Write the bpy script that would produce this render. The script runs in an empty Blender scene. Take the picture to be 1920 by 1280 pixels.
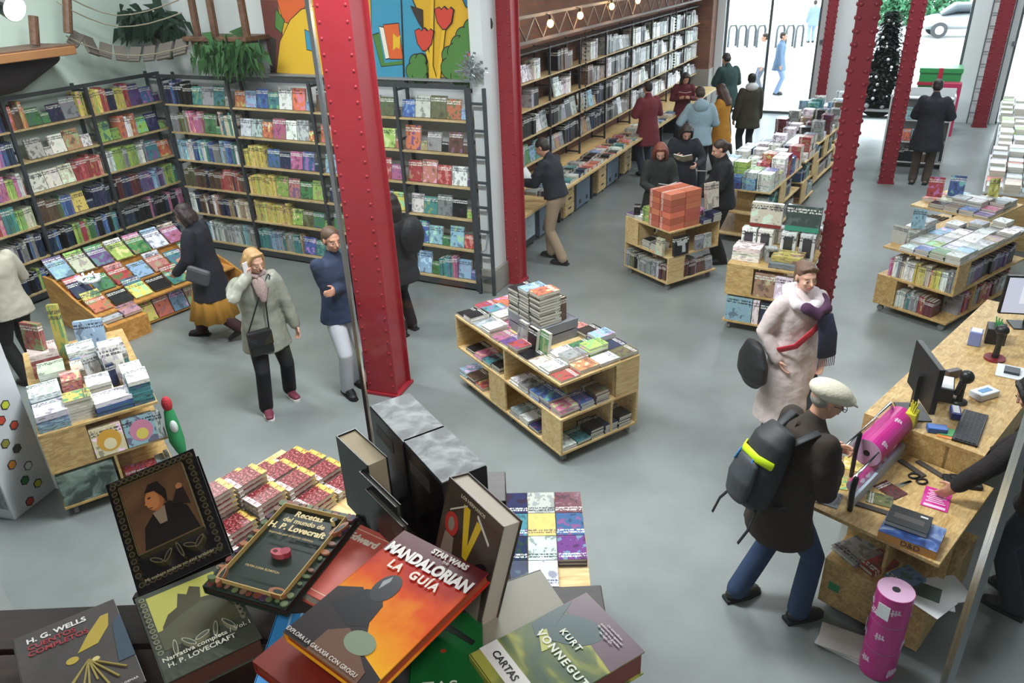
import bpy, bmesh, math, random
from mathutils import Vector, Matrix, Euler, Quaternion
PI = math.pi
scene = bpy.context.scene
COL = scene.collection
# ------------------------------------------------------------------ camera
CAM_H = 3.9
YAW, PIT, ROL, FPX = -0.47873319, 0.46715724, 0.04169092, 1423.16
fwd = Vector((math.sin(YAW) * math.cos(PIT), math.cos(YAW) * math.cos(PIT), -math.sin(PIT)))
rt0 = Vector((math.cos(YAW), -math.sin(YAW), 0))
dn0 = fwd.cross(rt0)
rt = rt0 * math.cos(ROL) + dn0 * math.sin(ROL)
dn = -rt0 * math.sin(ROL) + dn0 * math.cos(ROL)
cam = bpy.data.cameras.new('camera')
cam.sensor_width = 36.0
cam.lens = FPX / 1920 * 36
cam.clip_start = 0.05
cam.clip_end = 300
camo = bpy.data.objects.new('camera', cam)
COL.objects.link(camo)
up = -dn
camo.matrix_world = Matrix(((rt.x, up.x, -fwd.x, 0), (rt.y, up.y, -fwd.y, 0), (rt.z, up.z, -fwd.z, CAM_H), (0, 0, 0, 1)))
scene.camera = camo
# ------------------------------------------------------------------ world, lamps, exposure
w = bpy.data.worlds.new('sky')
scene.world = w
w.use_nodes = True
wn = w.node_tree
wn.nodes['Background'].inputs[0].default_value = (0.86, 0.93, 1.0, 1)
wn.nodes['Background'].inputs[1].default_value = 6.5
scene.view_settings.view_transform = 'Standard'
scene.view_settings.look = 'None'
scene.view_settings.exposure = 0.0
scene.view_settings.gamma = 1.0
scene.cycles.max_bounces = 5
scene.cycles.diffuse_bounces = 3
scene.cycles.use_adaptive_sampling = True
scene.cycles.adaptive_threshold = 0.06
scene.cycles.glossy_bounces = 2
scene.cycles.transparent_max_bounces = 8
scene.cycles.caustics_reflective = False
scene.cycles.caustics_refractive = False
scene.cycles.sample_clamp_indirect = 6


def area(name, loc, sx, sy, power, color=(1, 1, 1), rot=(0, 0, 0), spread=PI):
    l = bpy.data.lights.new(name, 'AREA')
    l.shape = 'RECTANGLE'
    l.size, l.size_y = sx, sy
    l.energy = power
    l.color = color
    l.spread = spread
    o = bpy.data.objects.new(name, l)
    o.location = loc
    o.rotation_euler = rot
    COL.objects.link(o)
    return o


area('ceiling_lamp_row', (-7.6, 5.6, 5.3), 3.5, 0.5, 185, (0.97, 1.0, 0.97))
area('ceiling_lamp_row', (-7.6, 2.6, 5.3), 3.5, 0.5, 140, (0.97, 1.0, 0.99))
area('ceiling_lamp_row', (-2.6, 4.2, 5.3), 3.5, 0.6, 430, (0.97, 0.99, 1.0))
area('ceiling_lamp_row', (-2.2, 9.5, 5.3), 3.5, 0.6, 145, (0.95, 0.98, 1.0))
area('ceiling_lamp_row', (1.5, 13.5, 5.3), 3.5, 0.6, 230, (0.95, 0.98, 1.0))
area('ceiling_lamp_row', (-0.5, 18.0, 5.3), 5.0, 0.6, 330, (0.93, 0.97, 1.0))
area('ceiling_lamp_row', (1.6, 6.5, 5.3), 2.0, 0.5, 80, (0.97, 0.98, 1.0))
area('mezzanine_fill', (0.6, -0.9, 5.3), 1.4, 1.4, 70, (1.0, 0.98, 0.95))  # unseen fill light for the near books


# ------------------------------------------------------------------ pixel helpers (a photo point on a known plane of the place)
def ray(px, py):
    return rt * ((px - 960) / FPX) + dn * ((py - 640) / FPX) + fwd


def at(px, py, z=0.0):
    d = ray(px, py)
    return Vector((0, 0, CAM_H)) + d * ((z - CAM_H) / d.z)


def at_x(px, py, x):
    d = ray(px, py)
    return Vector((0, 0, CAM_H)) + d * (x / d.x)


def at_y(px, py, y):
    d = ray(px, py)
    return Vector((0, 0, CAM_H)) + d * (y / d.y)


# ------------------------------------------------------------------ colours, materials
def lin(h):
    r = [int(h[i:i + 2], 16) / 255 for i in (0, 2, 4)]
    return tuple(((c + 0.055) / 1.055) ** 2.4 if c > 0.04045 else c / 12.92 for c in r)


PAL = dict(white='e6e8e6', cream='ddd3b4', yellow='e2cc28', orange='dd6a2c', red='b92a2e', maroon='6a2029', pink='cf5a92',
           purple='63418c', blue='2f62b0', navy='22305a', sky='7fb6d8', teal='2f8f94', green='3f8f4c', lime='9cc83c',
           olive='6d6f3a', brown='6b4a34', tan='b0905e', grey='8c9294', black='1d1d21', silver='b9bec0', salmon='dd7c6c')


def P(s):
    return lin(PAL.get(s, s))


_m = {}


def newmat(name):
    m = bpy.data.materials.new(name)
    m.use_nodes = True
    nt = m.node_tree
    return m, nt, nt.nodes['Principled BSDF']


def plain(name, col, rough=0.6, metal=0.0, bump=0.0, bscale=60, var=0.0, vscale=4.0, spec=None, coat=0.0, stretch=None):
    """a surface of one colour with procedural unevenness"""
    if name in _m:
        return _m[name]
    m, nt, b = newmat(name)
    c = P(col) if isinstance(col, str) else col
    b.inputs['Base Color'].default_value = (*c, 1)
    b.inputs['Roughness'].default_value = rough
    b.inputs['Metallic'].default_value = metal
    if spec is not None:
        b.inputs['Specular IOR Level'].default_value = spec
    if coat:
        b.inputs['Coat Weight'].default_value = coat
    tc = nt.nodes.new('ShaderNodeTexCoord')
    if var > 0:
        n = nt.nodes.new('ShaderNodeTexNoise')
        n.inputs['Scale'].default_value = vscale
        n.inputs['Detail'].default_value = 5
        nt.links.new(tc.outputs['Object'], n.inputs['Vector'])
        mx = nt.nodes.new('ShaderNodeMix')
        mx.data_type = 'RGBA'
        mx.inputs['A'].default_value = (*[max(0, x * (1 - var)) for x in c], 1)
        mx.inputs['B'].default_value = (*[min(1, x * (1 + var)) for x in c], 1)
        nt.links.new(n.outputs['Fac'], mx.inputs['Factor'])
        nt.links.new(mx.outputs['Result'], b.inputs['Base Color'])
    if bump > 0:
        n = nt.nodes.new('ShaderNodeTexNoise')
        n.inputs['Scale'].default_value = bscale
        n.inputs['Detail'].default_value = 3
        if stretch:
            mp = nt.nodes.new('ShaderNodeMapping')
            mp.inputs['Scale'].default_value = stretch
            nt.links.new(tc.outputs['Object'], mp.inputs['Vector'])
            nt.links.new(mp.outputs['Vector'], n.inputs['Vector'])
        else:
            nt.links.new(tc.outputs['Object'], n.inputs['Vector'])
        bp = nt.nodes.new('ShaderNodeBump')
        bp.inputs['Strength'].default_value = bump
        bp.inputs['Distance'].default_value = 0.01
        nt.links.new(n.outputs['Fac'], bp.inputs['Height'])
        nt.links.new(bp.outputs['Normal'], b.inputs['Normal'])
    _m[name] = m
    return m


def emis(name, col, strength):
    if name in _m:
        return _m[name]
    m, nt, b = newmat(name)
    b.inputs['Base Color'].default_value = (*P(col), 1)
    b.inputs['Emission Color'].default_value = (*P(col), 1)
    b.inputs['Emission Strength'].default_value = strength
    _m[name] = m
    return m


def ramp(nt, src, stops, interp='LINEAR'):
    r = nt.nodes.new('ShaderNodeValToRGB')
    r.color_ramp.interpolation = interp
    e = r.color_ramp.elements
    while len(e) < len(stops):
        e.new(0.5)
    for i, (p, c) in enumerate(stops):
        e[i].position = p
        e[i].color = (*(P(c) if isinstance(c, str) else c), 1)
    nt.links.new(src, r.inputs['Fac'])
    return r.outputs['Color']


def math_(nt, op, a, b=None, c=None):
    n = nt.nodes.new('ShaderNodeMath')
    n.operation = op
    for i, v in enumerate((a, b, c)):
        if v is None:
            continue
        if isinstance(v, (int, float)):
            n.inputs[i].default_value = v
        else:
            nt.links.new(v, n.inputs[i])
    return n.outputs[0]


def mixc(nt, f, a, b):
    n = nt.nodes.new('ShaderNodeMix')
    n.data_type = 'RGBA'
    for k, v in (('Factor', f), ('A', a), ('B', b)):
        if isinstance(v, (int, float)):
            n.inputs[k].default_value = v
        elif isinstance(v, (tuple, str)):
            n.inputs[k].default_value = (*(P(v) if isinstance(v, str) else v), 1)
        else:
            nt.links.new(v, n.inputs[k])
    return n.outputs['Result']


def cover_material(name, rough=0.35, art=1.0, gen=True):
    """printed covers: the object's own colour, a second ink in blobs, bands of small marks where a title stands"""
    m, nt, b = newmat(name)
    oi = nt.nodes.new('ShaderNodeObjectInfo')
    tc = nt.nodes.new('ShaderNodeTexCoord')
    sep = nt.nodes.new('ShaderNodeSeparateXYZ')
    nt.links.new(tc.outputs['Generated'], sep.inputs[0])
    rnd = oi.outputs['Random']
    n = nt.nodes.new('ShaderNodeTexNoise')
    n.noise_dimensions = '4D'
    n.inputs['Scale'].default_value = 3.2
    n.inputs['Detail'].default_value = 3
    nt.links.new(tc.outputs['Generated'], n.inputs['Vector'])
    nt.links.new(math_(nt, 'MULTIPLY', rnd, 91.7), n.inputs['W'])
    hs = nt.nodes.new('ShaderNodeHueSaturation')
    nt.links.new(oi.outputs['Color'], hs.inputs['Color'])
    nt.links.new(math_(nt, 'ADD', math_(nt, 'MULTIPLY', math_(nt, 'FRACT', math_(nt, 'MULTIPLY', rnd, 13.3)), 0.5), 0.25), hs.inputs['Hue'])
    hs.inputs['Saturation'].default_value = 0.75
    nt.links.new(math_(nt, 'ADD', math_(nt, 'MULTIPLY', math_(nt, 'FRACT', math_(nt, 'MULTIPLY', rnd, 7.7)), 1.3), 0.35), hs.inputs['Value'])
    blob = math_(nt, 'MULTIPLY', math_(nt, 'GREATER_THAN', n.outputs['Fac'], 0.56), art)
    c1 = mixc(nt, blob, oi.outputs['Color'], hs.outputs['Color'])
    dark = math_(nt, 'MULTIPLY', math_(nt, 'LESS_THAN', n.outputs['Fac'], 0.40), 0.55 * art)
    c2 = mixc(nt, dark, c1, (0.03, 0.03, 0.04))
    # title marks
    wn_ = nt.nodes.new('ShaderNodeTexNoise')
    wn_.noise_dimensions = '4D'
    wn_.inputs['Scale'].default_value = 1.0
    wn_.inputs['Detail'].default_value = 1
    mp = nt.nodes.new('ShaderNodeMapping')
    mp.inputs['Scale'].default_value = (26, 12, 14)
    nt.links.new(tc.outputs['Generated'], mp.inputs['Vector'])
    nt.links.new(mp.outputs['Vector'], wn_.inputs['Vector'])
    nt.links.new(math_(nt, 'MULTIPLY', rnd, 55.1), wn_.inputs['W'])
    y = sep.outputs['Y']
    band = math_(nt, 'MULTIPLY', math_(nt, 'GREATER_THAN', y, 0.70), math_(nt, 'LESS_THAN', y, 0.90))
    lines = math_(nt, 'GREATER_THAN', math_(nt, 'FRACT', math_(nt, 'MULTIPLY', y, 10.0)), 0.35)
    marks = math_(nt, 'MULTIPLY', math_(nt, 'MULTIPLY', band, lines), math_(nt, 'GREATER_THAN', wn_.outputs['Fac'], 0.47))
    bw = nt.nodes.new('ShaderNodeRGBToBW')
    nt.links.new(oi.outputs['Color'], bw.inputs[0])
    ink = mixc(nt, math_(nt, 'GREATER_THAN', bw.outputs[0], 0.3), (0.8, 0.8, 0.76), (0.03, 0.03, 0.05))
    c3 = mixc(nt, math_(nt, 'MULTIPLY', marks, 0.9), c2, ink)
    nt.links.new(c3, b.inputs['Base Color'])
    b.inputs['Roughness'].default_value = rough
    return m


def pages_material():
    m, nt, b = newmat('page_edges')
    tc = nt.nodes.new('ShaderNodeTexCoord')
    sep = nt.nodes.new('ShaderNodeSeparateXYZ')
    nt.links.new(tc.outputs['Generated'], sep.inputs[0])
    l = math_(nt, 'FRACT', math_(nt, 'MULTIPLY', sep.outputs['Z'], 9.0))
    nt.links.new(mixc(nt, l, lin('d9d6cb'), lin('bdb8aa')), b.inputs['Base Color'])
    b.inputs['Roughness'].default_value = 0.85
    return m


def wood_material(name, a, b_, c, scale=3.0, rough=0.5, chips=0.0, along='X'):
    m, nt, b = newmat(name)
    tc = nt.nodes.new('ShaderNodeTexCoord')
    mp = nt.nodes.new('ShaderNodeMapping')
    mp.inputs['Scale'].default_value = (1.2, 7, 7) if along == 'X' else ((7, 1.2, 7) if along == 'Y' else (7, 7, 1.2))
    nt.links.new(tc.outputs['Object'], mp.inputs['Vector'])
    n = nt.nodes.new('ShaderNodeTexNoise')
    n.inputs['Scale'].default_value = scale
    n.inputs['Detail'].default_value = 6
    n.inputs['Distortion'].default_value = 1.5
    nt.links.new(mp.outputs['Vector'], n.inputs['Vector'])
    col = ramp(nt, n.outputs['Fac'], [(0.3, b_), (0.55, a), (0.75, c)])
    v = nt.nodes.new('ShaderNodeTexVoronoi')
    v.inputs['Scale'].default_value = 5.0 if not chips else 24.0
    nt.links.new(tc.outputs['Object'], v.inputs['Vector'])
    if chips:
        col = mixc(nt, math_(nt, 'MULTIPLY', v.outputs['Color'], chips), col, lin('7d5a30'))
    else:
        knot = math_(nt, 'LESS_THAN', v.outputs['Distance'], 0.07)
        col = mixc(nt, math_(nt, 'MULTIPLY', knot, 0.6), col, lin('8a5f35'))
    nt.links.new(col, b.inputs['Base Color'])
    b.inputs['Roughness'].default_value = rough
    return m


M_COVER = cover_material('printed_cover')
M_GLOSS = cover_material('glossy_cover', 0.12)
M_PLAINCOV = cover_material('spare_cover', 0.45, art=0.25)
M_ONEINK = cover_material('one_ink_box', 0.3, art=0.0)
M_PAGE = pages_material()
M_PINE = wood_material('pine_board', 'd8bc86', 'c09a62', 'e3cd9e')
M_OSB = wood_material('flake_board', 'd6b478', 'b8904f', 'e4cc98', 6, 0.5, 0.45)
M_EDGE = plain('pale_board_edge', 'd9d2bd', 0.6, var=0.1)
M_SHELFWOOD = wood_material('shelf_board', 'c9b184', 'a88d60', 'd6c49c')
M_STEEL = plain('dark_grey_steel', '43474c', 0.5, 0.3, var=0.1)
M_DWOOD = wood_material('dark_stained_wood', '2b1b15', '1a100d', '3b261c')
M_OWOOD = wood_material('old_wood', '6b4c3a', '4b3227', '83614a')
M_BLACK = plain('black_plastic', '16171a', 0.4)
M_RUBBER = plain('grey_rubber', '77797a', 0.5)
M_CHROME = plain('chrome', 'c8ccd0', 0.2, 1.0)
M_PAPER = plain('white_paper', 'e4e6e8', 0.8)
M_REDPAINT = plain('red_column_paint', '962630', 0.38, 0.0, bump=0.35, bscale=9, var=0.2, vscale=2.2)
M_CRIMSON = plain('dark_red_column_paint', '7a1a28', 0.45, 0.0, bump=0.3, bscale=9, var=0.15)


# ------------------------------------------------------------------ mesh helpers
class MB:
    def __init__(self):
        self.bm = bmesh.new()
        self.mi = 0

    def box(self, x0, x1, y0, y1, z0, z1, bevel=0.0, mi=None, M=None):
        x0, x1 = min(x0, x1), max(x0, x1)
        y0, y1 = min(y0, y1), max(y0, y1)
        z0, z1 = min(z0, z1), max(z0, z1)
        r = bmesh.ops.create_cube(self.bm, size=1.0)
        vs = r['verts']
        for v in vs:
            v.co = Vector(((x0 + x1) / 2 + v.co.x * (x1 - x0), (y0 + y1) / 2 + v.co.y * (y1 - y0), (z0 + z1) / 2 + v.co.z * (z1 - z0)))
        fs = set()
        for v in vs:
            fs.update(v.link_faces)
        for f in fs:
            f.material_index = self.mi if mi is None else mi
        if bevel > 0:
            es = set()
            for v in vs:
                es.update(v.link_edges)
            rb = bmesh.ops.bevel(self.bm, geom=list(es), offset=bevel, segments=2, affect='EDGES', profile=0.5)
            vs = list({v for f in rb['faces'] for v in f.verts} | {v for v in vs if v.is_valid})
        if M is not None:
            for v in vs:
                v.co = M @ v.co
        return self

    def cyl(self, p0, p1, r0, r1=None, seg=16, mi=None):
        p0, p1 = Vector(p0), Vector(p1)
        r1 = r0 if r1 is None else r1
        d = p1 - p0
        q = d.to_track_quat('Z', 'Y').to_matrix().to_4x4()
        r = bmesh.ops.create_cone(self.bm, cap_ends=True, segments=seg, radius1=r0, radius2=r1, depth=d.length, matrix=Matrix.Translation((p0 + p1) / 2) @ q)
        for v in r['verts']:
            for f in v.link_faces:
                f.material_index = self.mi if mi is None else mi
        return self

    def ball(self, c, r, seg=14, rot=None, mi=None):
        if isinstance(r, (int, float)):
            r = (r, r, r)
        Mx = Matrix.Translation(Vector(c))
        if rot is not None:
            Mx = Mx @ rot.to_4x4()
        Mx = Mx @ Matrix.Diagonal((*r, 1))
        o = bmesh.ops.create_uvsphere(self.bm, u_segments=seg, v_segments=max(6, seg * 2 // 3), radius=1.0, matrix=Mx)
        for v in o['verts']:
            for f in v.link_faces:
                f.material_index = self.mi if mi is None else mi
        return self

    def loft(self, pts, rads, side=(1, 0, 0), seg=14, wave=None, round_ends=True):
        """a tube through PTS with elliptical sections RADS = (half width along side, half depth)"""
        pts = [Vector(p) for p in pts]
        rads = [(r, r) if isinstance(r, (int, float)) else r for r in rads]
        if round_ends == 'start':
            t0 = (pts[1] - pts[0]).normalized()
            e0 = min(rads[0])
            pts = [pts[0] - t0 * e0 * 0.9, pts[0] - t0 * e0 * 0.6] + pts
            rads = [(rads[0][0] * 0.4, rads[0][1] * 0.4), (rads[0][0] * 0.8, rads[0][1] * 0.8)] + rads
        elif round_ends:
            t0 = (pts[1] - pts[0]).normalized()
            t1 = (pts[-1] - pts[-2]).normalized()
            e0, e1 = min(rads[0]), min(rads[-1])
            pts = [pts[0] - t0 * e0 * 0.9, pts[0] - t0 * e0 * 0.6] + pts + [pts[-1] + t1 * e1 * 0.6, pts[-1] + t1 * e1 * 0.9]
            rads = [(rads[0][0] * 0.4, rads[0][1] * 0.4), (rads[0][0] * 0.8, rads[0][1] * 0.8)] + rads + [(rads[-1][0] * 0.8, rads[-1][1] * 0.8), (rads[-1][0] * 0.4, rads[-1][1] * 0.4)]
        rings = []
        n = len(pts)
        for i, (p, (a, b)) in enumerate(zip(pts, rads)):
            t = (pts[min(i + 1, n - 1)] - pts[max(i - 1, 0)]).normalized()
            s = Vector(side)
            s = s - t * s.dot(t)
            if s.length < 1e-3:
                s = Vector((0, 1, 0)) - t * t.y
            s.normalize()
            u = t.cross(s)
            ring = []
            for k in range(seg):
                an = 2 * PI * k / seg
                f = 1.0 if wave is None else 1 + wave(i / (n - 1), an)
                ring.append(self.bm.verts.new(p + s * (a * f * math.cos(an)) + u * (b * f * math.sin(an))))
            rings.append(ring)
        for i in range(n - 1):
            for k in range(seg):
                f = self.bm.faces.new((rings[i][k], rings[i][(k + 1) % seg], rings[i + 1][(k + 1) % seg], rings[i + 1][k]))
                f.material_index = self.mi
                f.smooth = True
        for rg in (rings[0][::-1], rings[-1]):
            f = self.bm.faces.new(rg)
            f.material_index = self.mi
        return self

    def poly(self, pts, z0, z1, mi=None):
        """a flat outline in xy given real thickness"""
        lo = [self.bm.verts.new((x, y, z0)) for x, y in pts]
        hi = [self.bm.verts.new((x, y, z1)) for x, y in pts]
        fs = [self.bm.faces.new(lo[::-1]), self.bm.faces.new(hi)]
        n = len(pts)
        for i in range(n):
            fs.append(self.bm.faces.new((lo[i], lo[(i + 1) % n], hi[(i + 1) % n], hi[i])))
        for f in fs:
            f.material_index = self.mi if mi is None else mi
        return self

    def xf(self, M):
        bmesh.ops.transform(self.bm, matrix=M, verts=self.bm.verts)
        return self

    def mesh(self, name, mats, smooth=False):
        bmesh.ops.recalc_face_normals(self.bm, faces=self.bm.faces)
        me = bpy.data.meshes.new(name)
        self.bm.to_mesh(me)
        self.bm.free()
        for m in (mats if isinstance(mats, (list, tuple)) else [mats]):
            me.materials.append(m)
        if smooth:
            for p in me.polygons:
                p.use_smooth = True
        return me

    def build(self, name, mats, parent=None, M=None, smooth=False):
        o = bpy.data.objects.new(name, self.mesh(name, mats, smooth))
        COL.objects.link(o)
        if parent:
            o.parent = parent
        if M is not None:
            o.matrix_local = M
        return o


def tag(o, label=None, cat=None, group=None, kind=None):
    if label:
        o['label'] = label
    if cat:
        o['category'] = cat
    if group:
        o['group'] = group
    if kind:
        o['kind'] = kind
    return o


def empty(name, loc=(0, 0, 0), rz=0.0, M=None, label=None, cat=None, group=None):
    o = bpy.data.objects.new(name, None)
    o.empty_display_size = 0.1
    COL.objects.link(o)
    if M is not None:
        o.matrix_world = M
    else:
        o.location = loc
        o.rotation_euler = (0, 0, rz)
    return tag(o, label, cat, group)


def axes(o, x, y, z):
    """matrix with origin o and the three columns x, y, z"""
    return Matrix(((x[0], y[0], z[0], o[0]), (x[1], y[1], z[1], o[1]), (x[2], y[2], z[2], o[2]), (0, 0, 0, 1)))


def RZ(loc, a):
    return Matrix.Translation(Vector(loc)) @ Matrix.Rotation(a, 4, 'Z')


ORD = ['', 'first', 'second', 'third', 'fourth', 'fifth', 'sixth', 'seventh', 'eighth', 'ninth', 'tenth', 'eleventh', 'twelfth', 'thirteenth', 'fourteenth',
       'fifteenth', 'sixteenth', 'seventeenth', 'eighteenth', 'nineteenth', 'twentieth']
for _t, _w in ((2, 'twenty'), (3, 'thirty'), (4, 'forty'), (5, 'fifty')):
    for _i in range(1, 10):
        ORD.append(_w + '-' + ORD[_i])
    ORD.append({2: 'thirtieth', 3: 'fortieth', 4: 'fiftieth', 5: 'sixtieth'}[_t])


# ------------------------------------------------------------------ the room
def struct(name, mb, m):
    return tag(mb.build(name, m), kind='structure')


def floor_mat():
    m, nt, b = newmat('polished_concrete')
    tc = nt.nodes.new('ShaderNodeTexCoord')
    n = nt.nodes.new('ShaderNodeTexNoise')
    n.inputs['Scale'].default_value = 0.55
    n.inputs['Detail'].default_value = 7
    n.inputs['Roughness'].default_value = 0.6
    nt.links.new(tc.outputs['Object'], n.inputs['Vector'])
    nt.links.new(ramp(nt, n.outputs['Fac'], [(0.3, '6a706e'), (0.5, '7d8382'), (0.72, '8c9292')]), b.inputs['Base Color'])
    n2 = nt.nodes.new('ShaderNodeTexNoise')
    n2.inputs['Scale'].default_value = 2.5
    n2.inputs['Detail'].default_value = 4
    nt.links.new(tc.outputs['Object'], n2.inputs['Vector'])
    r = nt.nodes.new('ShaderNodeMapRange')
    r.inputs['To Min'].default_value = 0.24
    r.inputs['To Max'].default_value = 0.42
    nt.links.new(n2.outputs['Fac'], r.inputs['Value'])
    nt.links.new(r.outputs[0], b.inputs['Roughness'])
    return m


def brick_mat():
    m, nt, b = newmat('old_brick')
    tc = nt.nodes.new('ShaderNodeTexCoord')
    mp = nt.nodes.new('ShaderNodeMapping')
    mp.inputs['Rotation'].default_value = (0, PI / 2, PI / 2)
    sp = nt.nodes.new('ShaderNodeSeparateXYZ')
    cb = nt.nodes.new('ShaderNodeCombineXYZ')
    nt.links.new(tc.outputs['Object'], sp.inputs[0])
    nt.links.new(math_(nt, 'ADD', sp.outputs['X'], sp.outputs['Y']), cb.inputs['X'])
    nt.links.new(sp.outputs['Z'], cb.inputs['Y'])
    br = nt.nodes.new('ShaderNodeTexBrick')
    br.inputs['Scale'].default_value = 1.0
    br.inputs['Brick Width'].default_value = 0.26
    br.inputs['Row Height'].default_value = 0.075
    br.inputs['Mortar Size'].default_value = 0.008
    br.inputs['Color1'].default_value = (*lin('96593f'), 1)
    br.inputs['Color2'].default_value = (*lin('6d3f30'), 1)
    br.inputs['Mortar'].default_value = (*lin('6e5f55'), 1)
    nt.links.new(cb.outputs[0], br.inputs['Vector'])
    n = nt.nodes.new('ShaderNodeTexNoise')
    n.inputs['Scale'].default_value = 3
    n.inputs['Detail'].default_value = 6
    nt.links.new(tc.outputs['Object'], n.inputs['Vector'])
    nt.links.new(mixc(nt, n.outputs['Fac'], br.outputs['Color'], lin('5d4438')), b.inputs['Base Color'])
    bp = nt.nodes.new('ShaderNodeBump')
    bp.inputs['Strength'].default_value = 0.5
    bp.inputs['Distance'].default_value = 0.02
    nt.links.new(br.outputs['Fac'], bp.inputs['Height'])
    bp.invert = True
    nt.links.new(bp.outputs['Normal'], b.inputs['Normal'])
    b.inputs['Roughness'].default_value = 0.85
    return m


def thinglass(name, tint=(0.96, 0.98, 0.98), refl=0.9, rough=0.02):
    m, nt, b = newmat(name)
    nt.nodes.remove(b)
    out = nt.nodes['Material Output']
    tr = nt.nodes.new('ShaderNodeBsdfTransparent')
    tr.inputs[0].default_value = (*tint, 1)
    gl = nt.nodes.new('ShaderNodeBsdfGlossy')
    gl.inputs['Roughness'].default_value = rough
    gl.inputs[0].default_value = (refl, refl, refl, 1)
    fr = nt.nodes.new('ShaderNodeLayerWeight')
    fr.inputs['Blend'].default_value = 0.5
    fr_ = math_(nt, 'ADD', math_(nt, 'MULTIPLY', math_(nt, 'POWER', fr.outputs['Facing'], 5.0), 0.5), 0.025)
    mx = nt.nodes.new('ShaderNodeMixShader')
    nt.links.new(fr_, mx.inputs[0])
    nt.links.new(tr.outputs[0], mx.inputs[1])
    nt.links.new(gl.outputs[0], mx.inputs[2])
    nt.links.new(mx.outputs[0], out.inputs[0])
    return m


M_GLASS = thinglass('clear_glass')
M_FLOOR = floor_mat()
M_BRICK = brick_mat()
M_MINT = plain('mint_plaster', 'c2d3ca', 0.85, var=0.08, vscale=0.7)
M_WALLW = plain('white_plaster', 'd3d7d8', 0.85, var=0.04, vscale=1)
M_CONC = plain('rough_concrete', '8e8b84', 0.85, bump=0.3, bscale=14, var=0.2)
FY = 21.3
struct('floor', MB().box(-10.6, 7.2, -5, FY + 0.3, -0.2, 0), M_FLOOR)
struct('ceiling', MB().box(-10.6, 7.2, -5, FY + 0.3, 5.6, 5.8), plain('grey_ceiling', '9b9d9c', 0.9))
struct('wall_left', MB().box(-10.6, -10.32, -5, 8.6, 0, 5.6), M_MINT)
struct('wall_back', MB().box(-10.32, -4.5, 8.32, 8.6, 0, 5.6), M_WALLW)
struct('wall_right', MB().box(7, 7.2, -5, FY + 0.3, 0, 5.6), M_WALLW)
struct('wall_rear', MB().box(-10.6, 7.2, -5.2, -5, 0, 5.6), M_WALLW)
struct('wall_brick', MB().box(-5.6, -5.32, 8.6, FY + 0.3, 0, 5.6), M_BRICK)
struct('mezzanine_floor', MB().box(-3.5, 3.5, -2.6, 0, 2.1, 2.28).xf(RZ((-0.46 * 0.7, 0.887 * 0.7, 0), 0.4787)), M_CONC)
# the end of the back wall: white face on a rough concrete foot
struct('wall_end_pier', MB().box(-4.56, -4.40, 8.05, 8.6, 0.32, 5.6), M_WALLW)
struct('wall_pier_foot', MB().box(-4.58, -4.37, 8.02, 8.62, 0, 0.32, 0.01), M_CONC)
# brick pilaster by the door, bare concrete below
struct('wall_pilaster', MB().box(-5.32, -4.72, 20.75, FY + 0.3, 1.15, 5.6), M_BRICK)
struct('wall_pilaster_foot', MB().box(-5.32, -4.70, 20.73, FY + 0.3, 0, 1.15), M_CONC)
# street facade: openings for the door and two windows
DX0, DX1, W0, W1, V0, V1 = -4.52, -2.2, -1.15, 1.02, 1.95, 4.9
m = MB()
for a, b_ in ((-4.72, DX0), (DX1, W0), (W1, V0), (V1, 7.0)):
    m.box(a, b_, FY, FY + 0.3, 0, 5.6)
m.box(DX0, DX1, FY, FY + 0.3, 3.9, 5.6).box(W0, W1, FY, FY + 0.3, 3.9, 5.6).box(V0, V1, FY, FY + 0.3, 3.9, 5.6)
struct('wall_street', m, M_WALLW)
M_FRAME = plain('grey_window_frame', '5d6265', 0.4, 0.6)
for nm, x0, x1, mid in (('door_1', DX0, DX1, (-3.4,)), ('window_1', W0, W1, ()), ('window_2', V0, V1, ())):
    m = MB()
    for x in (x0 + 0.03, x1 - 0.03) + mid:
        m.box(x - 0.03, x + 0.03, FY + 0.1, FY + 0.17, 0.0, 3.9)
    m.box(x0, x1, FY + 0.1, FY + 0.17, 0.0, 0.06).box(x0, x1, FY + 0.1, FY + 0.17, 3.82, 3.9)
    fr = struct(nm, m, M_FRAME)
    m = MB().box(x0 + 0.05, x1 - 0.05, FY + 0.13, FY + 0.14, 0.05, 3.83)
    m.build('pane', M_GLASS, fr)
# small switch plates on the white piers
for k, (px, py) in enumerate(((1540, 79), (1901, 82))):
    p = at_y(px, py, FY - 0.01)
    tag(MB().box(p.x - 0.04, p.x + 0.04, FY - 0.03, FY, p.z - 0.05, p.z + 0.05, 0.004).build('wall_switch', plain('switch_grey', '6f7476', 0.5)),
        ['small grey box on the white pier right of the glass door', 'small grey box on the white pier beside the metal ladder'][k], 'switch')
# outside
struct('street_ground', MB().box(-30, 30, FY + 0.3, 60, -0.25, -0.02), plain('street_paving', 'cfcfcb', 0.9, var=0.06, vscale=2))


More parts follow.
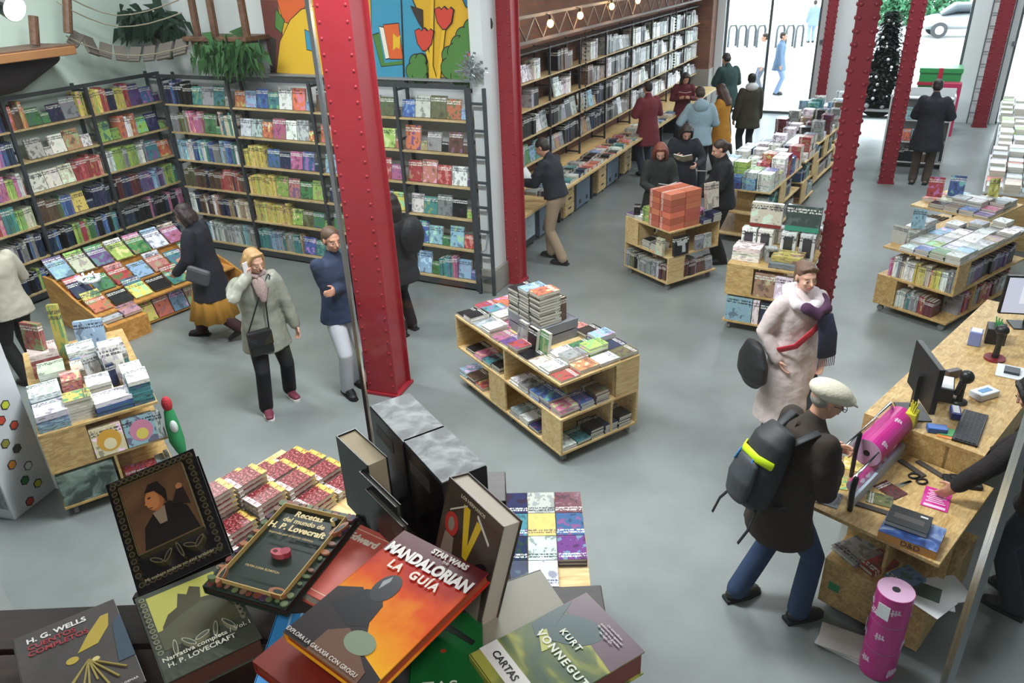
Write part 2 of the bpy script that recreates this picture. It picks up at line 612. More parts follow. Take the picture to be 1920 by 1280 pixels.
# ------------------------------------------------------------------ steel columns
def column(px, py, wx, wy, label, mat, rot=0.0, rivet=0.02, top=5.6, loc=None):
    c = at(px, py) if loc is None else Vector(loc)
    m = MB()
    f = 0.012
    m.box(-wx / 2, wx / 2, -wy / 2, -wy / 2 + f, 0, top).box(-wx / 2, wx / 2, wy / 2 - f, wy / 2, 0, top)
    m.box(-wx / 2 + 0.03, wx / 2 - 0.03, -wy / 2 + f, wy / 2 - f, 0, top)
    m.box(-wx / 2 - 0.02, wx / 2 + 0.02, -wy / 2 - 0.02, wy / 2 + 0.02, 0, 0.03)
    root = m.build('column', mat, M=RZ(c, rot))
    tag(root, label, 'column', kind='structure')
    m = MB()
    z = 0.12
    while z < 3.95:
        for sx in (-1, 1):
            for sy in (-1, 1):
                m.ball((sx * (wx / 2 - 0.035), sy * wy / 2, z), (rivet, rivet * 0.7, rivet), 8)
            if rivet > 0.021:
                m.ball((sx * (wx / 2), 0, z), (rivet * 0.8, rivet, rivet), 8)
        z += 0.125
    m.build('rivets', mat, root)
    return root


column(0, 0, 0.33, 0.31, 'wide red steel column nearest the silver-coated woman', M_REDPAINT, 0.12, 0.014, loc=(-4.26, 5.44, 0))
column(0, 0, 0.20, 0.22, 'bright red steel column at the end of the white wall', M_REDPAINT, 0.0, 0.018, loc=(-4.31, 8.52, 0))
column(1537, 590, 0.21, 0.13, 'dark red riveted column behind the woman in the pink coat', M_CRIMSON, 0.04, 0.023)
column(1660, 343, 0.23, 0.12, 'dark red riveted column between the tree and the man in navy parka', M_CRIMSON, 0.1, 0.023)
column(1835, 238, 0.27, 0.12, 'dark red riveted column in front of the wall ladder', M_CRIMSON, 0.1, 0.023)
column(0, 0, 0.22, 0.2, 'dark red riveted column against the pier right of the door', M_CRIMSON, 0.1, 0.023, loc=(-1.93, 20.9, 0))

# ------------------------------------------------------------------ books: one shape each, copied
def book_mesh(name, hard=True, cover=None):
    m = MB()
    t = 0.07 if hard else 0.035
    o = 0.0 if hard else -0.0
    m.box(-.5, -.47, -.5, .5, 0, 1, mi=0)
    m.box(-.47, .5, -.5, .5, 0, t, mi=0)
    m.box(-.47, .5, -.5, .5, 1 - t, 1, mi=0)
    i = 0.03 if hard else 0.006
    m.box(-.47, .5 - i, -.5 + i, .5 - i, t, 1 - t, mi=1)
    return m.mesh(name, [cover or M_COVER, M_PAGE])


ME_HARD = book_mesh('hard_book', True)
ME_SOFT = book_mesh('soft_book', False)
ME_GLOSS = book_mesh('gloss_book', True, M_GLOSS)
ME_SPARE = book_mesh('spare_book', False, M_PLAINCOV)
_mb = MB().box(-.5, .5, -.5, .5, 0, 1, 0.012)
ME_BOX = _mb.mesh('game_box', [M_GLOSS])
ME_PLAINBOX = MB().box(-.5, .5, -.5, .5, 0, 1, 0.012).mesh('plain_box', [M_ONEINK])
counts = {}


def colour_of(name, rng, j=0.10):
    c = P(name)
    k = 1 + rng.uniform(-j, j) * 2
    g = sum(c) / 3
    return tuple(min(1, max(0, (x * 0.72 + g * 0.28) * k * (1 + rng.uniform(-j, j)))) for x in c)


def book(name, mesh, M, dims, cname, rng, label, cat, group=None):
    o = bpy.data.objects.new(name, mesh)
    o.matrix_world = M @ Matrix.Diagonal((*dims, 1))
    o.color = (*colour_of(cname, rng), 1)
    COL.objects.link(o)
    tag(o, label, cat, group)
    counts[name] = counts.get(name, 0) + 1
    return o


CW = dict(silver='silver-grey')


def cw(c):
    return CW.get(c, c)


def fill_row(name, cat, word, origin, d, out, length, spec, place, end, seed, hmax=0.3, depth=0.19, tmin=0.016, tmax=0.036, group=None, mesh=None, lean=0.0):
    """one shelf of books from ORIGIN along D; 's' runs stand spine out, 'f' runs show their covers, 'g' is a gap"""
    rng = random.Random(seed)
    d, out = Vector(d).normalized(), Vector(out).normalized()
    upv = Vector((0, 0, 1))
    pos, n = 0.0, 0
    flip = (-out).cross(upv).dot(d) < 0  # does local z (thickness) run against d
    for kind, frac, cols in spec:
        L = frac * length
        cols = cols.split()
        if kind == 'g':
            pos += L
            continue
        stop = pos + L
        run, cname, th0 = 0, cols[0], 0.02
        while pos < stop - 0.012:
            n += 1
            if run <= 0:
                cname = rng.choice(cols) if kind == 's' else cols[(n - 1) % len(cols)]
                run = rng.choice((1, 1, 2, 3)) if kind == 's' else 1
                th0 = rng.uniform(tmin, tmax)
                h0 = rng.uniform(0.72, 1.0) * hmax
            run -= 1
            lab = f"{cw(cname)} {word}, {ORD[n]} from the {end}, {place}"
            if kind == 's':
                t = min(th0 * rng.uniform(0.9, 1.1), stop - pos)
                dd = depth * rng.uniform(0.8, 1.0)
                base = origin + d * pos - out * (dd / 2 + rng.uniform(0.01, 0.035))
                X, Y = -out, upv
                Z = X.cross(Y)
                o = base + (d * t if flip else Vector((0, 0, 0))) + upv * (h0 / 2 + 0.001)
                Mx = axes(o, X, Y, Z)
                if lean:
                    Mx = Mx @ Matrix.Rotation(rng.uniform(-0.02, 0.02), 4, 'X')
                book(name, mesh or ME_HARD, Mx, (dd, h0, t * 0.96), cname, rng, lab, cat, group)
                pos += t
            else:
                wd = min(rng.uniform(0.72, 0.9) * hmax * 0.82, max(0.1, stop - pos))
                hh = min(hmax, wd * rng.uniform(1.05, 1.3))
                t = rng.uniform(0.015, 0.04)
                tilt = 0.18
                Y = (upv * math.cos(tilt) - out * math.sin(tilt))
                Z = (out * math.cos(tilt) + upv * math.sin(tilt))
                X = Y.cross(Z)
                base = origin + d * (pos + wd / 2) - out * (0.03 + t)
                o = base + Y * (hh / 2 + 0.003) + upv * 0.001
                book(name, mesh or ME_HARD, axes(o, X, Y, Z), (wd * 0.95, hh, t), cname, rng, lab, cat, group)
                pos += wd
    return n


def stack(name, cat, word, M, w, h, t, n, cname, seed, place, group=None, mesh=None, jitter=0.008, rot=0.0, top=None):
    rng = random.Random(seed)
    z = 0.0
    for k in range(n):
        tt = t * rng.uniform(0.97, 1.03)
        lvl = '' if n == 1 else (', top' if k == n - 1 else (', bottom' if k == 0 else f', {ORD[k + 1]} up'))
        Mx = M @ Matrix.Translation((rng.uniform(-jitter, jitter), rng.uniform(-jitter, jitter), z)) @ Matrix.Rotation(rot + rng.uniform(-1, 1) * jitter * 4, 4, 'Z')
        cn = cname if not (top and k == n - 1) else top
        book(name, mesh or ME_SOFT, Mx, (w, h, tt - 0.0006), cn, rng, f"{cw(cn)} {word}{lvl}, {place}", cat, group)
        z += tt
    return z


# ------------------------------------------------------------------ wall bookcases of the children's corner
LV = (0.13, 0.56, 0.97, 1.38, 1.79, 2.19)
TOPZ = 2.6


def bay(x0, x1, along, front, depth, label, ends=(True, False), levels=LV, back=None):
    """one bookcase bay. along 'x': runs in x with its front at y=front, its back further; along 'y': runs in y, back towards -x"""
    def bx(m, a0, a1, f0, f1, z0, z1, bev=0):
        return m.box(a0, a1, front + f0, front + f1, z0, z1, bev) if along == 'x' else m.box(front - f1, front - f0, a0, a1, z0, z1, bev)
    cx = (x0 + x1) / 2
    loc = (cx, front, 0) if along == 'x' else (front, cx, 0)
    r = empty('bookcase', loc, label=label, cat='bookcase', group=None)
    inv = Matrix.Translation(-Vector(loc))
    for k, a in enumerate((x0, x1)):
        if not ends[k]:
            continue
        m = MB()
        bx(m, a - 0.02, a + 0.02, -0.01, 0.03, 0, TOPZ)
        bx(m, a - 0.02, a + 0.02, depth - 0.03, depth, 0, TOPZ)
        for z in (0.05, 0.7, 1.3, 1.9, 2.5):
            bx(m, a - 0.012, a + 0.012, 0.02, depth - 0.02, z, z + 0.03)
        m.xf(inv).build('upright', M_STEEL, r)
    for z in levels:
        m = MB()
        bx(m, x0 + 0.02, x1 - 0.02, 0, depth, z - 0.022, z)
        m.xf(inv).build('shelf', M_SHELFWOOD, r)
    m = MB()
    bx(m, x0 + 0.02, x1 - 0.02, -0.005, 0.02, TOPZ - 0.05, TOPZ)
    m.xf(inv).build('top_rail', M_STEEL, r)
    m = MB()
    bx(m, x0 + 0.02, x1 - 0.02, -0.005, 0.015, 0.03, 0.10)
    m.xf(inv).build('bottom_rail', M_STEEL, r)
    return r


XL = -10.0
YB = 8.0
UL = (4.7, 5.87, 7.03, 8.24)
for k, nm in enumerate(('nearest the camera', 'second along the mint wall', 'next to the room corner')):
    bay(UL[k], UL[k + 1], 'y', XL, 0.28, f'dark steel and wood bookcase on the mint wall, {nm}' if k != 1 else 'dark steel and wood bookcase on the mint wall, middle one', (True, k == 2))
UB = (-9.72, -8.40, -6.97, -5.62, -4.62)
for k, nm in enumerate(('next to the room corner', 'second from the room corner', 'half hidden by the red column', 'beside the leaning ladder')):
    bay(UB[k], UB[k + 1], 'x', YB, 0.28, f'dark steel and wood bookcase on the back wall, {nm}', (True, k == 3))

LB = [  # mint wall, bays nearest first; rows bottom to top
    ['s1 navy blue lime black', 's1 black navy grey blue', 's1 pink red lime cream teal purple', 's1 red navy white lime pink', 's1 purple blue pink maroon navy', 's1 navy blue purple'],
    ['s.6 black navy maroon pink;s.4 yellow lime', 's.35 navy blue black;s.3 lime green red;s.35 teal black blue', 's.3 olive brown green;s.15 blue sky;f.3 yellow navy;s.25 navy teal black', 'f.6 white white cream;s.4 red salmon brown', 'g.1;f.25 silver;f.55 white tan;g.1', 's.2 brown orange;f.3 green;f.4 grey navy;s.1 yellow'],
    ['s1 navy black grey', 's1 black pink navy', 's.4 maroon navy black;s.4 sky purple blue;s.2 lime teal', 's.6 white navy lime grey;f.4 teal orange', 'f.3 lime;s.25 white teal orange;f.45 lime navy', 's.15 yellow;s.2 navy red;s.2 brown red yellow;f.45 purple blue'],
]
LTOP = 'g.35;f.6 olive blue;g.05'
BBROW = [  # back wall bays from the corner
    ['s1 white grey sky silver', 's1 white cream brown tan navy', 's.5 navy olive brown;s.5 red tan brown', 's1 sky blue white grey teal', 's.25 white grey olive;s.25 pink purple orange;f.25 green;s.25 teal cream', 's.2 blue navy;s.2 black;f.6 teal grey'],
    ['s.3 green teal sky;s.3 tan teal grey;f.4 teal blue', 's.5 yellow;f.5 lime olive green', 's.35 yellow;f.65 lime salmon green', 's.3 yellow;f.7 pink blue navy', 'f1 white silver orange pink', 'f1 orange sky blue teal white'],
    ['f1 teal sky', 'f1 green lime', 'f1 navy yellow', 'f1 sky red pink', 'f1 orange red lime', 'f1 brown grey olive'],
    ['f.4 sky green;s.3 pink white teal;f.3 blue sky', 'f.6 blue sky green;f.4 red sky', 'f1 white teal grey black lime', 'f1 red salmon red white purple', 'f.35 orange tan;f.3 grey black;f.35 brown', 'f1 blue silver olive orange sky'],
]


def parse(s):
    out = []
    for part in s.split(';'):
        a = part.split()
        out.append((a[0][0], float(a[0][1:]), ' '.join(a[1:]) or 'white'))
    return out


for k in range(3):
    for l in range(6):
        skip = max(0.0, (0.1, 0.3, 0.5, 0.65, 0.8, 0.95)[l] - 0.05) if k == 0 else 0.0
        wide = UL[k + 1] - UL[k] - 0.08 - skip
        fill_row('picture_book', 'book', 'picture book', Vector((XL - 0.01, UL[k] + 0.04 + skip, LV[l])), (0, 1, 0), (1, 0, 0), wide, parse(LB[k][l]),
                 f"{ORD[l + 1]} shelf up, {('outer', 'middle', 'corner')[k]} bay of mint wall", 'open end', 100 + k * 10 + l, hmax=0.33, tmin=0.033, tmax=0.06,
                 group='picture books on the mint wall shelves')
for k in range(4):
    for l in range(6):
        wide = UB[k + 1] - UB[k] - 0.08
        fill_row('storybook', 'book', "children's book", Vector((UB[k] + 0.04, YB + 0.01, LV[l])), (1, 0, 0), (0, -1, 0), wide, parse(BBROW[k][l]),
                 f"{ORD[l + 1]} shelf up, {('corner', 'second', 'third', 'ladder')[k]} bay of back wall", 'corner', 200 + k * 10 + l, hmax=0.32, tmin=0.026, tmax=0.05,
                 group='books on the back wall shelves')


# ------------------------------------------------------------------ brick wall: dark bookcase run, bench, drawers under it
XB = -5.0
BL = (1.07, 1.48, 1.88, 2.27)
BY = (9.0, 10.12, 11.3, 12.55, 13.82, 15.3, 16.6, 17.95, 19.3, 20.68)
M_IRON = plain('black_iron', '2c2d30', 0.5, 0.3, var=0.1)
for k in range(9):
    y0, y1 = BY[k], BY[k + 1]
    c = (y0 + y1) / 2
    r = empty('bookcase', (XB, c, 0.77), label=f'tall open bookcase on the brick wall, {ORD[k + 1]} from the bright red column', cat='bookcase')
    inv = Matrix.Translation((-XB, -c, -0.77))
    m = MB().box(XB - 0.28, XB - 0.25, y0 - 0.015, y0 + 0.015, 0.78, 2.7).box(XB - 0.03, XB, y0 - 0.015, y0 + 0.015, 0.78, 2.7)
    for z in (0.8, 1.5, 2.1, 2.66):
        m.box(XB - 0.26, XB - 0.02, y0 - 0.012, y0 + 0.012, z, z + 0.025)
    m.xf(inv).build('upright', M_IRON, r)
    for z in BL + (2.68,):
        MB().box(XB - 0.28, XB, y0 + 0.016, y1 - 0.016, z - 0.02, z).xf(inv).build('shelf', M_SHELFWOOD if z < 2.5 else M_IRON, r)
DARKS = ['s.4 grey black;f.6 brown grey black silver', 's.5 black grey silver;f.5 silver grey black', 's.3 black;s.3 grey white;f.4 white grey', 's1 grey black white silver brown',
         'f.7 tan grey sky;s.3 black navy', 's.6 white silver black;f.4 silver white']
LITE = ['s.7 white silver black;f.3 white', 's1 white white silver black', 's.5 white black;f.5 white silver', 's1 white silver grey']
ART = random.Random(7)
for k in range(9):
    for l in range(4):
        if k == 0 and l > 1:
            continue
        sp = (LITE if k > 4 else DARKS)[ART.randrange(4 if k > 4 else 6)]
        if k == 0:
            sp = 'f1 brown navy grey tan'
        if k == 1 and l == 0:
            sp = 's.2 grey;f.8 sky teal salmon green'
        if k in (1, 2, 3) and l >= 2:
            sp = ('g.45;s.25 white silver black;g.3', 'g.2;f.35 white silver;s.2 black white;g.25', 'g.3;s.5 grey black brown;g.2')[(k + l) % 3]
        if k in (2, 3) and l == 0:
            sp = 'f.5 grey tan;s.5 black navy'
        fill_row('art_book', 'book', 'large book', Vector((XB - 0.005, BY[k] + 0.03, BL[l])), (0, 1, 0), (1, 0, 0), BY[k + 1] - BY[k] - 0.07, parse(sp),
                 f"{ORD[l + 1]} shelf, {ORD[k + 1]} brick-wall bookcase", 'red-column end', 400 + k * 10 + l, hmax=0.33, tmin=0.075, tmax=0.13,
                 group='large books along the brick wall')
# bench
r = empty('bench', (-4.8, 14.5, 0), label='long pale wood bench shelf running under the brick wall bookcases', cat='bench')
inv = Matrix.Translation((4.8, -14.5, 0))
MB().box(-5.3, -4.36, 8.75, 20.4, 0.74, 0.775).xf(inv).build('bench_top', M_PINE, r)
for k in range(8):
    y = 9.6 + k * 1.45
    MB().box(-5.25, -4.75, y - 0.02, y + 0.02, 0, 0.74).xf(inv).build('leg', M_IRON, r)
kinds = [(9.75, 'screen'), (10.45, 'blue'), (11.3, 'wood'), (11.95, 'blue'), (12.85, 'wood'), (13.45, 'blue'), (14.3, 'wood')]
M_BLUEGREY = plain('blue_grey_laminate', '66798a', 0.5)
for k, (y, kind) in enumerate(kinds):
    wd = {'screen': 0.5, 'blue': 0.62, 'wood': 0.42}[kind]
    r = empty('drawer_unit' if kind != 'screen' else 'poster_box', (-4.95, y, 0), label={
        'screen': 'dark box with a pale printed front under the near end of the bench',
        'blue': f'blue-grey storage box under the bench, {["nearest the beige-trousered man", "between two wooden drawer units", "farthest along"][[10.45, 11.95, 13.45].index(y)] if kind == "blue" else ""}',
        'wood': f'pale wooden drawer unit on wheels under the bench, {ORD[[11.3, 12.85, 14.3].index(y) + 1] if kind == "wood" else ""} from the beige-trousered man'}[kind],
        cat='storage box' if kind != 'wood' else 'drawer unit', group={'blue': 'blue-grey boxes under the bench', 'wood': 'drawer units under the bench'}.get(kind))
    MB().box(-0.25, 0.25, -wd / 2, wd / 2, 0.06, 0.58, 0.005).build('body', {'screen': plain('navy_laminate', '20242e', 0.5), 'blue': M_BLUEGREY, 'wood': M_PINE}[kind], r)
    if kind == 'wood':
        for q in range(3):
            d = MB().box(0.25, 0.265, -wd / 2 + 0.02, wd / 2 - 0.02, 0.09 + q * 0.16, 0.235 + q * 0.16, 0.003).build('drawer', M_PINE, r)
            MB().box(0.266, 0.27, -0.06, 0.06, 0.17 + q * 0.16, 0.195 + q * 0.16).build('handle', M_BLACK, d)
    elif kind == 'blue':
        for q in (-1, 1):
            MB().box(0.25, 0.255, q * 0.16 - 0.04, q * 0.16 + 0.04, 0.12, 0.19).build('handle_slot', M_BLACK, r)
    else:
        MB().box(0.25, 0.256, -0.2, 0.2, 0.16, 0.52).build('front_print', plain('pale_blue_print', 'b5c8d2', 0.4, var=0.5, vscale=18), r)
    for a in (-0.2, 0.2):
        for b_ in (-wd / 2 + 0.05, wd / 2 - 0.05):
            MB().cyl((a, b_ - 0.012, 0.03), (a, b_ + 0.012, 0.03), 0.03).build('caster', M_RUBBER, r)
# books lying on the bench
rb = random.Random(31)
y, n = 9.95, 0
while y < 16.6:
    for q, x in enumerate((-4.5, -4.74)):
        n += 1
        c = rb.choice('navy black grey white silver teal red orange sky brown black white'.split())
        stack('paperback', 'book', 'book', RZ((x, y, 0.775), PI / 2 + rb.uniform(-0.05, 0.05)), 0.15, 0.21, 0.025, rb.choice((1, 2, 2, 3)), c, 900 + n,
              f"{ORD[(n + 1) // 2]} pile along {('front', 'inner')[q]} edge of the bench", 'books lying on the long bench')
    y += 0.19 if y < 13 else 0.34

# ------------------------------------------------------------------ festoon lamps on a flat lattice girder
r = empty('lattice_girder', (-4.7, 14.5, 3.0), label='thin grey lattice girder running along above the brick wall bookcases', cat='girder')
m = MB()
ya, yb = 8.7, 21.2
m.box(-4.72, -4.68, ya, yb, 2.86, 2.90).box(-4.72, -4.68, ya, yb, 3.18, 3.22)
k = 0
y = ya
while y < yb - 0.3:
    z0, z1 = (2.9, 3.18) if k % 2 == 0 else (3.18, 2.9)
    m.cyl((-4.7, y, z0), (-4.7, min(y + 0.28, yb), z1), 0.012, seg=6)
    y += 0.28
    k += 1
m.xf(Matrix.Translation((4.7, -14.5, -3.0))).build('lattice', plain('girder_paint', '6d625c', 0.6), r)
for k, (px, py) in enumerate(((1032, 44), (1088, 29), (1147, 12), (1196, 1))):
    p = at_x(px, py, -4.62)
    r = empty('light_bulb', p, label=f'glowing round filament bulb above the brick wall, {ORD[k + 1]} from the bright red column', cat='light bulb', group='festoon bulbs above the brick wall')
    MB().ball((0, 0, 0), (0.045, 0.045, 0.055), 16).build('glass_bulb', emis('warm_filament_glow', 'ffb766', 14), r, smooth=True)
    MB().cyl((0, 0, 0.05), (0, 0, 0.10), 0.02).cyl((0, 0, 0.1), (-0.08, 0, 3.2 - p.z), 0.005, seg=6).build('socket', M_BLACK, r)
    l = bpy.data.lights.new('bulb_light', 'POINT')
    l.energy = 9
    l.color = (1, 0.62, 0.3)
    l.shadow_soft_size = 0.05
    o = bpy.data.objects.new('bulb_light', l)
    o.location = p + Vector((0.09, 0, 0))
    COL.objects.link(o)
# hanging ornament strings in front of the bookcases
for k, y in enumerate((12.65, 18.2)):
    m = MB()
    z = 2.75
    while z > 1.35:
        m.ball((XB + 0.05, y + 0.015 * math.sin(z * 20), z), 0.024 if k else 0.018, 8)
        z -= 0.06
    m.cyl((XB + 0.05, y, 1.33), (XB + 0.05, y, 2.86), 0.003, seg=6)
    m.cyl((XB + 0.05, y, 2.66), (XB - 0.03, y, 2.672), 0.004, seg=6)
    tag(m.build('bead_string', plain('dark_beads', '3b3a3c', 0.3), smooth=True), ['thin string of dark beads hanging down in front of the third brick wall bookcase', 'thick string of dark beads hanging in front of the far pale books'][k], 'bead string')

# ------------------------------------------------------------------ wheeled display carts
S = 0.86


def cart(corner, v, u, nx, ny, panels, label, wood=None, top=0.80, sz=S):
    """a wheeled display cart of square modules; local x runs along V, local y along U, (0,0) the corner nearest the camera"""
    wood = wood or M_PINE
    v, u = Vector((*v, 0)).normalized(), Vector((*u, 0)).normalized()
    M = axes(Vector((corner[0], corner[1], 0)), v, u, (0, 0, 1))
    r = empty('display_cart', M=M, label=label, cat='display cart', group='wheeled wooden display carts')
    X, Y = nx * sz, ny * sz
    for nm, z in (('base_board', 0.12), ('middle_shelf', 0.46), ('cart_top', top)):
        MB().box(0, X, 0, Y, z - 0.022, z, 0.002).build(nm, [wood], r)
    for lvl, face, a, b in panels:
        z0, z1 = ((0.12, 0.438), (0.46, top - 0.022))[lvl]
        m = MB()
        if face == 'L':
            m.box(0.002, 0.022, a, b, z0, z1)
        elif face == 'R':
            m.box(a, b, 0.002, 0.022, z0, z1)
        elif face == 'x':      # board across at x=a from y=0 to b
            m.box(a, a + 0.02, 0.004, b, z0, z1)
        elif face == 'y':
            m.box(0.004, b, a, a + 0.02, z0, z1)
        elif face == 'B':      # far side
            m.box(a, b, Y - 0.022, Y - 0.002, z0, z1)
        elif face == 'F':
            m.box(X - 0.022, X - 0.002, a, b, z0, z1)
        m.build('side_panel', wood, r)
    for i in range(nx):
        for j in range(ny):
            for z0, z1 in ((0.12, 0.438), (0.46, top - 0.022)):
                m = MB().box(i * sz + 0.30, i * sz + 0.56, j * sz + 0.30, j * sz + 0.32, z0, z1).box(i * sz + 0.30, i * sz + 0.56, j * sz + 0.54, j * sz + 0.56, z0, z1)
                m.box(i * sz + 0.30, i * sz + 0.32, j * sz + 0.32, j * sz + 0.54, z0, z1).box(i * sz + 0.54, i * sz + 0.56, j * sz + 0.32, j * sz + 0.54, z0, z1)
                m.build('core_panel', wood, r)
    xs = [0.07] + [i * sz for i in range(1, nx)] + [X - 0.07]
    ys = [0.07] + [j * sz for j in range(1, ny)] + [Y - 0.07]
    for x in xs:
        for y in ys:
            m = MB().cyl((x - 0.016, y, 0.035), (x + 0.016, y, 0.035), 0.035).box(x - 0.02, x + 0.02, y - 0.012, y + 0.012, 0.06, 0.098).box(x - 0.03, x + 0.03, y - 0.03, y + 0.03, 0.092, 0.098)
            m.build('caster', [M_RUBBER], r)
    return r, M


def cell(M, x, y, z, rot=0.0):
    return M @ Matrix.Translation((x, y, z)) @ Matrix.Rotation(rot, 4, 'Z')


def grid(M, z, x0, y0, dx, dy, cells, place, seed, w=0.145, h=0.205, t=0.022, rot=-PI / 2, group=None, mesh=None, name='paperback', word='book', cat='book', along=('row', 'from')):
    """CELLS: rows of 'colour' or 'colour*n' lying piles, '-' for none"""
    for i, row in enumerate(cells):
        for j, c in enumerate(row.split()):
            if c == '-':
                continue
            c, _, nn = c.partition('*')
            c, _, top = c.partition('/')
            stack(name, cat, word, cell(M, x0 + i * dx, y0 + j * dy, z), w, h, t, int(nn or 1), c, seed + i * 31 + j,
                  f"{ORD[j + 1]} pile of {ORD[i + 1]} row, {place}", group, mesh, rot=rot, top=top or None)


# centre cart: paperbacks and thick novels round a grey crate
UV = ((0.50, 0.865), (-0.865, 0.50))
r, MC = cart((-2.12, 4.90), *UV, 1, 2, [(0, 'L', 0, .26), (0, 'L', .86, 1.12), (0, 'y', .26, .55), (0, 'y', 1.12, .5), (1, 'R', .60, .86), (1, 'x', .60, .5), (1, 'y', .84, .5), (1, 'y', 1.70, .5), (0, 'x', .55, .3),
                                        (0, 'F', 0, .3), (1, 'B', 0, .3)],
             'pale pine wheeled cart of two modules in the middle of the floor, covered with paperbacks')
PL = 'top of the centre cart'
GC = 'books on top of the centre cart'
grid(MC, 0.80, 0.115, 0.09, 0.215, 0.156, [
    'red white*2 cream black red*3 purple pink white*3 grey white/black*3 black',
    'orange*2 white/grey*4 white*2 - - - - pink white*3 teal*3 red*2',
    'white*2 lime*5 green*2 - - - - white*2 orange orange*3 orange*2',
    'olive*2 navy*2 sky*4 black*3 salmon - - - orange*2 red -'], PL, 1000, group=GC)
# grey crate with novels
r = empty('crate', M=cell(MC, 0.46, 0.88, 0.80), label='grey slatted wooden crate carrying piles of dark novels on the centre cart', cat='crate')
m_cg = plain('grey_painted_wood', '7b7c84', 0.6, var=0.1)
for z in (0.0, 0.10):
    m = MB().box(-0.19, 0.19, -0.27, -0.25, z, z + 0.085).box(-0.19, 0.19, 0.25, 0.27, z, z + 0.085).box(-0.20, -0.19, -0.27, 0.27, z, z + 0.085).box(0.19, 0.20, -0.27, 0.27, z, z + 0.085)
    m.build('slat', m_cg, r)
MB().box(-0.19, 0.19, -0.25, 0.25, 0.165, 0.18).build('crate_top', m_cg, r)
for k, (x, y, n, top) in enumerate(((-0.08, -0.16, 12, 'orange'), (-0.08, 0.02, 11, 'sky'), (-0.08, 0.185, 9, 'black'))):
    stack('hardback', 'book', 'dark novel', cell(MC, 0.46 + x, 0.88 + y, 0.986), 0.155, 0.23, 0.026, n, 'black', 1200 + k, f'{("near", "middle", "far")[k]} tall pile on the grey crate', 'dark novels piled on the crate', rot=-PI / 2, top=top)
Mr = MC
o = Mr @ Vector((0.58, 0.66, 0.986))
fill_row('hardback', 'book', 'dark novel', o, Mr.to_3x3() @ Vector((0, 1, 0)), Mr.to_3x3() @ Vector((1, 0, 0)), 0.40, parse('s1 black black brown maroon'), 'standing row on the grey crate', 'near end', 1300, hmax=0.24, depth=0.14, tmin=0.03, tmax=0.045, group='dark novels piled on the crate')
# standing white books in front of the crate
for k, (x, y, c) in enumerate(((0.20, 0.80, 'grey'), (0.20, 0.64, 'black'), (0.24, 0.52, 'green'))):
    Mx = cell(MC, x, y, 0.86) @ Matrix.Rotation(-PI / 2, 4, 'Z') @ Matrix.Rotation(PI / 2 - 0.15, 4, 'X')
    book('paperback', ME_SOFT, Mx @ Matrix.Translation((0, 0.045, 0)), (0.13, 0.21, 0.035), c, random.Random(k), f'{c} and white book standing upright against the grey crate', 'book', 'books standing against the crate')
GL = 'books on the lower shelves of the centre cart'
grid(MC, 0.46, 0.12, 0.10, 0.215, 0.156, ['pink*3 blue*4 blue*3 grey*3 white*2 - black*3 teal*2 pink*2 black*2'], 'middle shelf, centre cart', 1400, group=GL)
grid(MC, 0.46, 0.30, 0.115, 0.156, 0.215, ['blue*3', 'brown*5'], 'right middle shelf, centre cart', 1450, rot=0, group=GL)
grid(MC, 0.12, 0.10, 0.115, 0.156, 0.215, ['white*2', 'teal*2', 'black*4', 'navy*4', 'black*5'], 'right bottom shelf, centre cart', 1500, rot=0, group=GL)
grid(MC, 0.12, 0.12, 0.42, 0.215, 0.156, ['navy*2 white*3 grey*3 - - - red*2 brown*3 sky*3'], 'bottom shelf, centre cart', 1550, group=GL)

# crate of comics cart with orange boxes
r, MM = cart((-2.34, 8.88), (0.55, 0.84), (-0.865, 0.50), 1, 1, [(0, 'R', 0, .26), (0, 'x', .26, .28), (1, 'L', .60, .86), (1, 'y', .60, .28), (1, 'F', 0, .86), (0, 'y', .84, .28)],
             'pale pine wheeled cart stacked with orange boxes, by the reading women')
GO = 'orange boxes piled on the cart'
for i in range(2):
    for j in range(2):
        for k in range(6):
            n_ = 'top' if k == 5 else ('bottom' if k == 0 else ORD[k + 1] + ' from the bottom')
            if j == 1 and k == 5 and i == 1:
                pass
            o = book('boxed_set', ME_PLAINBOX, cell(MM, 0.13 + i * 0.255, 0.12 + j * 0.195, 0.80 + k * 0.078), (0.246, 0.187, 0.0745), rb.choice(('d5612f', 'd0582b', 'dc6a36')), random.Random(k + i * 7 + j * 13),
                     f"orange box, {n_} in the {('cart corner', 'right')[i]} {('front', 'rear')[j]} pile", 'box', GO)
stack('paperback', 'book', 'book', cell(MM, 0.12, 0.49, 0.80), 0.13, 0.18, 0.024, 8, 'lime', 1600, 'beside the orange boxes', 'books around the orange boxes', rot=0)
grid(MM, 0.80, 0.14, 0.64, 0.21, 0.155, ['white*2 purple*2', 'black*3 grey', 'sky*2 white*2'], 'behind the orange boxes', 1610, group='books around the orange boxes')
grid(MM, 0.80, 0.60, 0.09, 0.17, 0.17, ['navy*2 purple*3 blue', 'navy*5 pink*4 black'], 'right of the orange boxes', 1640, rot=0, group='books around the orange boxes')


def standing(name, M, x, y, z, w, h, t, c, ang, label, cat='book', mesh=None, group=None, tilt=0.12, seed=1):
    """a book or box standing upright, its front turned by ANG about the vertical from local -y"""
    Mx = cell(M, x, y, z, ang) @ Matrix.Rotation(PI / 2 - tilt, 4, 'X') @ Matrix.Translation((0, h / 2, 0))
    return book(name, mesh or ME_HARD, Mx, (w, h, t), c, random.Random(seed), label, cat, group)


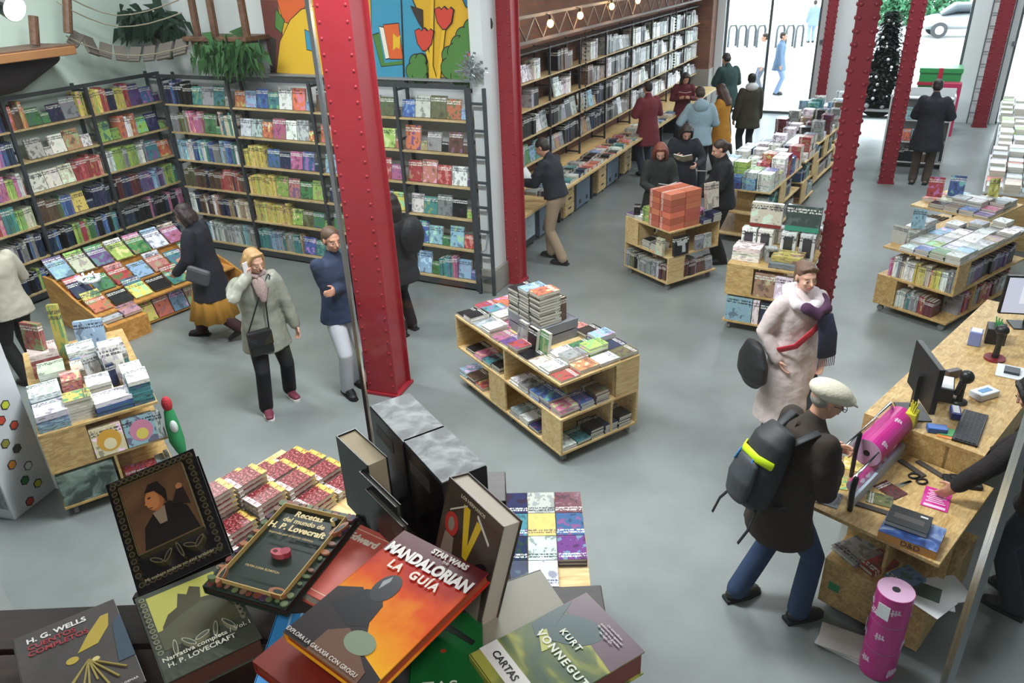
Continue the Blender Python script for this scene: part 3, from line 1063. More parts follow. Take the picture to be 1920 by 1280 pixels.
standing('hardback', MM, 0.74, 0.10, 0.96, 0.20, 0.32, 0.06, 'cream', 0, 'large cream hardback standing on the dark pile beside the orange boxes', seed=3)
standing('hardback', MM, 0.70, 0.55, 0.80, 0.15, 0.20, 0.03, 'black', 0, 'black book standing behind the large cream hardback', seed=4)
standing('mini_figure_box', MM, 0.10, 0.72, 0.85, 0.08, 0.13, 0.06, 'black', -0.8, 'small black upright box at the far corner of the orange-box cart', 'box', ME_BOX)
standing('hardback', MM, 0.20, 0.03, 0.46, 0.24, 0.25, 0.04, 'black', 0, 'black square box with a pale pistol picture on it', 'box', ME_BOX, tilt=0.05, seed=8)
pis = MB().poly([(-.09, .05), (.08, .07), (.09, .03), (.05, .02), (.06, -.09), (.0, -.09), (-.0, .0), (-.08, .01)], 0, 0.0015)
pis.build('pistol_print', plain('pale_print', 'b9bdbf', 0.5), None, tuple(0 for _ in ()) or None)
_p = bpy.data.objects[[o.name for o in bpy.data.objects if o.name.startswith('pistol_print')][-1]]
_h = bpy.data.objects[[o.name for o in bpy.data.objects if o.name.startswith('hardback')][-1]]
_p.parent = _h
_p.matrix_parent_inverse = Matrix.Identity(4)
_p.matrix_local = Matrix.Diagonal((1 / 0.24, 1 / 0.25, 1 / 0.04, 1)) @ Matrix.Translation((0.01, 0.0, 0.04))
for k, (x, c) in enumerate(((0.52, 'grey'), (0.66, 'silver'))):
    standing('hardback', MM, x, 0.04, 0.46, 0.13, 0.19, 0.03, c, 0, f'{cw(c)} slim book standing on the middle shelf of the orange-box cart', mesh=ME_SOFT, tilt=0.05, seed=9 + k)
fill_row('comic_book', 'book', 'comic volume', MM @ Vector((0.28, 0.01, 0.12)), MM.to_3x3() @ Vector((1, 0, 0)), MM.to_3x3() @ Vector((0, -1, 0)), 0.55, parse('s.45 black maroon grey;f.55 grey brown'), 'bottom right shelf, orange-box cart', 'near corner', 1700, hmax=0.24, group='comic volumes on the orange-box cart')
fill_row('comic_book', 'book', 'comic volume', MM @ Vector((0.01, 0.03, 0.12)), MM.to_3x3() @ Vector((0, 1, 0)), MM.to_3x3() @ Vector((-1, 0, 0)), 0.80, parse('s.2 brown maroon;s.3 silver grey;s.3 black grey;s.2 olive grey'), 'bottom left shelf, orange-box cart', 'near corner', 1710, hmax=0.24, tmin=0.03, tmax=0.05, group='comic volumes on the orange-box cart')
grid(MM, 0.46, 0.14, 0.32, 0.21, 0.155, ['grey*4 black*5'], 'middle shelf of the orange-box cart', 1720, group='books around the orange boxes')
standing('hardback', MM, 0.02, 0.16, 0.46, 0.12, 0.22, 0.05, 'cream', -PI / 2, 'cream boxed book standing at the near corner middle shelf of the orange-box cart', mesh=ME_BOX, tilt=0.03)

# board game cart behind the pink-coated woman
r, MG = cart((-1.47, 8.08), (1, -0.05), (0.05, 1), 1, 1, [(1, 'R', 0, .27), (1, 'x', .27, .3), (1, 'L', 0, .3), (0, 'L', .5, .86)], 'pale flake board cart of large board games behind the woman in pink', M_OSB)
GG = 'large board games on the cart behind the pink coat'
bx = lambda x, y, z, w, h, t, c, lab, ang=0, tilt=0.05, seed=1: standing('board_game', MG, x, y, z, w, h, t, c, ang, lab, 'board game', ME_BOX, GG, tilt, seed)
bx(0.17, 0.08, 0.12, 0.29, 0.29, 0.07, 'sky', 'blue and sandy square board game on the bottom shelf of the flake board cart', tilt=0.03)
bx(0.36, 0.08, 0.12, 0.07, 0.29, 0.07, 'f0d8d8', 'white-edged game box with red marks on the bottom shelf', tilt=0.0, seed=5)
bx(0.52, 0.08, 0.12, 0.22, 0.27, 0.07, 'navy', 'dark blue board game on the bottom shelf right of the sandy one', tilt=0.02, seed=7)
bx(0.42, 0.08, 0.46, 0.22, 0.27, 0.07, 'tan', 'tan and green picture board game on the middle shelf', tilt=0.03, seed=8)
bx(0.62, 0.08, 0.46, 0.18, 0.26, 0.07, 'f0dcdc', 'pale pink board game on the middle shelf behind the woman', tilt=0.03, seed=9)
z = 0.8
for k, (c, t) in enumerate((('white', 0.05), ('white', 0.05), ('f0dede', 0.05))):
    book('board_game', ME_BOX, cell(MG, 0.16, 0.25 + k * 0.01, z), (0.30, 0.24, t - 0.001), c, random.Random(k), f'pale flat game box, {ORD[k + 1]} up in the low pile on the flake board cart', 'board game', GG)
    z += t
book('board_game', ME_BOX, cell(MG, 0.60, 0.16, 0.80), (0.34, 0.24, 0.06), 'grey', random.Random(31), 'dark grey flat game box under the yellow one', 'board game', GG)
book('board_game', ME_BOX, cell(MG, 0.60, 0.22, 0.861), (0.32, 0.24, 0.06), 'yellow', random.Random(32), 'yellow and tan flat game box beside the white figure boxes', 'board game', GG)
M_WINDOW = plain('dark_window_film', '3a3b3f', 0.15)
for k, x in enumerate((0.12, 0.30, 0.55, 0.75)):
    o = standing('display_box', MG, x, 0.50, 0.80, 0.16, 0.30, 0.12, 'white', 0, f'tall white window box with a dark figure, {ORD[k + 1]} from the pine cart side', 'box', ME_BOX, 'white window boxes', 0.0, 11 + k)
    c_ = MB().box(-.3, .3, -.36, .36, 1.0, 1.02).build('window_film', M_WINDOW, o)
o = standing('display_box', MG, 0.38, 0.30, 0.80, 0.12, 0.16, 0.10, 'silver', 0.5, 'small silver-framed box with a red and black tag in front of the white boxes', 'box', ME_BOX, None, 0.0, 21)
MB().box(-.28, .45, -.1, .3, 1.0, 1.05).build('price_tag', plain('tag_black', '1b1518', 0.4), o)
bx(0.27, 0.52, 1.102, 0.34, 0.27, 0.07, 'cream', 'large yellow and brown board game standing on top of the white boxes', tilt=0.1, seed=14)
MB().box(-.5, .5, -.5, -.36, 1.0, 1.01).build('printed_band', plain('maroon_print', '7a2a26', 0.4), bpy.data.objects[[o.name for o in bpy.data.objects if o.name.startswith('board_game')][-1]])
bx(0.66, 0.52, 1.102, 0.36, 0.28, 0.07, '3c4a4c', 'large dark green board game standing on top of the white boxes', tilt=0.1, seed=15)
MB().box(-.5, .5, -.5, -.3, 1.0, 1.01).build('printed_band', plain('green_print', '3b8a70', 0.4), bpy.data.objects[[o.name for o in bpy.data.objects if o.name.startswith('board_game')][-1]])
fill_row('board_game', 'board game', 'small game box', MG @ Vector((0.05, 0.80, 0.80)), (1, 0, 0), (0, -1, 0), 0.78, parse('s1 grey black white'), 'rear row, flake board cart', 'pine cart', 1800, hmax=0.24, depth=0.12, tmin=0.09, tmax=0.12, mesh=ME_BOX, group=GG)

# right cart with spines
r, MR = cart((0.81, 8.85), (0.45, 0.89), (-0.88, 0.46), 2, 1, [(0, 'L', .62, .86), (0, 'y', .62, .28), (1, 'R', 0, .26), (1, 'L', -0.0, .02), (1, 'x', .26, .28), (0, 'x', .55, .28)],
             'pale wooden wheeled cart with rows of spines on the right, before the counter', M_OSB)
dY, dX = MR.to_3x3() @ Vector((0, 1, 0)), MR.to_3x3() @ Vector((1, 0, 0))
fill_row('reference_book', 'book', 'spine', MR @ Vector((0.01, 0.03, 0.46)), dY, -dX, 0.74, parse('s.2 white silver grey;s.15 red orange yellow;s.25 yellow black cream;s.15 white blue;s.25 white pink cream grey'),
         'upper shelf of the right cart', 'near corner', 1850, hmax=0.27, tmin=0.018, tmax=0.035, group='spines on the right cart')
fill_row('reference_book', 'book', 'spine', MR @ Vector((0.01, 0.18, 0.12)), dY, -dX, 0.44, parse('s.4 red maroon;s.35 teal grey green;s.25 silver white'), 'lower shelf of the right cart', 'near corner', 1860, hmax=0.25, tmin=0.02, tmax=0.04, group='spines on the right cart')
fill_row('reference_book', 'book', 'spine', MR @ Vector((0.30, 0.01, 0.12)), dX, -dY, 1.2, parse('s1 red maroon grey silver'), 'bottom right side of the right cart', 'near corner', 1870, hmax=0.26, tmin=0.05, tmax=0.07, group='spines on the right cart')
fill_row('reference_book', 'book', 'spine', MR @ Vector((0.30, 0.01, 0.46)), dX, -dY, 1.2, parse('s1 navy purple grey black'), 'upper right side of the right cart', 'near corner', 1880, hmax=0.24, tmin=0.05, tmax=0.07, group='spines on the right cart')
grid(MR, 0.80, 0.10, 0.09, 0.205, 0.17, ['silver*4 green*4 blue*3 white*2 -', 'white/sky*4 silver*3 lime*3 silver*3 grey*5', 'silver*3 sky/white*3 white/silver*3 grey*3 white*7', 'silver*3 white*3 silver*3 sky*3 silver*8',
                                         'tan*3 silver*3 white*3 sky*2 -', 'brown*2 silver*3 black*2 white*4 -', 'white*3 grey*2 silver*4 - -', 'silver*2 white*5 - - -'], 'right cart top', 1900, group='books on top of the right cart', name='right_cart_book', mesh=None, w=0.16, h=0.195)  # plain books, same kind as the centre cart's paperbacks
standing('hardback', MR, 0.20, 0.80, 0.80, 0.17, 0.20, 0.02, 'silver', -PI / 2, 'pale leaflet standing at the left end of the right cart', mesh=ME_SPARE)
standing('hardback', MR, 0.42, 0.72, 0.945, 0.14, 0.22, 0.03, 'sky', -PI / 2 + 0.5, 'pale blue landscape cover standing on a pile of the right cart', tilt=0.2)

# second cart behind it
r, M2 = cart((1.16, 10.62), (0.41, 0.92), (-0.88, 0.48), 1, 1, [(0, 'L', .4, .86), (1, 'R', 0, .5), (1, 'x', .5, .28)], 'wooden cart of bright art books behind the right cart', sz=0.98)
dY2, dX2 = M2.to_3x3() @ Vector((0, 1, 0)), M2.to_3x3() @ Vector((1, 0, 0))
grid(M2, 0.80, 0.11, 0.10, 0.215, 0.19, ['lime/purple*2 blue*3 brown*3 black*3 -', 'pink*3 silver*6 silver*6 cream*3 orange*2', 'black*5 silver*5 white*4 teal*2 red*2', 'grey*4 white*3 - sky*2 -', ], 'rear right cart top', 2000, name='right_cart_book', w=0.18, h=0.21, group='books on top of the second right cart')  # ordinary lying books here too
standing('hardback', M2, 0.30, 0.84, 0.86, 0.19, 0.26, 0.02, 'red', -PI / 2 + 0.5, 'red, yellow and blue large book standing on the second right cart', tilt=0.12, seed=5)
standing('hardback', M2, 0.52, 0.66, 0.86, 0.19, 0.27, 0.02, 'blue', -PI / 2 + 0.5, 'blue and red large book standing beside the red one', tilt=0.12, seed=6)
standing('hardback', M2, 0.80, 0.30, 0.86, 0.13, 0.25, 0.02, 'yellow', -PI / 2 + 0.9, 'olive and yellow book standing alone at the rear of the second right cart', tilt=0.1, seed=7)
fill_row('reference_book', 'book', 'spine', M2 @ Vector((0.01, 0.03, 0.46)), dY2, -dX2, 0.80, parse('s1 grey black silver brown'), 'upper shelf of the second right cart', 'near corner', 2100, hmax=0.24, tmin=0.05, tmax=0.07, group='spines on the second right cart')
fill_row('reference_book', 'book', 'spine', M2 @ Vector((0.01, 0.01, 0.12)), dX2, -dY2, 0.9, parse('s1 teal grey brown'), 'right shelf of the second right cart', 'near corner', 2110, hmax=0.24, tmin=0.06, tmax=0.09, group='spines on the second right cart')


# ------------------------------------------------------------------ people
def remesh(o, vox, smooth=4, fac=0.5):
    md = o.modifiers.new('surface', 'REMESH')
    md.mode = 'VOXEL'
    md.voxel_size = vox
    md.use_smooth_shade = True
    if smooth:
        s = o.modifiers.new('soft', 'SMOOTH')
        s.iterations = smooth
        s.factor = fac
    return o


def ik(a, b, l1, l2, pole):
    """the middle joint between A and B for two bones, bent towards POLE"""
    d = b - a
    L = min(d.length, (l1 + l2) * 0.999)
    dn_ = d.normalized()
    b2 = a + dn_ * L
    x = (l1 * l1 - l2 * l2 + L * L) / (2 * L)
    h = math.sqrt(max(0.0, l1 * l1 - x * x))
    p = Vector(pole)
    p = p - dn_ * p.dot(dn_)
    p = p.normalized() if p.length > 1e-4 else Vector((0, -1, 0))
    return a + dn_ * x + p * h, b2


SKIN = {}


def skin_mat(tone):
    return plain('skin_' + tone, {'fair': 'd8a78f', 'light': 'c9957b', 'tan': 'a97558'}[tone], 0.5, var=0.06, vscale=20)


def cloth(col, kind='woven', rough=0.85):
    return plain(f'{kind}_{col}', col, rough if kind != 'shiny' else 0.42, bump={'woven': 0.25, 'knit': 0.5, 'shiny': 0.5, 'denim': 0.3, 'fleece': 0.35}[kind],
                 bscale={'woven': 14, 'knit': 60, 'shiny': 11, 'denim': 12, 'fleece': 40}[kind], var=0.12, vscale=6)


def person(label, loc, az, h=1.72, lean=0.0, feet=((0.1, 0.02), (-0.1, -0.02)), hands=None, head=(0, 0.15), coat=('22242c', 'hip', 'woven', 1.0),
           legs=('1c1d22', 'woven'), skirt=None, shoes='17171a', sole=None, hair=('2a1d16', 'short'), tone='light', near=False, curl=0.8, hidden_hands=False, glasses=False, heel=(0, 0), sh=1.0):
    """a standing figure. loc: floor point, az: facing angle; feet/hands in metres in the figure's frame (x to its right, y forward)"""
    s = h / 1.74
    r = empty('person', (loc[0], loc[1], 0), az, label=label, cat='person')
    vb, vc = (0.0065, 0.011) if near else (0.010, 0.016)
    V3 = Vector
    sc = lambda v: V3(v) * s
    fy = (feet[0][1] + feet[1][1]) / 2
    fx = (feet[0][0] + feet[1][0]) / 2
    pel = V3((fx, fy * 0.9, 0.93))
    if abs(feet[0][1] - feet[1][1]) > 0.3:
        pel.z -= 0.02
    sd = V3((0, math.sin(lean), math.cos(lean)))
    bk = V3((0, math.cos(lean), -math.sin(lean)))     # chest forward direction
    neck = pel + sd * 0.53
    shz = pel + sd * 0.475
    sw = 0.175 * sh
    S_ = [shz + V3((sw, 0, 0)), shz - V3((sw, 0, 0))]
    hy, hp = head
    hR = Matrix.Rotation(hy, 3, 'Z') @ Matrix.Rotation(-(hp + lean * 0.5), 3, 'X')
    hc = neck + sd * 0.04 + hR @ V3((0, 0.02, 0.125))
    if hands is None:
        hands = ((0.27, 0.08, 0.80), (-0.27, 0.08, 0.80))
    H_, E_ = [], []
    for i in (0, 1):
        sgn = 1 if i == 0 else -1
        t = V3(hands[i])
        e, wv = ik(S_[i], t, 0.285, 0.255, (sgn * 0.55, -0.55, -0.6))
        H_.append(wv)
        E_.append(e)
    F_, K_, HP = [], [], []
    for i in (0, 1):
        sgn = 1 if i == 0 else -1
        a = V3((feet[i][0], feet[i][1], 0.085 + heel[i] * 0.12))
        hip = pel + V3((sgn * 0.09, 0, -0.03))
        k, a2 = ik(hip, a, 0.435, 0.43, (sgn * 0.1, 1, 0))
        HP.append(hip)
        K_.append(k)
        F_.append(a)
    # body, one surface: head, neck, trunk, arms with hands, legs
    m = MB()
    hm = lambda v: hc + hR @ V3(v)
    R3 = hR
    m.ball(hm((0, -0.018, 0.028)), (0.074, 0.094, 0.084), 20, R3)
    m.ball(hm((0, 0.022, -0.03)), (0.058, 0.068, 0.082), 18, R3)
    m.ball(hm((0, 0.038, -0.078)), (0.036, 0.042, 0.030), 14, R3)
    m.ball(hm((0, 0.055, 0.022)), (0.052, 0.03, 0.022), 14, R3)
    m.loft([hm((0, 0.083, 0.012)), hm((0, 0.098, -0.012)), hm((0, 0.108, -0.028))], [0.007, 0.009, 0.0125], seg=10)
    for sx in (-1, 1):
        m.ball(hm((sx * 0.034, 0.066, -0.028)), (0.022, 0.016, 0.016), 12, R3)
        m.ball(hm((sx * 0.076, -0.012, -0.005)), (0.010, 0.018, 0.032), 10, R3)
    m.ball(hm((0, 0.082, -0.055)), (0.020, 0.013, 0.012), 10, R3)
    m.loft([neck - sd * 0.06, hc + R3 @ V3((0, -0.02, -0.05))], [0.056, 0.05])
    m.loft([pel - sd * 0.06, pel + sd * 0.1, pel + sd * 0.3, pel + sd * 0.45], [(0.13, 0.09), (0.12, 0.08), (0.14, 0.095), (0.12, 0.07)])
    for i in (0, 1):
        sgn = 1 if i == 0 else -1
        m.loft([S_[i] - sd * 0.01, (S_[i] + E_[i]) / 2, E_[i], (E_[i] * 0.6 + H_[i] * 0.4), H_[i]], [0.05, 0.043, 0.036, 0.036, 0.025])
        d = (H_[i] - E_[i]).normalized()
        # palm faces the body's middle line or up, whichever the pose gives
        side = V3((-sgn, 0.25, 0.15))
        side = (side - d * side.dot(d)).normalized()      # palm normal
        th = d.cross(side).normalized() * sgn              # across the palm
        if th.dot(V3((0, 0.6, 0.8))) < 0:
            th = -th
        pc = H_[i] + d * 0.05
        Rm = Matrix((th, d, side)).transposed()
        m.ball(pc, (0.040, 0.052, 0.016), 14, Rm)
        for q, (off, ln) in enumerate(((0.028, 0.072), (0.010, 0.08), (-0.009, 0.075), (-0.027, 0.06))):
            b0 = pc + th * off + d * 0.035
            c1, c2 = curl * (0.6 + 0.12 * q), curl * (1.2 + 0.1 * q)
            p1 = b0 + (d * math.cos(c1 * 0.5) + side * math.sin(c1 * 0.5)) * ln * 0.42
            p2 = p1 + (d * math.cos(c1) + side * math.sin(c1)) * ln * 0.32
            p3 = p2 + (d * math.cos(c2) + side * math.sin(c2)) * ln * 0.28
            m.loft([b0, p1, p2, p3], [0.0095, 0.009, 0.0085, 0.0075], seg=8)
        b0 = pc + th * 0.03 - d * 0.02
        p1 = b0 + (th * 0.8 + d * 0.6 + side * 0.4).normalized() * 0.035
        p2 = p1 + (th * 0.25 + d * 0.9 + side * 0.6).normalized() * 0.03
        m.loft([b0, p1, p2], [0.013, 0.011, 0.009], seg=8)
        m.loft([HP[i], (HP[i] + K_[i]) / 2, K_[i], K_[i] * 0.6 + F_[i] * 0.4, F_[i]], [0.075, 0.065, 0.048, 0.05, 0.036])
        m.loft([F_[i] + V3((0, -0.02, -0.035)), F_[i] + V3((0, 0.09, -0.055))], [(0.024, 0.02), (0.024, 0.012)])
    m.xf(Matrix.Scale(s, 4))
    remesh(m.build('body', skin_mat(tone), r), vb, 2)
    # face details
    me_w, me_d = plain('eye_white', 'b3aaa2', 0.4), plain('iris_dark', '2a1c14', 0.25)
    for sx in (-1, 1):
        e = MB().ball(sc(hm((sx * 0.031, 0.077, -0.004))), (0.0105 * s, 0.007 * s, 0.0058 * s), 10, R3).build('eye', me_w, r, smooth=True)
        MB().ball(sc(hm((sx * 0.031, 0.0835, -0.004))), (0.0055 * s, 0.002 * s, 0.0055 * s), 8, R3).build('iris', me_d, e, smooth=True)
        MB().loft([sc(hm((sx * 0.018, 0.088, 0.016))), sc(hm((sx * 0.034, 0.084, 0.022))), sc(hm((sx * 0.048, 0.073, 0.014)))], [0.003 * s] * 3, seg=6).build('eyebrow', plain('brow_' + hair[0], hair[0], 0.8), r)
    MB().loft([sc(hm((-0.020, 0.086, -0.056))), sc(hm((0, 0.096, -0.053))), sc(hm((0.020, 0.086, -0.056)))], [(0.005 * s, 0.004 * s)] * 3, seg=8).build('lips', plain('lips_' + tone, 'a4524c', 0.45), r)
    # legs
    if legs:
        c, kd = legs
        m = MB()
        m.loft([pel + sd * 0.08, pel, pel - V3((0, 0, 0.08))], [(0.155, 0.115), (0.168, 0.125), (0.15, 0.11)], seg=18)
        for i in (0, 1):
            m.loft([HP[i], (HP[i] * 0.5 + K_[i] * 0.5), K_[i], K_[i] * 0.5 + F_[i] * 0.5, F_[i] + V3((0, 0, 0.0))], [0.097, 0.089, 0.073, 0.073, 0.072])
        m.xf(Matrix.Scale(s, 4))
        remesh(m.build('trousers' if not skirt else 'leggings', cloth(c, kd), r), vc, 3)
    if skirt:
        c, zl = skirt
        m = MB()
        zb = pel.z - zl
        m.loft([pel + V3((0, 0, 0.1)), pel, V3((pel.x, pel.y * 0.7, (pel.z + zb) / 2)), V3((pel.x, pel.y * 0.5, zb))], [(0.14, 0.10), (0.17, 0.13), (0.235, 0.20), (0.30, 0.27)], seg=56,
               wave=lambda t, an: 0.07 * t * math.sin(an * 11), round_ends=False)
        m.xf(Matrix.Scale(s, 4)).build('skirt', cloth(c, 'woven'), r, smooth=True)
    for i in (0, 1):
        m = MB()
        f = F_[i]
        toe = V3((0.02 * (1 if i == 0 else -1), 0.155, -0.052 - heel[i] * 0.10))
        m.loft([f + V3((0, -0.045, -0.035)), f + V3((0, 0.02, -0.02)), f + V3((0, 0.08, -0.04)) + V3((0, 0, -heel[i] * 0.05)), f + toe], [(0.040, 0.036), (0.043, 0.052), (0.046, 0.038), (0.040, 0.026)], seg=14)
        m.loft([f + V3((0, -0.01, -0.02)), f + V3((0, -0.01, 0.012))], [0.044, 0.046])
        m.xf(Matrix.Scale(s, 4))
        sh_ = remesh(m.build('shoe', plain('shoe_' + shoes, shoes, 0.5, bump=0.2, bscale=60), r), vb * 1.1, 2)
        m = MB()
        if heel[i] < 0.2:
            m.poly([(f.x + (x * (1 if i == 0 else -1)), f.y + y) for x, y in ((-.038, -.085), (.038, -.085), (.046, 0), (.055, .09), (.045, .17), (.015, .195), (-.02, .18), (-.042, .09), (-.04, 0))], 0.0, 0.024)
            m.xf(Matrix.Scale(s, 4)).build('sole', plain('sole_' + (sole or '101012'), sole or '101012', 0.7), sh_)
        else:
            m.bm.free()
    # coat / top
    c, ln, kd, puff = coat
    zl = {'waist': 0.02, 'hip': 0.12, 'mid': 0.24, 'thigh': 0.34, 'knee': 0.46, 'calf': 0.62}[ln]
    m = MB()
    # torso lofted from the collar down
    pts = [neck + sd * 0.035, neck - sd * 0.01, shz + sd * 0.0, pel + sd * 0.36 + bk * 0.0, pel + sd * 0.16, pel]
    rad = [(0.066, 0.068), (0.095, 0.085), (0.185 * sh, 0.105), (0.182 * sh, 0.128), (0.165, 0.122), (0.19, 0.145)]
    if zl > 0.03:
        pts.append(V3((pel.x, pel.y * 0.85, pel.z - zl)))
        rad.append((0.20 + zl * 0.10, 0.155 + zl * 0.10))
    rad = [(a * (0.5 + 0.5 * puff) if k > 1 else a, b_ * (0.4 + 0.6 * puff) if k > 1 else b_) for k, (a, b_) in enumerate(rad)]
    m.loft(pts, rad, seg=22, round_ends='start')
    for i in (0, 1):
        w_ = H_[i] + (E_[i] - H_[i]).normalized() * 0.005
        m.loft([S_[i] * 0.96 + shz * 0.04, (S_[i] + E_[i]) / 2, E_[i], (E_[i] + w_) / 2, w_], [0.072 * (0.5 + puff * 0.5), 0.066 * puff, 0.060 * puff, 0.055 * puff, 0.047 * puff], seg=14)
    m.xf(Matrix.Scale(s, 4))
    co = remesh(m.build('jacket' if ln != 'waist' else 'sweater', cloth(c, kd), r), vc, 9)
    tx = bpy.data.textures.get('cloth_folds')
    if not tx:
        tx = bpy.data.textures.new('cloth_folds', 'CLOUDS')
        tx.noise_scale = 0.16
        tx.noise_depth = 2
    dm = co.modifiers.new('folds', 'DISPLACE')
    dm.texture = tx
    dm.strength = 0.026
    dm.mid_level = 0.5
    dm.texture_coords = 'LOCAL'
    # hair
    hcx, st = hair
    mh = plain('hair_' + hcx, hcx, 0.5, bump=0.6, bscale=30, var=0.25, vscale=25, stretch=(3, 3, 0.5))
    m = MB()
    if st != 'none':
        m.ball(hm((0, -0.030, 0.044)), (0.083, 0.097, 0.080), 20, R3)
        m.ball(hm((0, -0.050, 0.0)), (0.080, 0.070, 0.080), 18, R3)
    if st in ('bob', 'long', 'wavy'):
        zend = {'bob': -0.115, 'long': -0.30, 'wavy': -0.24}[st]
        for sx in (-1, 1):
            m.loft([hm((sx * 0.050, 0.030, 0.082)), hm((sx * 0.080, 0.016, 0.02)), hm((sx * 0.086, 0.012, -0.06)), hm((sx * 0.086, 0.018, zend * 0.9))], [0.018, 0.022, 0.027, 0.024], seg=10)
            m.loft([hm((sx * 0.06, -0.03, 0.04)), hm((sx * 0.08, -0.03, -0.04)), hm((sx * 0.072, -0.035, zend))], [0.04, 0.042, 0.03], seg=10)
        m.loft([hm((0, -0.07, 0.04)), hm((0, -0.085, -0.06)), hm((0, -0.08, zend * 1.05))], [(0.07, 0.04), (0.085, 0.04), (0.07, 0.025)], seg=14)
        m.loft([hm((-0.055, 0.035, 0.085)), hm((-0.01, 0.052, 0.098)), hm((0.05, 0.035, 0.088))], [0.015, 0.015, 0.015], seg=10)
    if st in ('pony', 'bun'):
        m.loft([hm((0, -0.10, 0.03)), hm((0, -0.145, -0.01)), hm((0.0, -0.13, -0.12 if st == 'pony' else -0.03))], [0.03, 0.034, 0.02], seg=10)
    if st == 'updo':
        m.ball(hm((0, -0.10, 0.06)), (0.055, 0.045, 0.05), 12, R3)
        m.loft([hm((-0.055, 0.04, 0.075)), hm((0.0, 0.062, 0.100)), hm((0.055, 0.04, 0.08))], [0.02, 0.022, 0.018], seg=10)
    if st != 'none':
        m.xf(Matrix.Scale(s, 4))
        remesh(m.build('hair', mh, r), vb * 1.1, 2)
    else:
        m.bm.free()
    if glasses:
        m = MB()
        for sx in (-1, 1):
            for q in range(12):
                a0, a1 = 2 * PI * q / 12, 2 * PI * (q + 1) / 12
                m.cyl(sc(hm((sx * 0.034 + 0.024 * math.cos(a0), 0.097, -0.006 + 0.018 * math.sin(a0)))), sc(hm((sx * 0.034 + 0.024 * math.cos(a1), 0.097, -0.006 + 0.018 * math.sin(a1)))), 0.0022, seg=6)
            m.cyl(sc(hm((sx * 0.058, 0.097, 0.0))), sc(hm((sx * 0.082, 0.0, 0.008))), 0.0022, seg=6)
        m.build('spectacles', M_BLACK, r)
    fig = dict(root=r, s=s, hm=lambda v: sc(hm(v)), hR=hR, neck=sc(neck), pel=sc(pel), sh=[sc(v) for v in S_], H=[sc(v) for v in H_], E=[sc(v) for v in E_], sd=sd, bk=bk,
               W=Matrix.Translation((loc[0], loc[1], 0)) @ Matrix.Rotation(az, 4, 'Z'), F=[sc(v) for v in F_], K=[sc(v) for v in K_], chest=sc(pel + sd * 0.36))
    return fig


def facing(loc, s_deg):
    """0 = turned away from the camera, 90 = to the photo's left, 180 = towards the camera"""
    return math.atan2(-loc[0], loc[1]) + math.radians(s_deg)


def held_book(fig, c, label, off=(0, 0.06, 0.03), dims=(0.14, 0.2, 0.02), pitch=0.9, openb=True, name='book'):
    """an open book or paper held between the hands"""
    p = (fig['H'][0] + fig['H'][1]) / 2 + Vector(off)
    M = fig['W'] @ Matrix.Translation(p) @ Matrix.Rotation(pitch, 4, 'X')
    m = MB()
    w_, h_, t_ = dims
    if openb:
        for sx in (-1, 1):
            Rr = Matrix.Rotation(-sx * 0.25, 4, 'Y')
            m.box(0, sx * w_, -h_ / 2, h_ / 2, 0, 0.003, M=Rr, mi=0).box(0, sx * (w_ - 0.006), -h_ / 2 + 0.005, h_ / 2 - 0.005, 0.003, 0.003 + t_ / 2, M=Rr, mi=1)
    else:
        m.box(-w_ / 2, w_ / 2, -h_ / 2, h_ / 2, 0, t_, mi=0).box(-w_ / 2 + 0.005, w_ / 2 + 0.001, -h_ / 2 - 0.001, h_ / 2 + 0.001, 0.003, t_ - 0.003, mi=1)
    o = m.build(name, [plain('cover_' + c, c, 0.4), M_PAPER], M=M)
    return tag(o, label, 'book' if name == 'book' else 'paper')


def strap(fig, pts, rad, mat, name, parent=None):
    return MB().loft(pts, rad, seg=8).build(name, mat, parent)


# silver coat, phone at her ear, small bag across
f1 = person('woman in a silver padded coat and maroon shoes, phone at her ear', (-5.12, 4.74), facing((-5.12, 4.74), 192), 1.66, 0.03,
            feet=((0.16, 0.13), (-0.16, -0.10)), hands=((0.10, 0.15, 1.50), (-0.30, 0.10, 0.82)), head=(0.35, 0.3), coat=('8e8f83', 'mid', 'shiny', 1.22), legs=('16161a', 'woven'),
            shoes='6e2a3c', sole='d8d6d6', hair=('b08a5c', 'bob'), tone='fair', near=True)
mb = MB()
n_ = f1['neck']
mb.loft([n_ + Vector((0.07, 0.02, 0.03)), n_ + Vector((0.0, 0.10, 0.0)), n_ + Vector((-0.08, 0.03, 0.02)), n_ + Vector((0, -0.07, 0.04)), n_ + Vector((0.07, 0.02, 0.03))], [0.035] * 5, seg=10)
mb.loft([n_ + Vector((0.0, 0.11, -0.02)), n_ + Vector((-0.01, 0.15, -0.12)), n_ + Vector((-0.01, 0.16, -0.2))], [(0.06, 0.03), (0.06, 0.025), (0.03, 0.02)], seg=10)
sc_ = mb.build('scarf', plain('patterned_scarf', '9d8783', 0.9, var=0.6, vscale=45), f1['root'], smooth=True)
tag(MB().box(-0.035, 0.035, -0.005, 0.005, -0.07, 0.07, 0.004).build('phone', plain('phone_white', 'd5d3d6', 0.3), M=f1['W'] @ Matrix.Translation(f1['H'][0] + Vector((-0.02, 0.0, 0.07))) @ Matrix.Rotation(0.5, 4, 'Z')),
    "pale phone held to the silver-coated woman's ear", 'phone')
bg = empty('shoulder_bag', M=f1['W'] @ Matrix.Translation(f1['pel'] + Vector((0.10, 0.20, -0.08))), label='small black bag worn across the front of the silver coat', cat='bag')
MB().box(-0.11, 0.11, -0.04, 0.04, -0.12, 0.12, 0.02).build('bag_body', plain('black_leather', '15161a', 0.5), bg)
MB().box(-0.112, 0.112, 0.036, 0.046, -0.02, 0.12, 0.008).build('flap', plain('black_leather', '15161a', 0.5), bg)
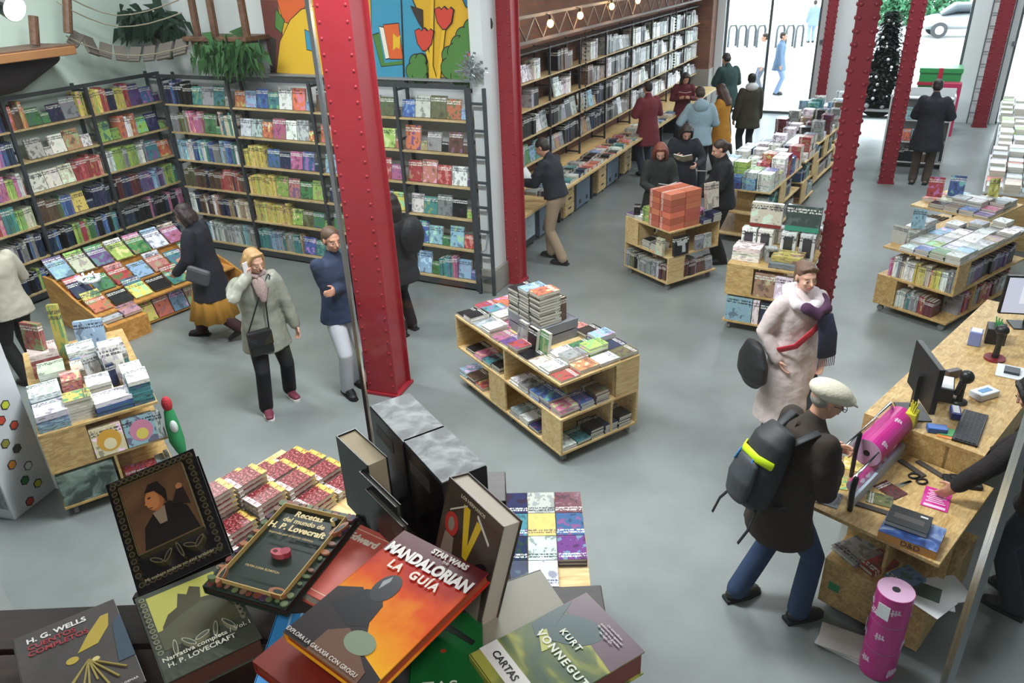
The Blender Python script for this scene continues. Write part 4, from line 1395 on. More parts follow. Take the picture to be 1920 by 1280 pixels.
mb = MB()
q0 = Vector((0.10, 0.20, -0.08)) + f1['pel']
mb.loft([Vector((-0.1, 0, 0.1)), f1['chest'] + Vector((-0.02, 0.17, -0.08)) - q0, f1['sh'][1] + Vector((0.04, 0.07, 0.04)) - q0, f1['sh'][1] + Vector((0.05, -0.06, 0.05)) - q0], [0.007] * 4, seg=6)
mb.loft([Vector((0.1, 0, 0.1)), f1['chest'] + Vector((0.12, 0.15, -0.2)) - q0, f1['chest'] + Vector((0.03, 0.17, 0.0)) - q0, f1['sh'][1] + Vector((0.06, 0.07, 0.05)) - q0], [0.007] * 4, seg=6)
mb.build('strap', M_BLACK, bg)

# person half hidden by the red column, arms folded
f2 = person('person in navy jacket and white trousers, arms folded, behind the wide red column', (-4.60, 5.28), facing((-4.60, 5.28), 205), 1.74, 0.0,
            feet=((0.1, 0.06), (-0.08, -0.06)), hands=((-0.10, 0.13, 1.12), (0.12, 0.17, 1.18)), head=(0, 0.1), coat=('26324c', 'hip', 'woven', 1.08), legs=('c3c5cd', 'denim'), hair=('5a4334', 'short'), tone='light', near=True)
# walking woman, mustard skirt
f3 = person('woman in a long navy coat over a mustard pleated skirt and black boots, walking', (-6.85, 5.62), facing((-6.85, 5.62), 62), 1.68, 0.08,
            feet=((0.08, 0.22), (-0.08, -0.36)), heel=(0, 0.7), hands=((0.22, 0.24, 1.0), (-0.2, 0.2, 0.95)), head=(0.1, 0.5), coat=('161824', 'thigh', 'woven', 1.22), legs=('33171b', 'woven'),
            skirt=('c08a3a', 0.60), shoes='141416', hair=('2b1a1c', 'bob'), tone='light', near=True)
for i in (0, 1):
    MB().loft([f3['F'][i] + Vector((0, 0, 0.0)), f3['F'][i] * 0.55 + f3['K'][i] * 0.45], [0.062, 0.070], seg=14).build('boot_shaft', plain('shoe_141416', '141416', 0.5), f3['root'], smooth=True)
tag(MB().box(-0.04, 0.04, -0.13, 0.13, -0.10, 0.09, 0.035).build('shoulder_bag', plain('grey_leather', '4a4b50', 0.5), M=f3['W'] @ Matrix.Translation(f3['pel'] + Vector((-0.30, -0.04, 0.04))) @ Matrix.Rotation(0.35, 4, 'X')),
    'grey bag at the hip of the woman in the mustard skirt', 'bag')
# left edge
lp = at(-32, 432, 1.7)
f4 = person('dark-haired person in a cream jacket by the mint wall shelves, cut by the picture edge', (lp.x, lp.y), facing((lp.x, lp.y), 30), 1.7, 0.1, hands=((0.2, 0.3, 1.05), (-0.2, 0.3, 1.05)), head=(0.2, 0.4),
            coat=('b9b4a6', 'hip', 'woven', 1.12), legs=('131316', 'woven'), hair=('2a2f3a', 'bob'), near=True)
# behind the wide column, dark backpack
lp = at(752, 400, 1.72)
f5 = person('person in black with a dark backpack, mostly behind the wide red column', (-4.82, 6.62), facing((-4.82, 6.62), 40), 1.66, 0.05, coat=('1b1c20', 'mid', 'woven', 1.2), legs=('17171b', 'woven'), hair=('241a16', 'wavy'), near=False)
tag(MB().ball((0, 0, 0), (0.15, 0.10, 0.22), 20).build('backpack', plain('black_nylon', '17181c', 0.6, bump=0.3, bscale=12), M=f5['W'] @ Matrix.Translation(f5['chest'] + Vector((0.03, -0.24, 0.0)))), 'black backpack on the person behind the wide red column', 'backpack')
# man at the bench
f6 = person('man in a dark jacket and beige trousers leaning over the bench with an open book', (-4.12, 9.42), facing((-4.12, 9.42), 62), 1.76, 0.22, feet=((0.1, 0.12), (-0.1, -0.16)), hands=((0.14, 0.42, 1.12), (-0.14, 0.42, 1.12)), head=(0.1, 0.5),
            coat=('1c2029', 'waist', 'woven', 1.25), legs=('a08c74', 'woven'), shoes='141416', hair=('2a221e', 'short'), tone='light')
held_book(f6, '2a2c30', 'open book held by the man in beige trousers', off=(0, 0.08, 0.04))
SPEC = [
    # label, head px, height, facing, kwargs, shift of the feet behind the head along the facing
    ('person in a dark red coat and dark cap looking at the brick wall shelves', (1215, 152), 1.76, 35, dict(coat=('6e2630', 'thigh', 'woven', 1.25), legs=('23283a', 'denim'), hair=('22181a', 'short'), head=(0, 0.2), lean=0.05, hands=((0.16, 0.25, 1.15), (-0.16, 0.25, 1.15)))),
    ('woman with long dark hair and red scarf reading, farthest along the brick wall', (1285, 133), 1.66, 185, dict(coat=('5c1c28', 'mid', 'woven', 1.05), hair=('2a1a18', 'long'), head=(0.2, 0.6), lean=0.08, hands=((0.12, 0.28, 1.2), (-0.12, 0.28, 1.2)))),
    ('person in a pale blue hooded sweatshirt seen from behind', (1315, 164), 1.80, 8, dict(coat=('8fa8b5', 'hip', 'fleece', 1.2), legs=('1d2026', 'woven'), hair=('3a2a22', 'short'), head=(0.2, 0.4), lean=0.12, hands=((0.16, 0.3, 1.1), (-0.25, 0.25, 1.1)))),
    ('woman in a mustard yellow coat with long brown hair', (1357, 156), 1.68, 60, dict(coat=('b98027', 'thigh', 'woven', 1.1), legs=('22232a', 'woven'), hair=('45291f', 'long'), head=(0.1, 0.5), hands=((0.14, 0.28, 1.15), (-0.14, 0.28, 1.15)))),
    ('tall man in a dark teal padded jacket in front of the glass door', (1366, 100), 1.86, 30, dict(coat=('24413f', 'mid', 'woven', 1.3), legs=('1b1c20', 'woven'), hair=('2b2422', 'short'), head=(0.1, 0.5), lean=0.15, hands=((0.14, 0.32, 1.15), (-0.14, 0.32, 1.15)))),
    ('man in an olive jacket with a white hood near the glass door', (1410, 137), 1.72, 20, dict(coat=('3a382c', 'mid', 'woven', 1.25), legs=('2a2b30', 'woven'), hair=('15120f', 'short'), head=(-0.2, 0.1))),
    ('girl with long auburn hair reading behind the orange boxes', (1241, 262), 1.66, 200, dict(coat=('262a26', 'mid', 'knit', 1.05), legs=('1c1d22', 'woven'), hair=('7a3f2c', 'long'), head=(-0.3, 0.6), lean=0.1, hands=((0.13, 0.32, 1.08), (-0.13, 0.32, 1.05)), tone='fair')),
    ('woman in black with dark hair looking down at a book and papers', (1286, 226), 1.68, 175, dict(coat=('1d2029', 'thigh', 'woven', 1.15), legs=('1a1b20', 'woven'), hair=('271c1b', 'bob'), head=(0.3, 0.7), lean=0.08, hands=((0.10, 0.28, 1.22), (-0.22, 0.3, 1.12)), tone='fair')),
    ('woman in a black high-necked sweater, hair tied back, beside the orange boxes', (1354, 260), 1.70, 105, dict(coat=('14161c', 'hip', 'knit', 1.15), legs=('101114', 'woven'), hair=('3a2b26', 'pony'), head=(0.0, 0.35), lean=0.1, hands=((0.12, 0.32, 1.0), (-0.12, 0.34, 1.02)), tone='fair')),
    ('man in a long navy parka and brown trousers standing with his back to us', (1762, 148), 1.80, -5, dict(coat=('12151f', 'thigh', 'woven', 1.35), legs=('4b3f38', 'woven'), shoes='6a5a50', hair=('1c1613', 'short'), head=(0.2, 0.35), hands=((0.2, 0.25, 1.1), (-0.15, 0.25, 1.1)))),
]
figs = []
for lab, hp, h, sdeg, kw in SPEC:
    p = at(hp[0], hp[1], h)
    az = facing((p.x, p.y), sdeg)
    off = Vector((-math.sin(az), math.cos(az), 0)) * (math.sin(kw.get('lean', 0)) * 0.62 + 0.03)
    figs.append(person(lab, (p.x - off.x, p.y - off.y), az, h + (0.03 if kw.get('lean', 0) > 0.1 else 0.0), **kw))
held_book(figs[6], '3b3330', 'open pale book held by the auburn-haired girl', off=(0, 0.07, 0.04))
held_book(figs[7], 'c9c3a0', 'open cream book held by the woman in black looking down', off=(0.04, 0.08, 0.05), pitch=0.6)
held_book(figs[7], 'd6d8dc', 'white papers hanging from the hand of the woman in black', off=(-0.24, 0.06, -0.12), dims=(0.15, 0.21, 0.006), pitch=0.3, openb=False, name='papers')
held_book(figs[1], '8a2b30', 'red book held open by the woman at the far end', off=(0, 0.07, 0.04))
# hoods
MB().ball(figs[5]['neck'] + Vector((0, -0.05, 0.03)), (0.13, 0.11, 0.085), 16).build('hood', plain('white_fleece', 'c9ccd0', 0.9), figs[5]['root'], smooth=True)
remesh(MB().ball(figs[2]['neck'] + Vector((0, -0.09, -0.02)), (0.14, 0.09, 0.12), 16).build('hood', cloth('8fa8b5', 'fleece'), figs[2]['root'], smooth=True), 0.015)

# pink coat
p16 = at(1511, 489, 1.70)
f16 = person('woman in a long pale pink coat with a purple and navy scarf, looking sideways', (p16.x, p16.y), facing((p16.x, p16.y), 215), 1.70, 0.0, feet=((0.12, -0.05), (-0.1, 0.12)),
             hands=((0.20, 0.09, 0.93), (-0.19, 0.12, 0.90)), head=(-0.12, 0.05), coat=('d6c6c4', 'calf', 'fleece', 1.18), legs=('2c2d33', 'woven'), shoes='26262a', hair=('6b5040', 'updo'), tone='fair', near=True)
n_ = f16['neck']
mb = MB()
ring = [(0.10, 0.0, -0.01), (0.09, 0.09, -0.04), (0.0, 0.13, -0.07), (-0.09, 0.09, -0.04), (-0.11, -0.01, 0.0), (-0.06, -0.10, 0.02), (0.06, -0.10, 0.02), (0.10, 0.0, -0.01)]
mb.loft([n_ + Vector(v) for v in ring], [(0.05, 0.065)] * 8, seg=12, side=(0, 0, 1))
remesh(mb.build('cowl_collar', cloth('d9cdd0', 'fleece'), f16['root']), 0.012, 3)
mb = MB()
mb.loft([n_ + Vector((0.06, 0.17, -0.04)), n_ + Vector((-0.02, 0.20, -0.09)), n_ + Vector((-0.12, 0.16, -0.07)), n_ + Vector((-0.15, 0.06, -0.02))], [0.05, 0.055, 0.05, 0.04], seg=12)
remesh(mb.build('scarf_knot', cloth('4b2748', 'fleece'), f16['root']), 0.012, 2)
mb = MB()
mb.loft([n_ + Vector((-0.10, 0.19, -0.12)), n_ + Vector((-0.13, 0.22, -0.28)), n_ + Vector((-0.14, 0.23, -0.46))], [(0.07, 0.02), (0.085, 0.018), (0.085, 0.015)], seg=12)
mb.build('scarf_end', cloth('242c48', 'fleece'), f16['root'], smooth=True)
mb = MB()
for k in range(10):
    mb.cyl(n_ + Vector((-0.215 + k * 0.017, 0.23, -0.44)), n_ + Vector((-0.215 + k * 0.017, 0.235, -0.55)), 0.004, seg=5)
mb.build('scarf_fringe', plain('lilac_fringe', '8d8396', 0.9), f16['root'])
mb = MB().loft([f16['chest'] + Vector((-0.12, 0.17, 0.02)), f16['chest'] + Vector((0.0, 0.19, -0.08)), f16['chest'] + Vector((0.12, 0.18, -0.19)), f16['chest'] + Vector((0.20, 0.08, -0.26))], [(0.03, 0.008)] * 4, seg=8, side=(0.5, 0, 0.8))
bg = empty('handbag', M=f16['W'] @ Matrix.Translation(f16['pel'] + Vector((0.34, -0.04, -0.03))), label='large black bag with a red strap hanging at the side of the pink coat', cat='bag')
mb.xf(Matrix.Translation(-(f16['pel'] + Vector((0.34, -0.04, -0.03))))).build('strap', plain('red_webbing', 'c2243a', 0.6), bg)
remesh(MB().loft([(0, 0, 0.12), (0, 0, 0), (0, 0, -0.14), (0, 0, -0.19)], [(0.05, 0.13), (0.075, 0.20), (0.085, 0.20), (0.06, 0.14)], seg=14).build('bag_body', plain('black_nylon', '17181c', 0.6, bump=0.3, bscale=12), bg), 0.012, 3)

# flat cap man
f17 = person('man in a brown jacket, cream flat cap and jeans standing at the counter', (-0.27, 3.98), facing((-0.27, 3.98), -52), 1.72, 0.24, feet=((0.14, 0.15), (-0.14, -0.13)), heel=(0.0, 0.0),
             hands=((0.07, 0.30, 1.14), (-0.08, 0.36, 1.16)), head=(-0.25, 0.25), coat=('2e241d', 'mid', 'woven', 1.22), legs=('2a3c5e', 'denim'), shoes='1c1f1c', hair=('8d8780', 'none'), tone='light', near=True, glasses=True, curl=1.3)
mb = MB()
mb.ball(f17['hm']((0, -0.015, 0.062)), (0.105, 0.135, 0.062), 22, f17['hR'])
mb.ball(f17['hm']((0, 0.05, 0.050)), (0.092, 0.095, 0.045), 20, f17['hR'])
mb.loft([f17['hm']((0, 0.07, 0.045)), f17['hm']((0, 0.125, 0.036)), f17['hm']((0, 0.16, 0.022))], [(0.085, 0.014), (0.078, 0.011), (0.05, 0.008)], seg=18)
remesh(mb.build('flat_cap', plain('cream_wool', 'd3cdb9', 0.9, bump=0.3, bscale=90), f17['root']), 0.007, 3)
mb = MB().ball(f17['hm']((0, -0.055, 0.0)), (0.072, 0.05, 0.05), 14, f17['hR'])
mb.build('hair', plain('hair_greying', '8d8780', 0.7, bump=0.5, bscale=80), f17['root'], smooth=True)
mb = MB().loft([f17['neck'] + Vector((0.07, -0.02, -0.01)), f17['neck'] + Vector((0.0, -0.09, 0.0)), f17['neck'] + Vector((-0.07, -0.02, -0.01))], [0.026] * 3, seg=8)
mb.build('collar', cloth('2b1e16', 'knit'), f17['root'], smooth=True)
q = Matrix.Rotation(-0.30, 4, 'X')
bpM = f17['W'] @ Matrix.Translation(f17['chest'] + Vector((0, -0.25, -0.06))) @ q
bg = empty('backpack', M=bpM, label='dark grey hiking backpack with a bright yellow band on the flat-capped man', cat='backpack')
m_np = plain('dark_grey_nylon', '2a2c30', 0.6, bump=0.3, bscale=14, var=0.15)
remesh(MB().loft([(0, 0.0, -0.27), (0, 0, -0.22), (0, -0.01, 0.0), (0, 0, 0.16), (0, 0.03, 0.25)], [(0.11, 0.07), (0.145, 0.10), (0.155, 0.115), (0.14, 0.10), (0.10, 0.06)], seg=18, round_ends=False).build('main_pouch', m_np, bg), 0.012, 3)
remesh(MB().loft([(0, -0.105, -0.22), (0, -0.12, -0.10), (0, -0.115, 0.02)], [(0.10, 0.035), (0.115, 0.045), (0.10, 0.035)], seg=14).build('front_pocket', plain('mid_grey_nylon', '3c3f44', 0.6, bump=0.3, bscale=14), bg), 0.01, 2)
MB().loft([(0.135, -0.06, 0.06), (0.07, -0.125, 0.07), (-0.07, -0.125, 0.07), (-0.135, -0.06, 0.06)], [(0.026, 0.008)] * 4, seg=8, side=(0, 0, 1)).build('reflective_band', plain('fluorescent_yellow', 'd3f01e', 0.5), bg, smooth=True)
for sx in (-1, 1):
    MB().loft([(sx * 0.09, 0.06, 0.20), (sx * 0.12, 0.16, 0.30), (sx * 0.15, 0.32, 0.24), (sx * 0.16, 0.38, 0.08), (sx * 0.15, 0.30, -0.12), (sx * 0.12, 0.10, -0.22)], [(0.028, 0.008)] * 6, seg=8, side=(1, 0, 0)).build('shoulder_strap', m_np, bg, smooth=True)
    MB().loft([(sx * 0.12, -0.03, -0.24), (sx * 0.16, -0.06, -0.36), (sx * 0.15, -0.08, -0.46)], [(0.011, 0.003)] * 3, seg=6).build('loose_strap', M_BLACK, bg)
MB().loft([(0.05, -0.13, 0.05), (0.06, -0.14, 0.0), (0.05, -0.13, -0.05)], [0.006] * 3, seg=6).loft([(-0.08, -0.13, 0.05), (-0.07, -0.15, 0.0), (-0.1, -0.13, -0.03)], [0.006] * 3, seg=6).build('blue_toggle', plain('blue_cord', '2f7fc4', 0.5), bg)

# cashier
f18 = person('cashier with dark curly hair in a dark sweater and patterned scarf behind the counter', (1.19, 4.68), facing((1.19, 4.68), 78), 1.66, 0.30, hands=((0.08, 0.50, 0.82), (-0.42, 0.46, 0.88)), head=(0.0, 0.5),
             coat=('1d1718', 'hip', 'knit', 1.15), legs=('1c2230', 'denim'), hair=('16110f', 'wavy'), tone='light', near=True)
n_ = f18['neck']
mb = MB().loft([n_ + Vector((0.08, 0.03, -0.01)), n_ + Vector((0.0, 0.10, -0.03)), n_ + Vector((-0.08, 0.03, -0.01)), n_ + Vector((0, -0.07, 0.01)), n_ + Vector((0.08, 0.03, -0.01))], [0.03] * 5, seg=10)
mb.build('neckerchief', plain('leaf_print_scarf', '4d5a45', 0.9, var=0.8, vscale=60), f18['root'], smooth=True)

# passers-by in the street
for lab, (px, py), h, az, kw in (
        ('passer-by in a white top and dark trousers outside the glass door', (1437, 62), 1.72, 1.9, dict(coat=('c9cbd0', 'hip', 'woven', 1.1), legs=('6a6f7c', 'denim'))),
        ('passer-by in blue jeans and jacket outside, right of the one in white', (1468, 60), 1.72, -1.6, dict(coat=('5f7590', 'mid', 'woven', 1.2), legs=('7d92b5', 'denim'))),
        ('passer-by in pale blue at the far edge of the door glass', (1530, 0), 1.75, 0.4, dict(coat=('7487a0', 'mid', 'woven', 1.2), legs=('7d92b5', 'denim')))):
    p = at(px, py, h)
    p.y = min(p.y, 40)
    person(lab, (p.x, p.y), az, h, **kw)


# ------------------------------------------------------------------ the near shelf of books, on dark slatted crates
HX, RX = Vector((-0.4607, 0.8876, 0)), Vector((0.8876, 0.4607, 0))
MH = axes((0, 0, 0), RX, HX, (0, 0, 1))      # local x to the camera's right, y away from it


def slat_crate(r0, r1, h0, h1, z0, z1, label):
    c = MH @ Vector(((r0 + r1) / 2, (h0 + h1) / 2, z0))
    r = empty('wooden_crate', M=Matrix.Translation(c) @ MH, label=label, cat='crate', group='dark crates under the near books')
    w_, d_, h_ = (r1 - r0) / 2, (h1 - h0) / 2, z1 - z0
    n = max(3, int(d_ * 2 / 0.11))
    for k in range(n):
        a = -d_ + k * (2 * d_ / n)
        MB().box(-w_, w_, a + 0.006, a + 2 * d_ / n - 0.006, h_ - 0.018, h_, 0.002).build('top_slat', M_DWOOD, r)
    q = 4
    for k in range(q):
        za = 0.01 + k * (h_ - 0.02) / q
        for sy in (-1, 1):
            MB().box(-w_, w_, sy * d_ - (0.014 if sy > 0 else 0), sy * d_ + (0.014 if sy < 0 else 0), za, za + (h_ - 0.02) / q - 0.015).build('side_slat', M_DWOOD, r)
    for sx in (-1, 1):
        MB().box(sx * w_ - (0.02 if sx > 0 else 0), sx * w_ + (0.02 if sx < 0 else 0), -d_ + 0.015, d_ - 0.015, 0, h_ - 0.02).build('end_board', M_DWOOD, r)
    return r


slat_crate(-1.25, 0.16, 0.58, 1.155, 2.28, 2.76, 'long dark slatted crate under the near books')
slat_crate(-0.38, -0.03, 1.165, 1.55, 2.28, 2.76, 'small dark crate under the tall black boxes')
slat_crate(-0.80, -0.60, 1.16, 1.25, 2.28, 2.76, 'small dark crate behind the framed-portrait book')


def art_mat(name, stops, scale=4, rough=0.3, detail=5, dist=1.0, stretch=(1, 1, 1)):
    if name in _m:
        return _m[name]
    m, nt, b = newmat(name)
    tc = nt.nodes.new('ShaderNodeTexCoord')
    mp = nt.nodes.new('ShaderNodeMapping')
    mp.inputs['Scale'].default_value = stretch
    nt.links.new(tc.outputs['Object'], mp.inputs['Vector'])
    n = nt.nodes.new('ShaderNodeTexNoise')
    n.inputs['Scale'].default_value = scale
    n.inputs['Detail'].default_value = detail
    n.inputs['Distortion'].default_value = dist
    nt.links.new(mp.outputs['Vector'], n.inputs['Vector'])
    nt.links.new(ramp(nt, n.outputs['Fac'], stops), b.inputs['Base Color'])
    b.inputs['Roughness'].default_value = rough
    _m[name] = m
    return m


def text_to_mesh(o):
    me = bpy.data.meshes.new_from_object(o)
    n = bpy.data.objects.new('lettering', me)
    n.name = 'title_text'
    COL.objects.link(n)
    bpy.data.objects.remove(o)
    return n


class Cover:
    """a book lying in the frame c (centre of the front cover), X right, Y up the cover, N out of it"""

    def __init__(s, c, X, Y, W, H, T, mat, label, page='cdbfa6', hard=0.004, spine=None, name='hardback_book'):
        X, Y = Vector(X).normalized(), Vector(Y)
        Y = (Y - X * Y.dot(X)).normalized()
        N = X.cross(Y)
        s.W, s.H, s.T = W, H, T
        s.r = empty(name, M=axes(Vector(c) - N * T, X, Y, N), label=label, cat='book')
        t = 0.003
        m = MB().box(-W / 2, W / 2, -H / 2, H / 2, T - t, T, 0.0008).box(-W / 2, W / 2, -H / 2, H / 2, 0, t, 0.0008).box(-W / 2 - 0.001, -W / 2 + t, -H / 2, H / 2, 0, T, 0.001)
        m.build('cover', mat, s.r)
        pm = plain('pages_' + page, page, 0.85, bump=0.4, bscale=300, stretch=(1, 1, 12))
        MB().box(-W / 2 + t, W / 2 - hard, -H / 2 + hard, H / 2 - hard, t, T - t).build('page_block', pm, s.r)
        s.k = 0

    def shape(s, name, pts, col, rough=0.35, mat=None):
        """pts in cover units, (0,0) bottom left to (1,1) top right"""
        s.k += 1
        z = s.T + 0.0002 * s.k
        o = MB().poly([((x - 0.5) * s.W, (y - 0.5) * s.H) for x, y in pts], s.T - 0.0004, z).build(name, mat or plain('ink_' + col, col, rough), s.r)
        return o

    def disc(s, name, x, y, rx, ry, col, n=24, mat=None, rot=0):
        p = []
        for k in range(n):
            a = 2 * PI * k / n
            u, v = rx * math.cos(a), ry * math.sin(a) * s.W / s.H
            p.append((x + u * math.cos(rot) - v * math.sin(rot), y + (u * math.sin(rot) + v * math.cos(rot))))
        return s.shape(name, p, col, mat=mat)

    def frame(s, name, x0, x1, y0, y1, w, col):
        wy = w * s.W / s.H
        for a in ((x0, x1, y0, y0 + wy), (x0, x1, y1 - wy, y1), (x0, x0 + w, y0, y1), (x1 - w, x1, y0, y1)):
            s.shape(name, [(a[0], a[2]), (a[1], a[2]), (a[1], a[3]), (a[0], a[3])], col)

    def text(s, body, x, y, size, col, rot=0.0, align='CENTER', width=None, shear=0.0, space=1.0, name='title_text', bold=0.0):
        c = bpy.data.curves.new(name, 'FONT')
        c.body = body
        c.align_x = align
        c.align_y = 'CENTER'
        c.size = size * s.W
        c.extrude = 0.0003
        c.offset = bold
        c.shear = shear
        c.space_character = space
        c.resolution_u = 3
        o = bpy.data.objects.new(name, c)
        c.materials.append(plain('ink_' + col, col, 0.4))
        COL.objects.link(o)
        o = text_to_mesh(o)
        o.parent = s.r
        s.k += 1
        o.matrix_local = Matrix.Translation(((x - 0.5) * s.W, (y - 0.5) * s.H, s.T + 0.0006 + 0.0002 * s.k)) @ Matrix.Rotation(rot, 4, 'Z') @ Matrix.Diagonal((width or 1, 1, 1, 1))
        return o


# orange science-fiction guide (its two figures stay generic shapes)
m_fire, nt, b = newmat('fire_print')
tc = nt.nodes.new('ShaderNodeTexCoord')
sp = nt.nodes.new('ShaderNodeSeparateXYZ')
nt.links.new(tc.outputs['Object'], sp.inputs[0])
n = nt.nodes.new('ShaderNodeTexNoise')
n.inputs['Scale'].default_value = 14
n.inputs['Detail'].default_value = 4
nt.links.new(tc.outputs['Object'], n.inputs['Vector'])
g_ = math_(nt, 'ADD', math_(nt, 'MULTIPLY', sp.outputs['Y'], 4.2), math_(nt, 'MULTIPLY', n.outputs['Fac'], 0.75))
nt.links.new(ramp(nt, g_, [(0.0, 'efab2a'), (0.28, 'ee8b26'), (0.48, 'e0541f'), (0.75, 'b82a20')]), b.inputs['Base Color'])
b.inputs['Roughness'].default_value = 0.25
A = Cover((-0.649, 0.749, 2.925), (0.973, -0.222, 0.068), (0.217, 0.973, 0.074), 0.215, 0.285, 0.024, m_fire, 'orange and maroon hardback guide, topmost of the near books', page='b3502e')
A.shape('title_panel', [(0, 0.80), (1, 0.80), (1, 1), (0, 1)], '5a1722')
A.shape('dark_ground', [(0, 0), (1, 0), (1, 0.10), (0.72, 0.16), (0.5, 0.36), (0.36, 0.44), (0.20, 0.5), (0.0, 0.42)], '2b2225')
A.shape('cloak', [(0.10, 0.30), (0.24, 0.50), (0.38, 0.54), (0.50, 0.46), (0.54, 0.30), (0.4, 0.24)], '1b1a1f')
A.disc('dark_disc', 0.38, 0.57, 0.115, 0.15, '303036')
A.shape('highlight', [(0.30, 0.60), (0.34, 0.66), (0.36, 0.62), (0.33, 0.54)], '9a9ea2')
A.shape('robe', [(0.30, 0.0), (0.30, 0.16), (0.44, 0.24), (0.62, 0.18), (0.86, 0.08), (0.88, 0.0)], '6b4c3c')
A.disc('round_shape', 0.62, 0.20, 0.15, 0.10, '7f8f78')
A.text('STAR WARS', 0.62, 0.955, 0.075, 'e8e2dc', bold=0.0008)
A.text('THE', 0.62, 0.915, 0.04, 'e8e2dc')
A.text('MANDALORIAN', 0.51, 0.835, 0.155, 'ece8e4', width=0.86, bold=0.0016)
A.text('LA  GUÍA', 0.48, 0.73, 0.115, 'f2e3d3', space=1.25, bold=0.0010)
A.text('EXPLORA LA GALAXIA CON GROGU', 0.42, 0.035, 0.05, 'dcd6d0')
# recipe book
m_dg = plain('dark_green_cloth', '23302a', 0.35, var=0.15)
B = Cover((-0.962, 0.828, 2.861), (0.995, 0.094, 0.012), (-0.095, 0.995, 0.039), 0.19, 0.26, 0.02, m_dg, 'dark green recipe book with gold lettering and a floral border', page='3b2a22')
RB = random.Random(4)
for k in range(46):
    t = k / 46 * 4
    sd_, f_ = int(t), t % 1
    x, y = [(f_, 0.035), (0.96, f_), (1 - f_, 0.965), (0.04, 1 - f_)][sd_]
    x, y = min(0.95, max(0.05, x + RB.uniform(-.02, .02))), min(0.96, max(0.04, y + RB.uniform(-.02, .02)))
    B.disc('border_flower', x, y, RB.uniform(.025, .055), RB.uniform(.02, .045), RB.choice(['7a3f3a', '5d6e4a', '8a6a5a', '9a5a4a', '4d3350', '70805a', 'a8714e']), 9)
for (x, y, a) in ((0.82, 0.10, 0), (0.92, 0.80, 1), (0.12, 0.12, 2)):
    B.disc('tentacle', x, y, 0.10, 0.05, 'a06a4a', 16, rot=a)
    B.disc('tentacle', x + 0.01, y, 0.06, 0.025, '23302a', 14, rot=a)
B.frame('gold_frame', 0.10, 0.90, 0.07, 0.93, 0.008, 'd6b978')
B.text('Recetas', 0.52, 0.83, 0.115, 'e6cf94', bold=0.0006)
B.text('del mundo de', 0.52, 0.755, 0.095, 'e6cf94', bold=0.0004)
B.text('H. P. Lovecraft', 0.50, 0.675, 0.118, 'ecd79c', bold=0.0007)
B.text('Inspiradas por el horror cósmico', 0.50, 0.60, 0.042, 'd0b87c')
B.disc('fruit', 0.50, 0.43, 0.085, 0.05, 'c65f6a', 20)
B.disc('fruit', 0.57, 0.455, 0.055, 0.05, 'a8404e', 20)
B.disc('fruit_hollow', 0.47, 0.43, 0.028, 0.02, '5e1a26', 14)
B.text('OLIVIA LUNA ELDRITCH', 0.5, 0.24, 0.038, 'd0b87c')
B.disc('moon', 0.80, 0.86, 0.035, 0.035, 'e0c88a', 16)
B.disc('moon_shade', 0.815, 0.865, 0.030, 0.030, '23302a', 16)
# framed portrait cover, standing tilted
m_bk = plain('black_cover', '171416', 0.3)
C_ = Cover((-1.252, 0.794, 2.868), (0.593, 0.786, 0.172), (-0.74, 0.449, 0.501), 0.188, 0.266, 0.045, m_bk, 'thick black book propped up, brown portrait of a man in a scrolled frame', page='2a221e')
for k in range(58):
    t = k / 58 * 4
    sd_, f_ = int(t), t % 1
    x, y = [(0.06 + 0.88 * f_, 0.075), (0.92, 0.06 + 0.88 * f_), (0.94 - 0.88 * f_, 0.935), (0.08, 0.94 - 0.88 * f_)][sd_]
    C_.disc('scroll', x, y, 0.032, 0.032, '5b5238', 12)
    C_.disc('scroll', x, y, 0.021, 0.021, '1d1a18', 10)
m_por = art_mat('brown_portrait_ground', [(0.3, '4a3323'), (0.55, '6b4c33'), (0.8, '7f6142')], 6, 0.35)
C_.shape('portrait_ground', [(0.15, 0.27), (0.84, 0.27), (0.84, 0.87), (0.15, 0.87)], '', mat=m_por)
C_.shape('coat', [(0.22, 0.28), (0.28, 0.46), (0.42, 0.56), (0.60, 0.60), (0.76, 0.50), (0.82, 0.28)], '1c1614')
C_.shape('shirt', [(0.40, 0.55), (0.44, 0.44), (0.52, 0.44), (0.54, 0.58)], '8f7d68')
C_.disc('face', 0.46, 0.66, 0.10, 0.145, 'a9673d')
C_.disc('face', 0.435, 0.655, 0.075, 0.11, 'c07c4a')
C_.shape('nose', [(0.385, 0.69), (0.345, 0.64), (0.395, 0.63)], 'c07c4a')
C_.disc('eye_shade', 0.41, 0.685, 0.02, 0.012, '4a2a1a')
C_.shape('mouth_shade', [(0.38, 0.605), (0.42, 0.60), (0.42, 0.593), (0.385, 0.596)], '5e3422')
C_.disc('hand', 0.74, 0.68, 0.035, 0.04, 'b07048')
C_.shape('sleeve', [(0.62, 0.56), (0.70, 0.66), (0.78, 0.66), (0.80, 0.50)], '241a16')
C_.shape('hair', [(0.38, 0.74), (0.44, 0.80), (0.54, 0.80), (0.60, 0.70), (0.58, 0.58), (0.54, 0.66), (0.48, 0.73)], '1d1411')
C_.frame('gilt_line', 0.14, 0.85, 0.265, 0.875, 0.006, '6d6244')
C_.text('Mi trabajo todavía no está acabado', 0.5, 0.05, 0.052, 'b5a98a')
for x in (0.3, 0.42, 0.55, 0.66, 0.76):
    C_.disc('ornament', x, 0.17, 0.07, 0.03, '6a6046', 14, rot=x * 9)
    C_.disc('ornament', x, 0.17, 0.055, 0.018, '1b1716', 12, rot=x * 9)
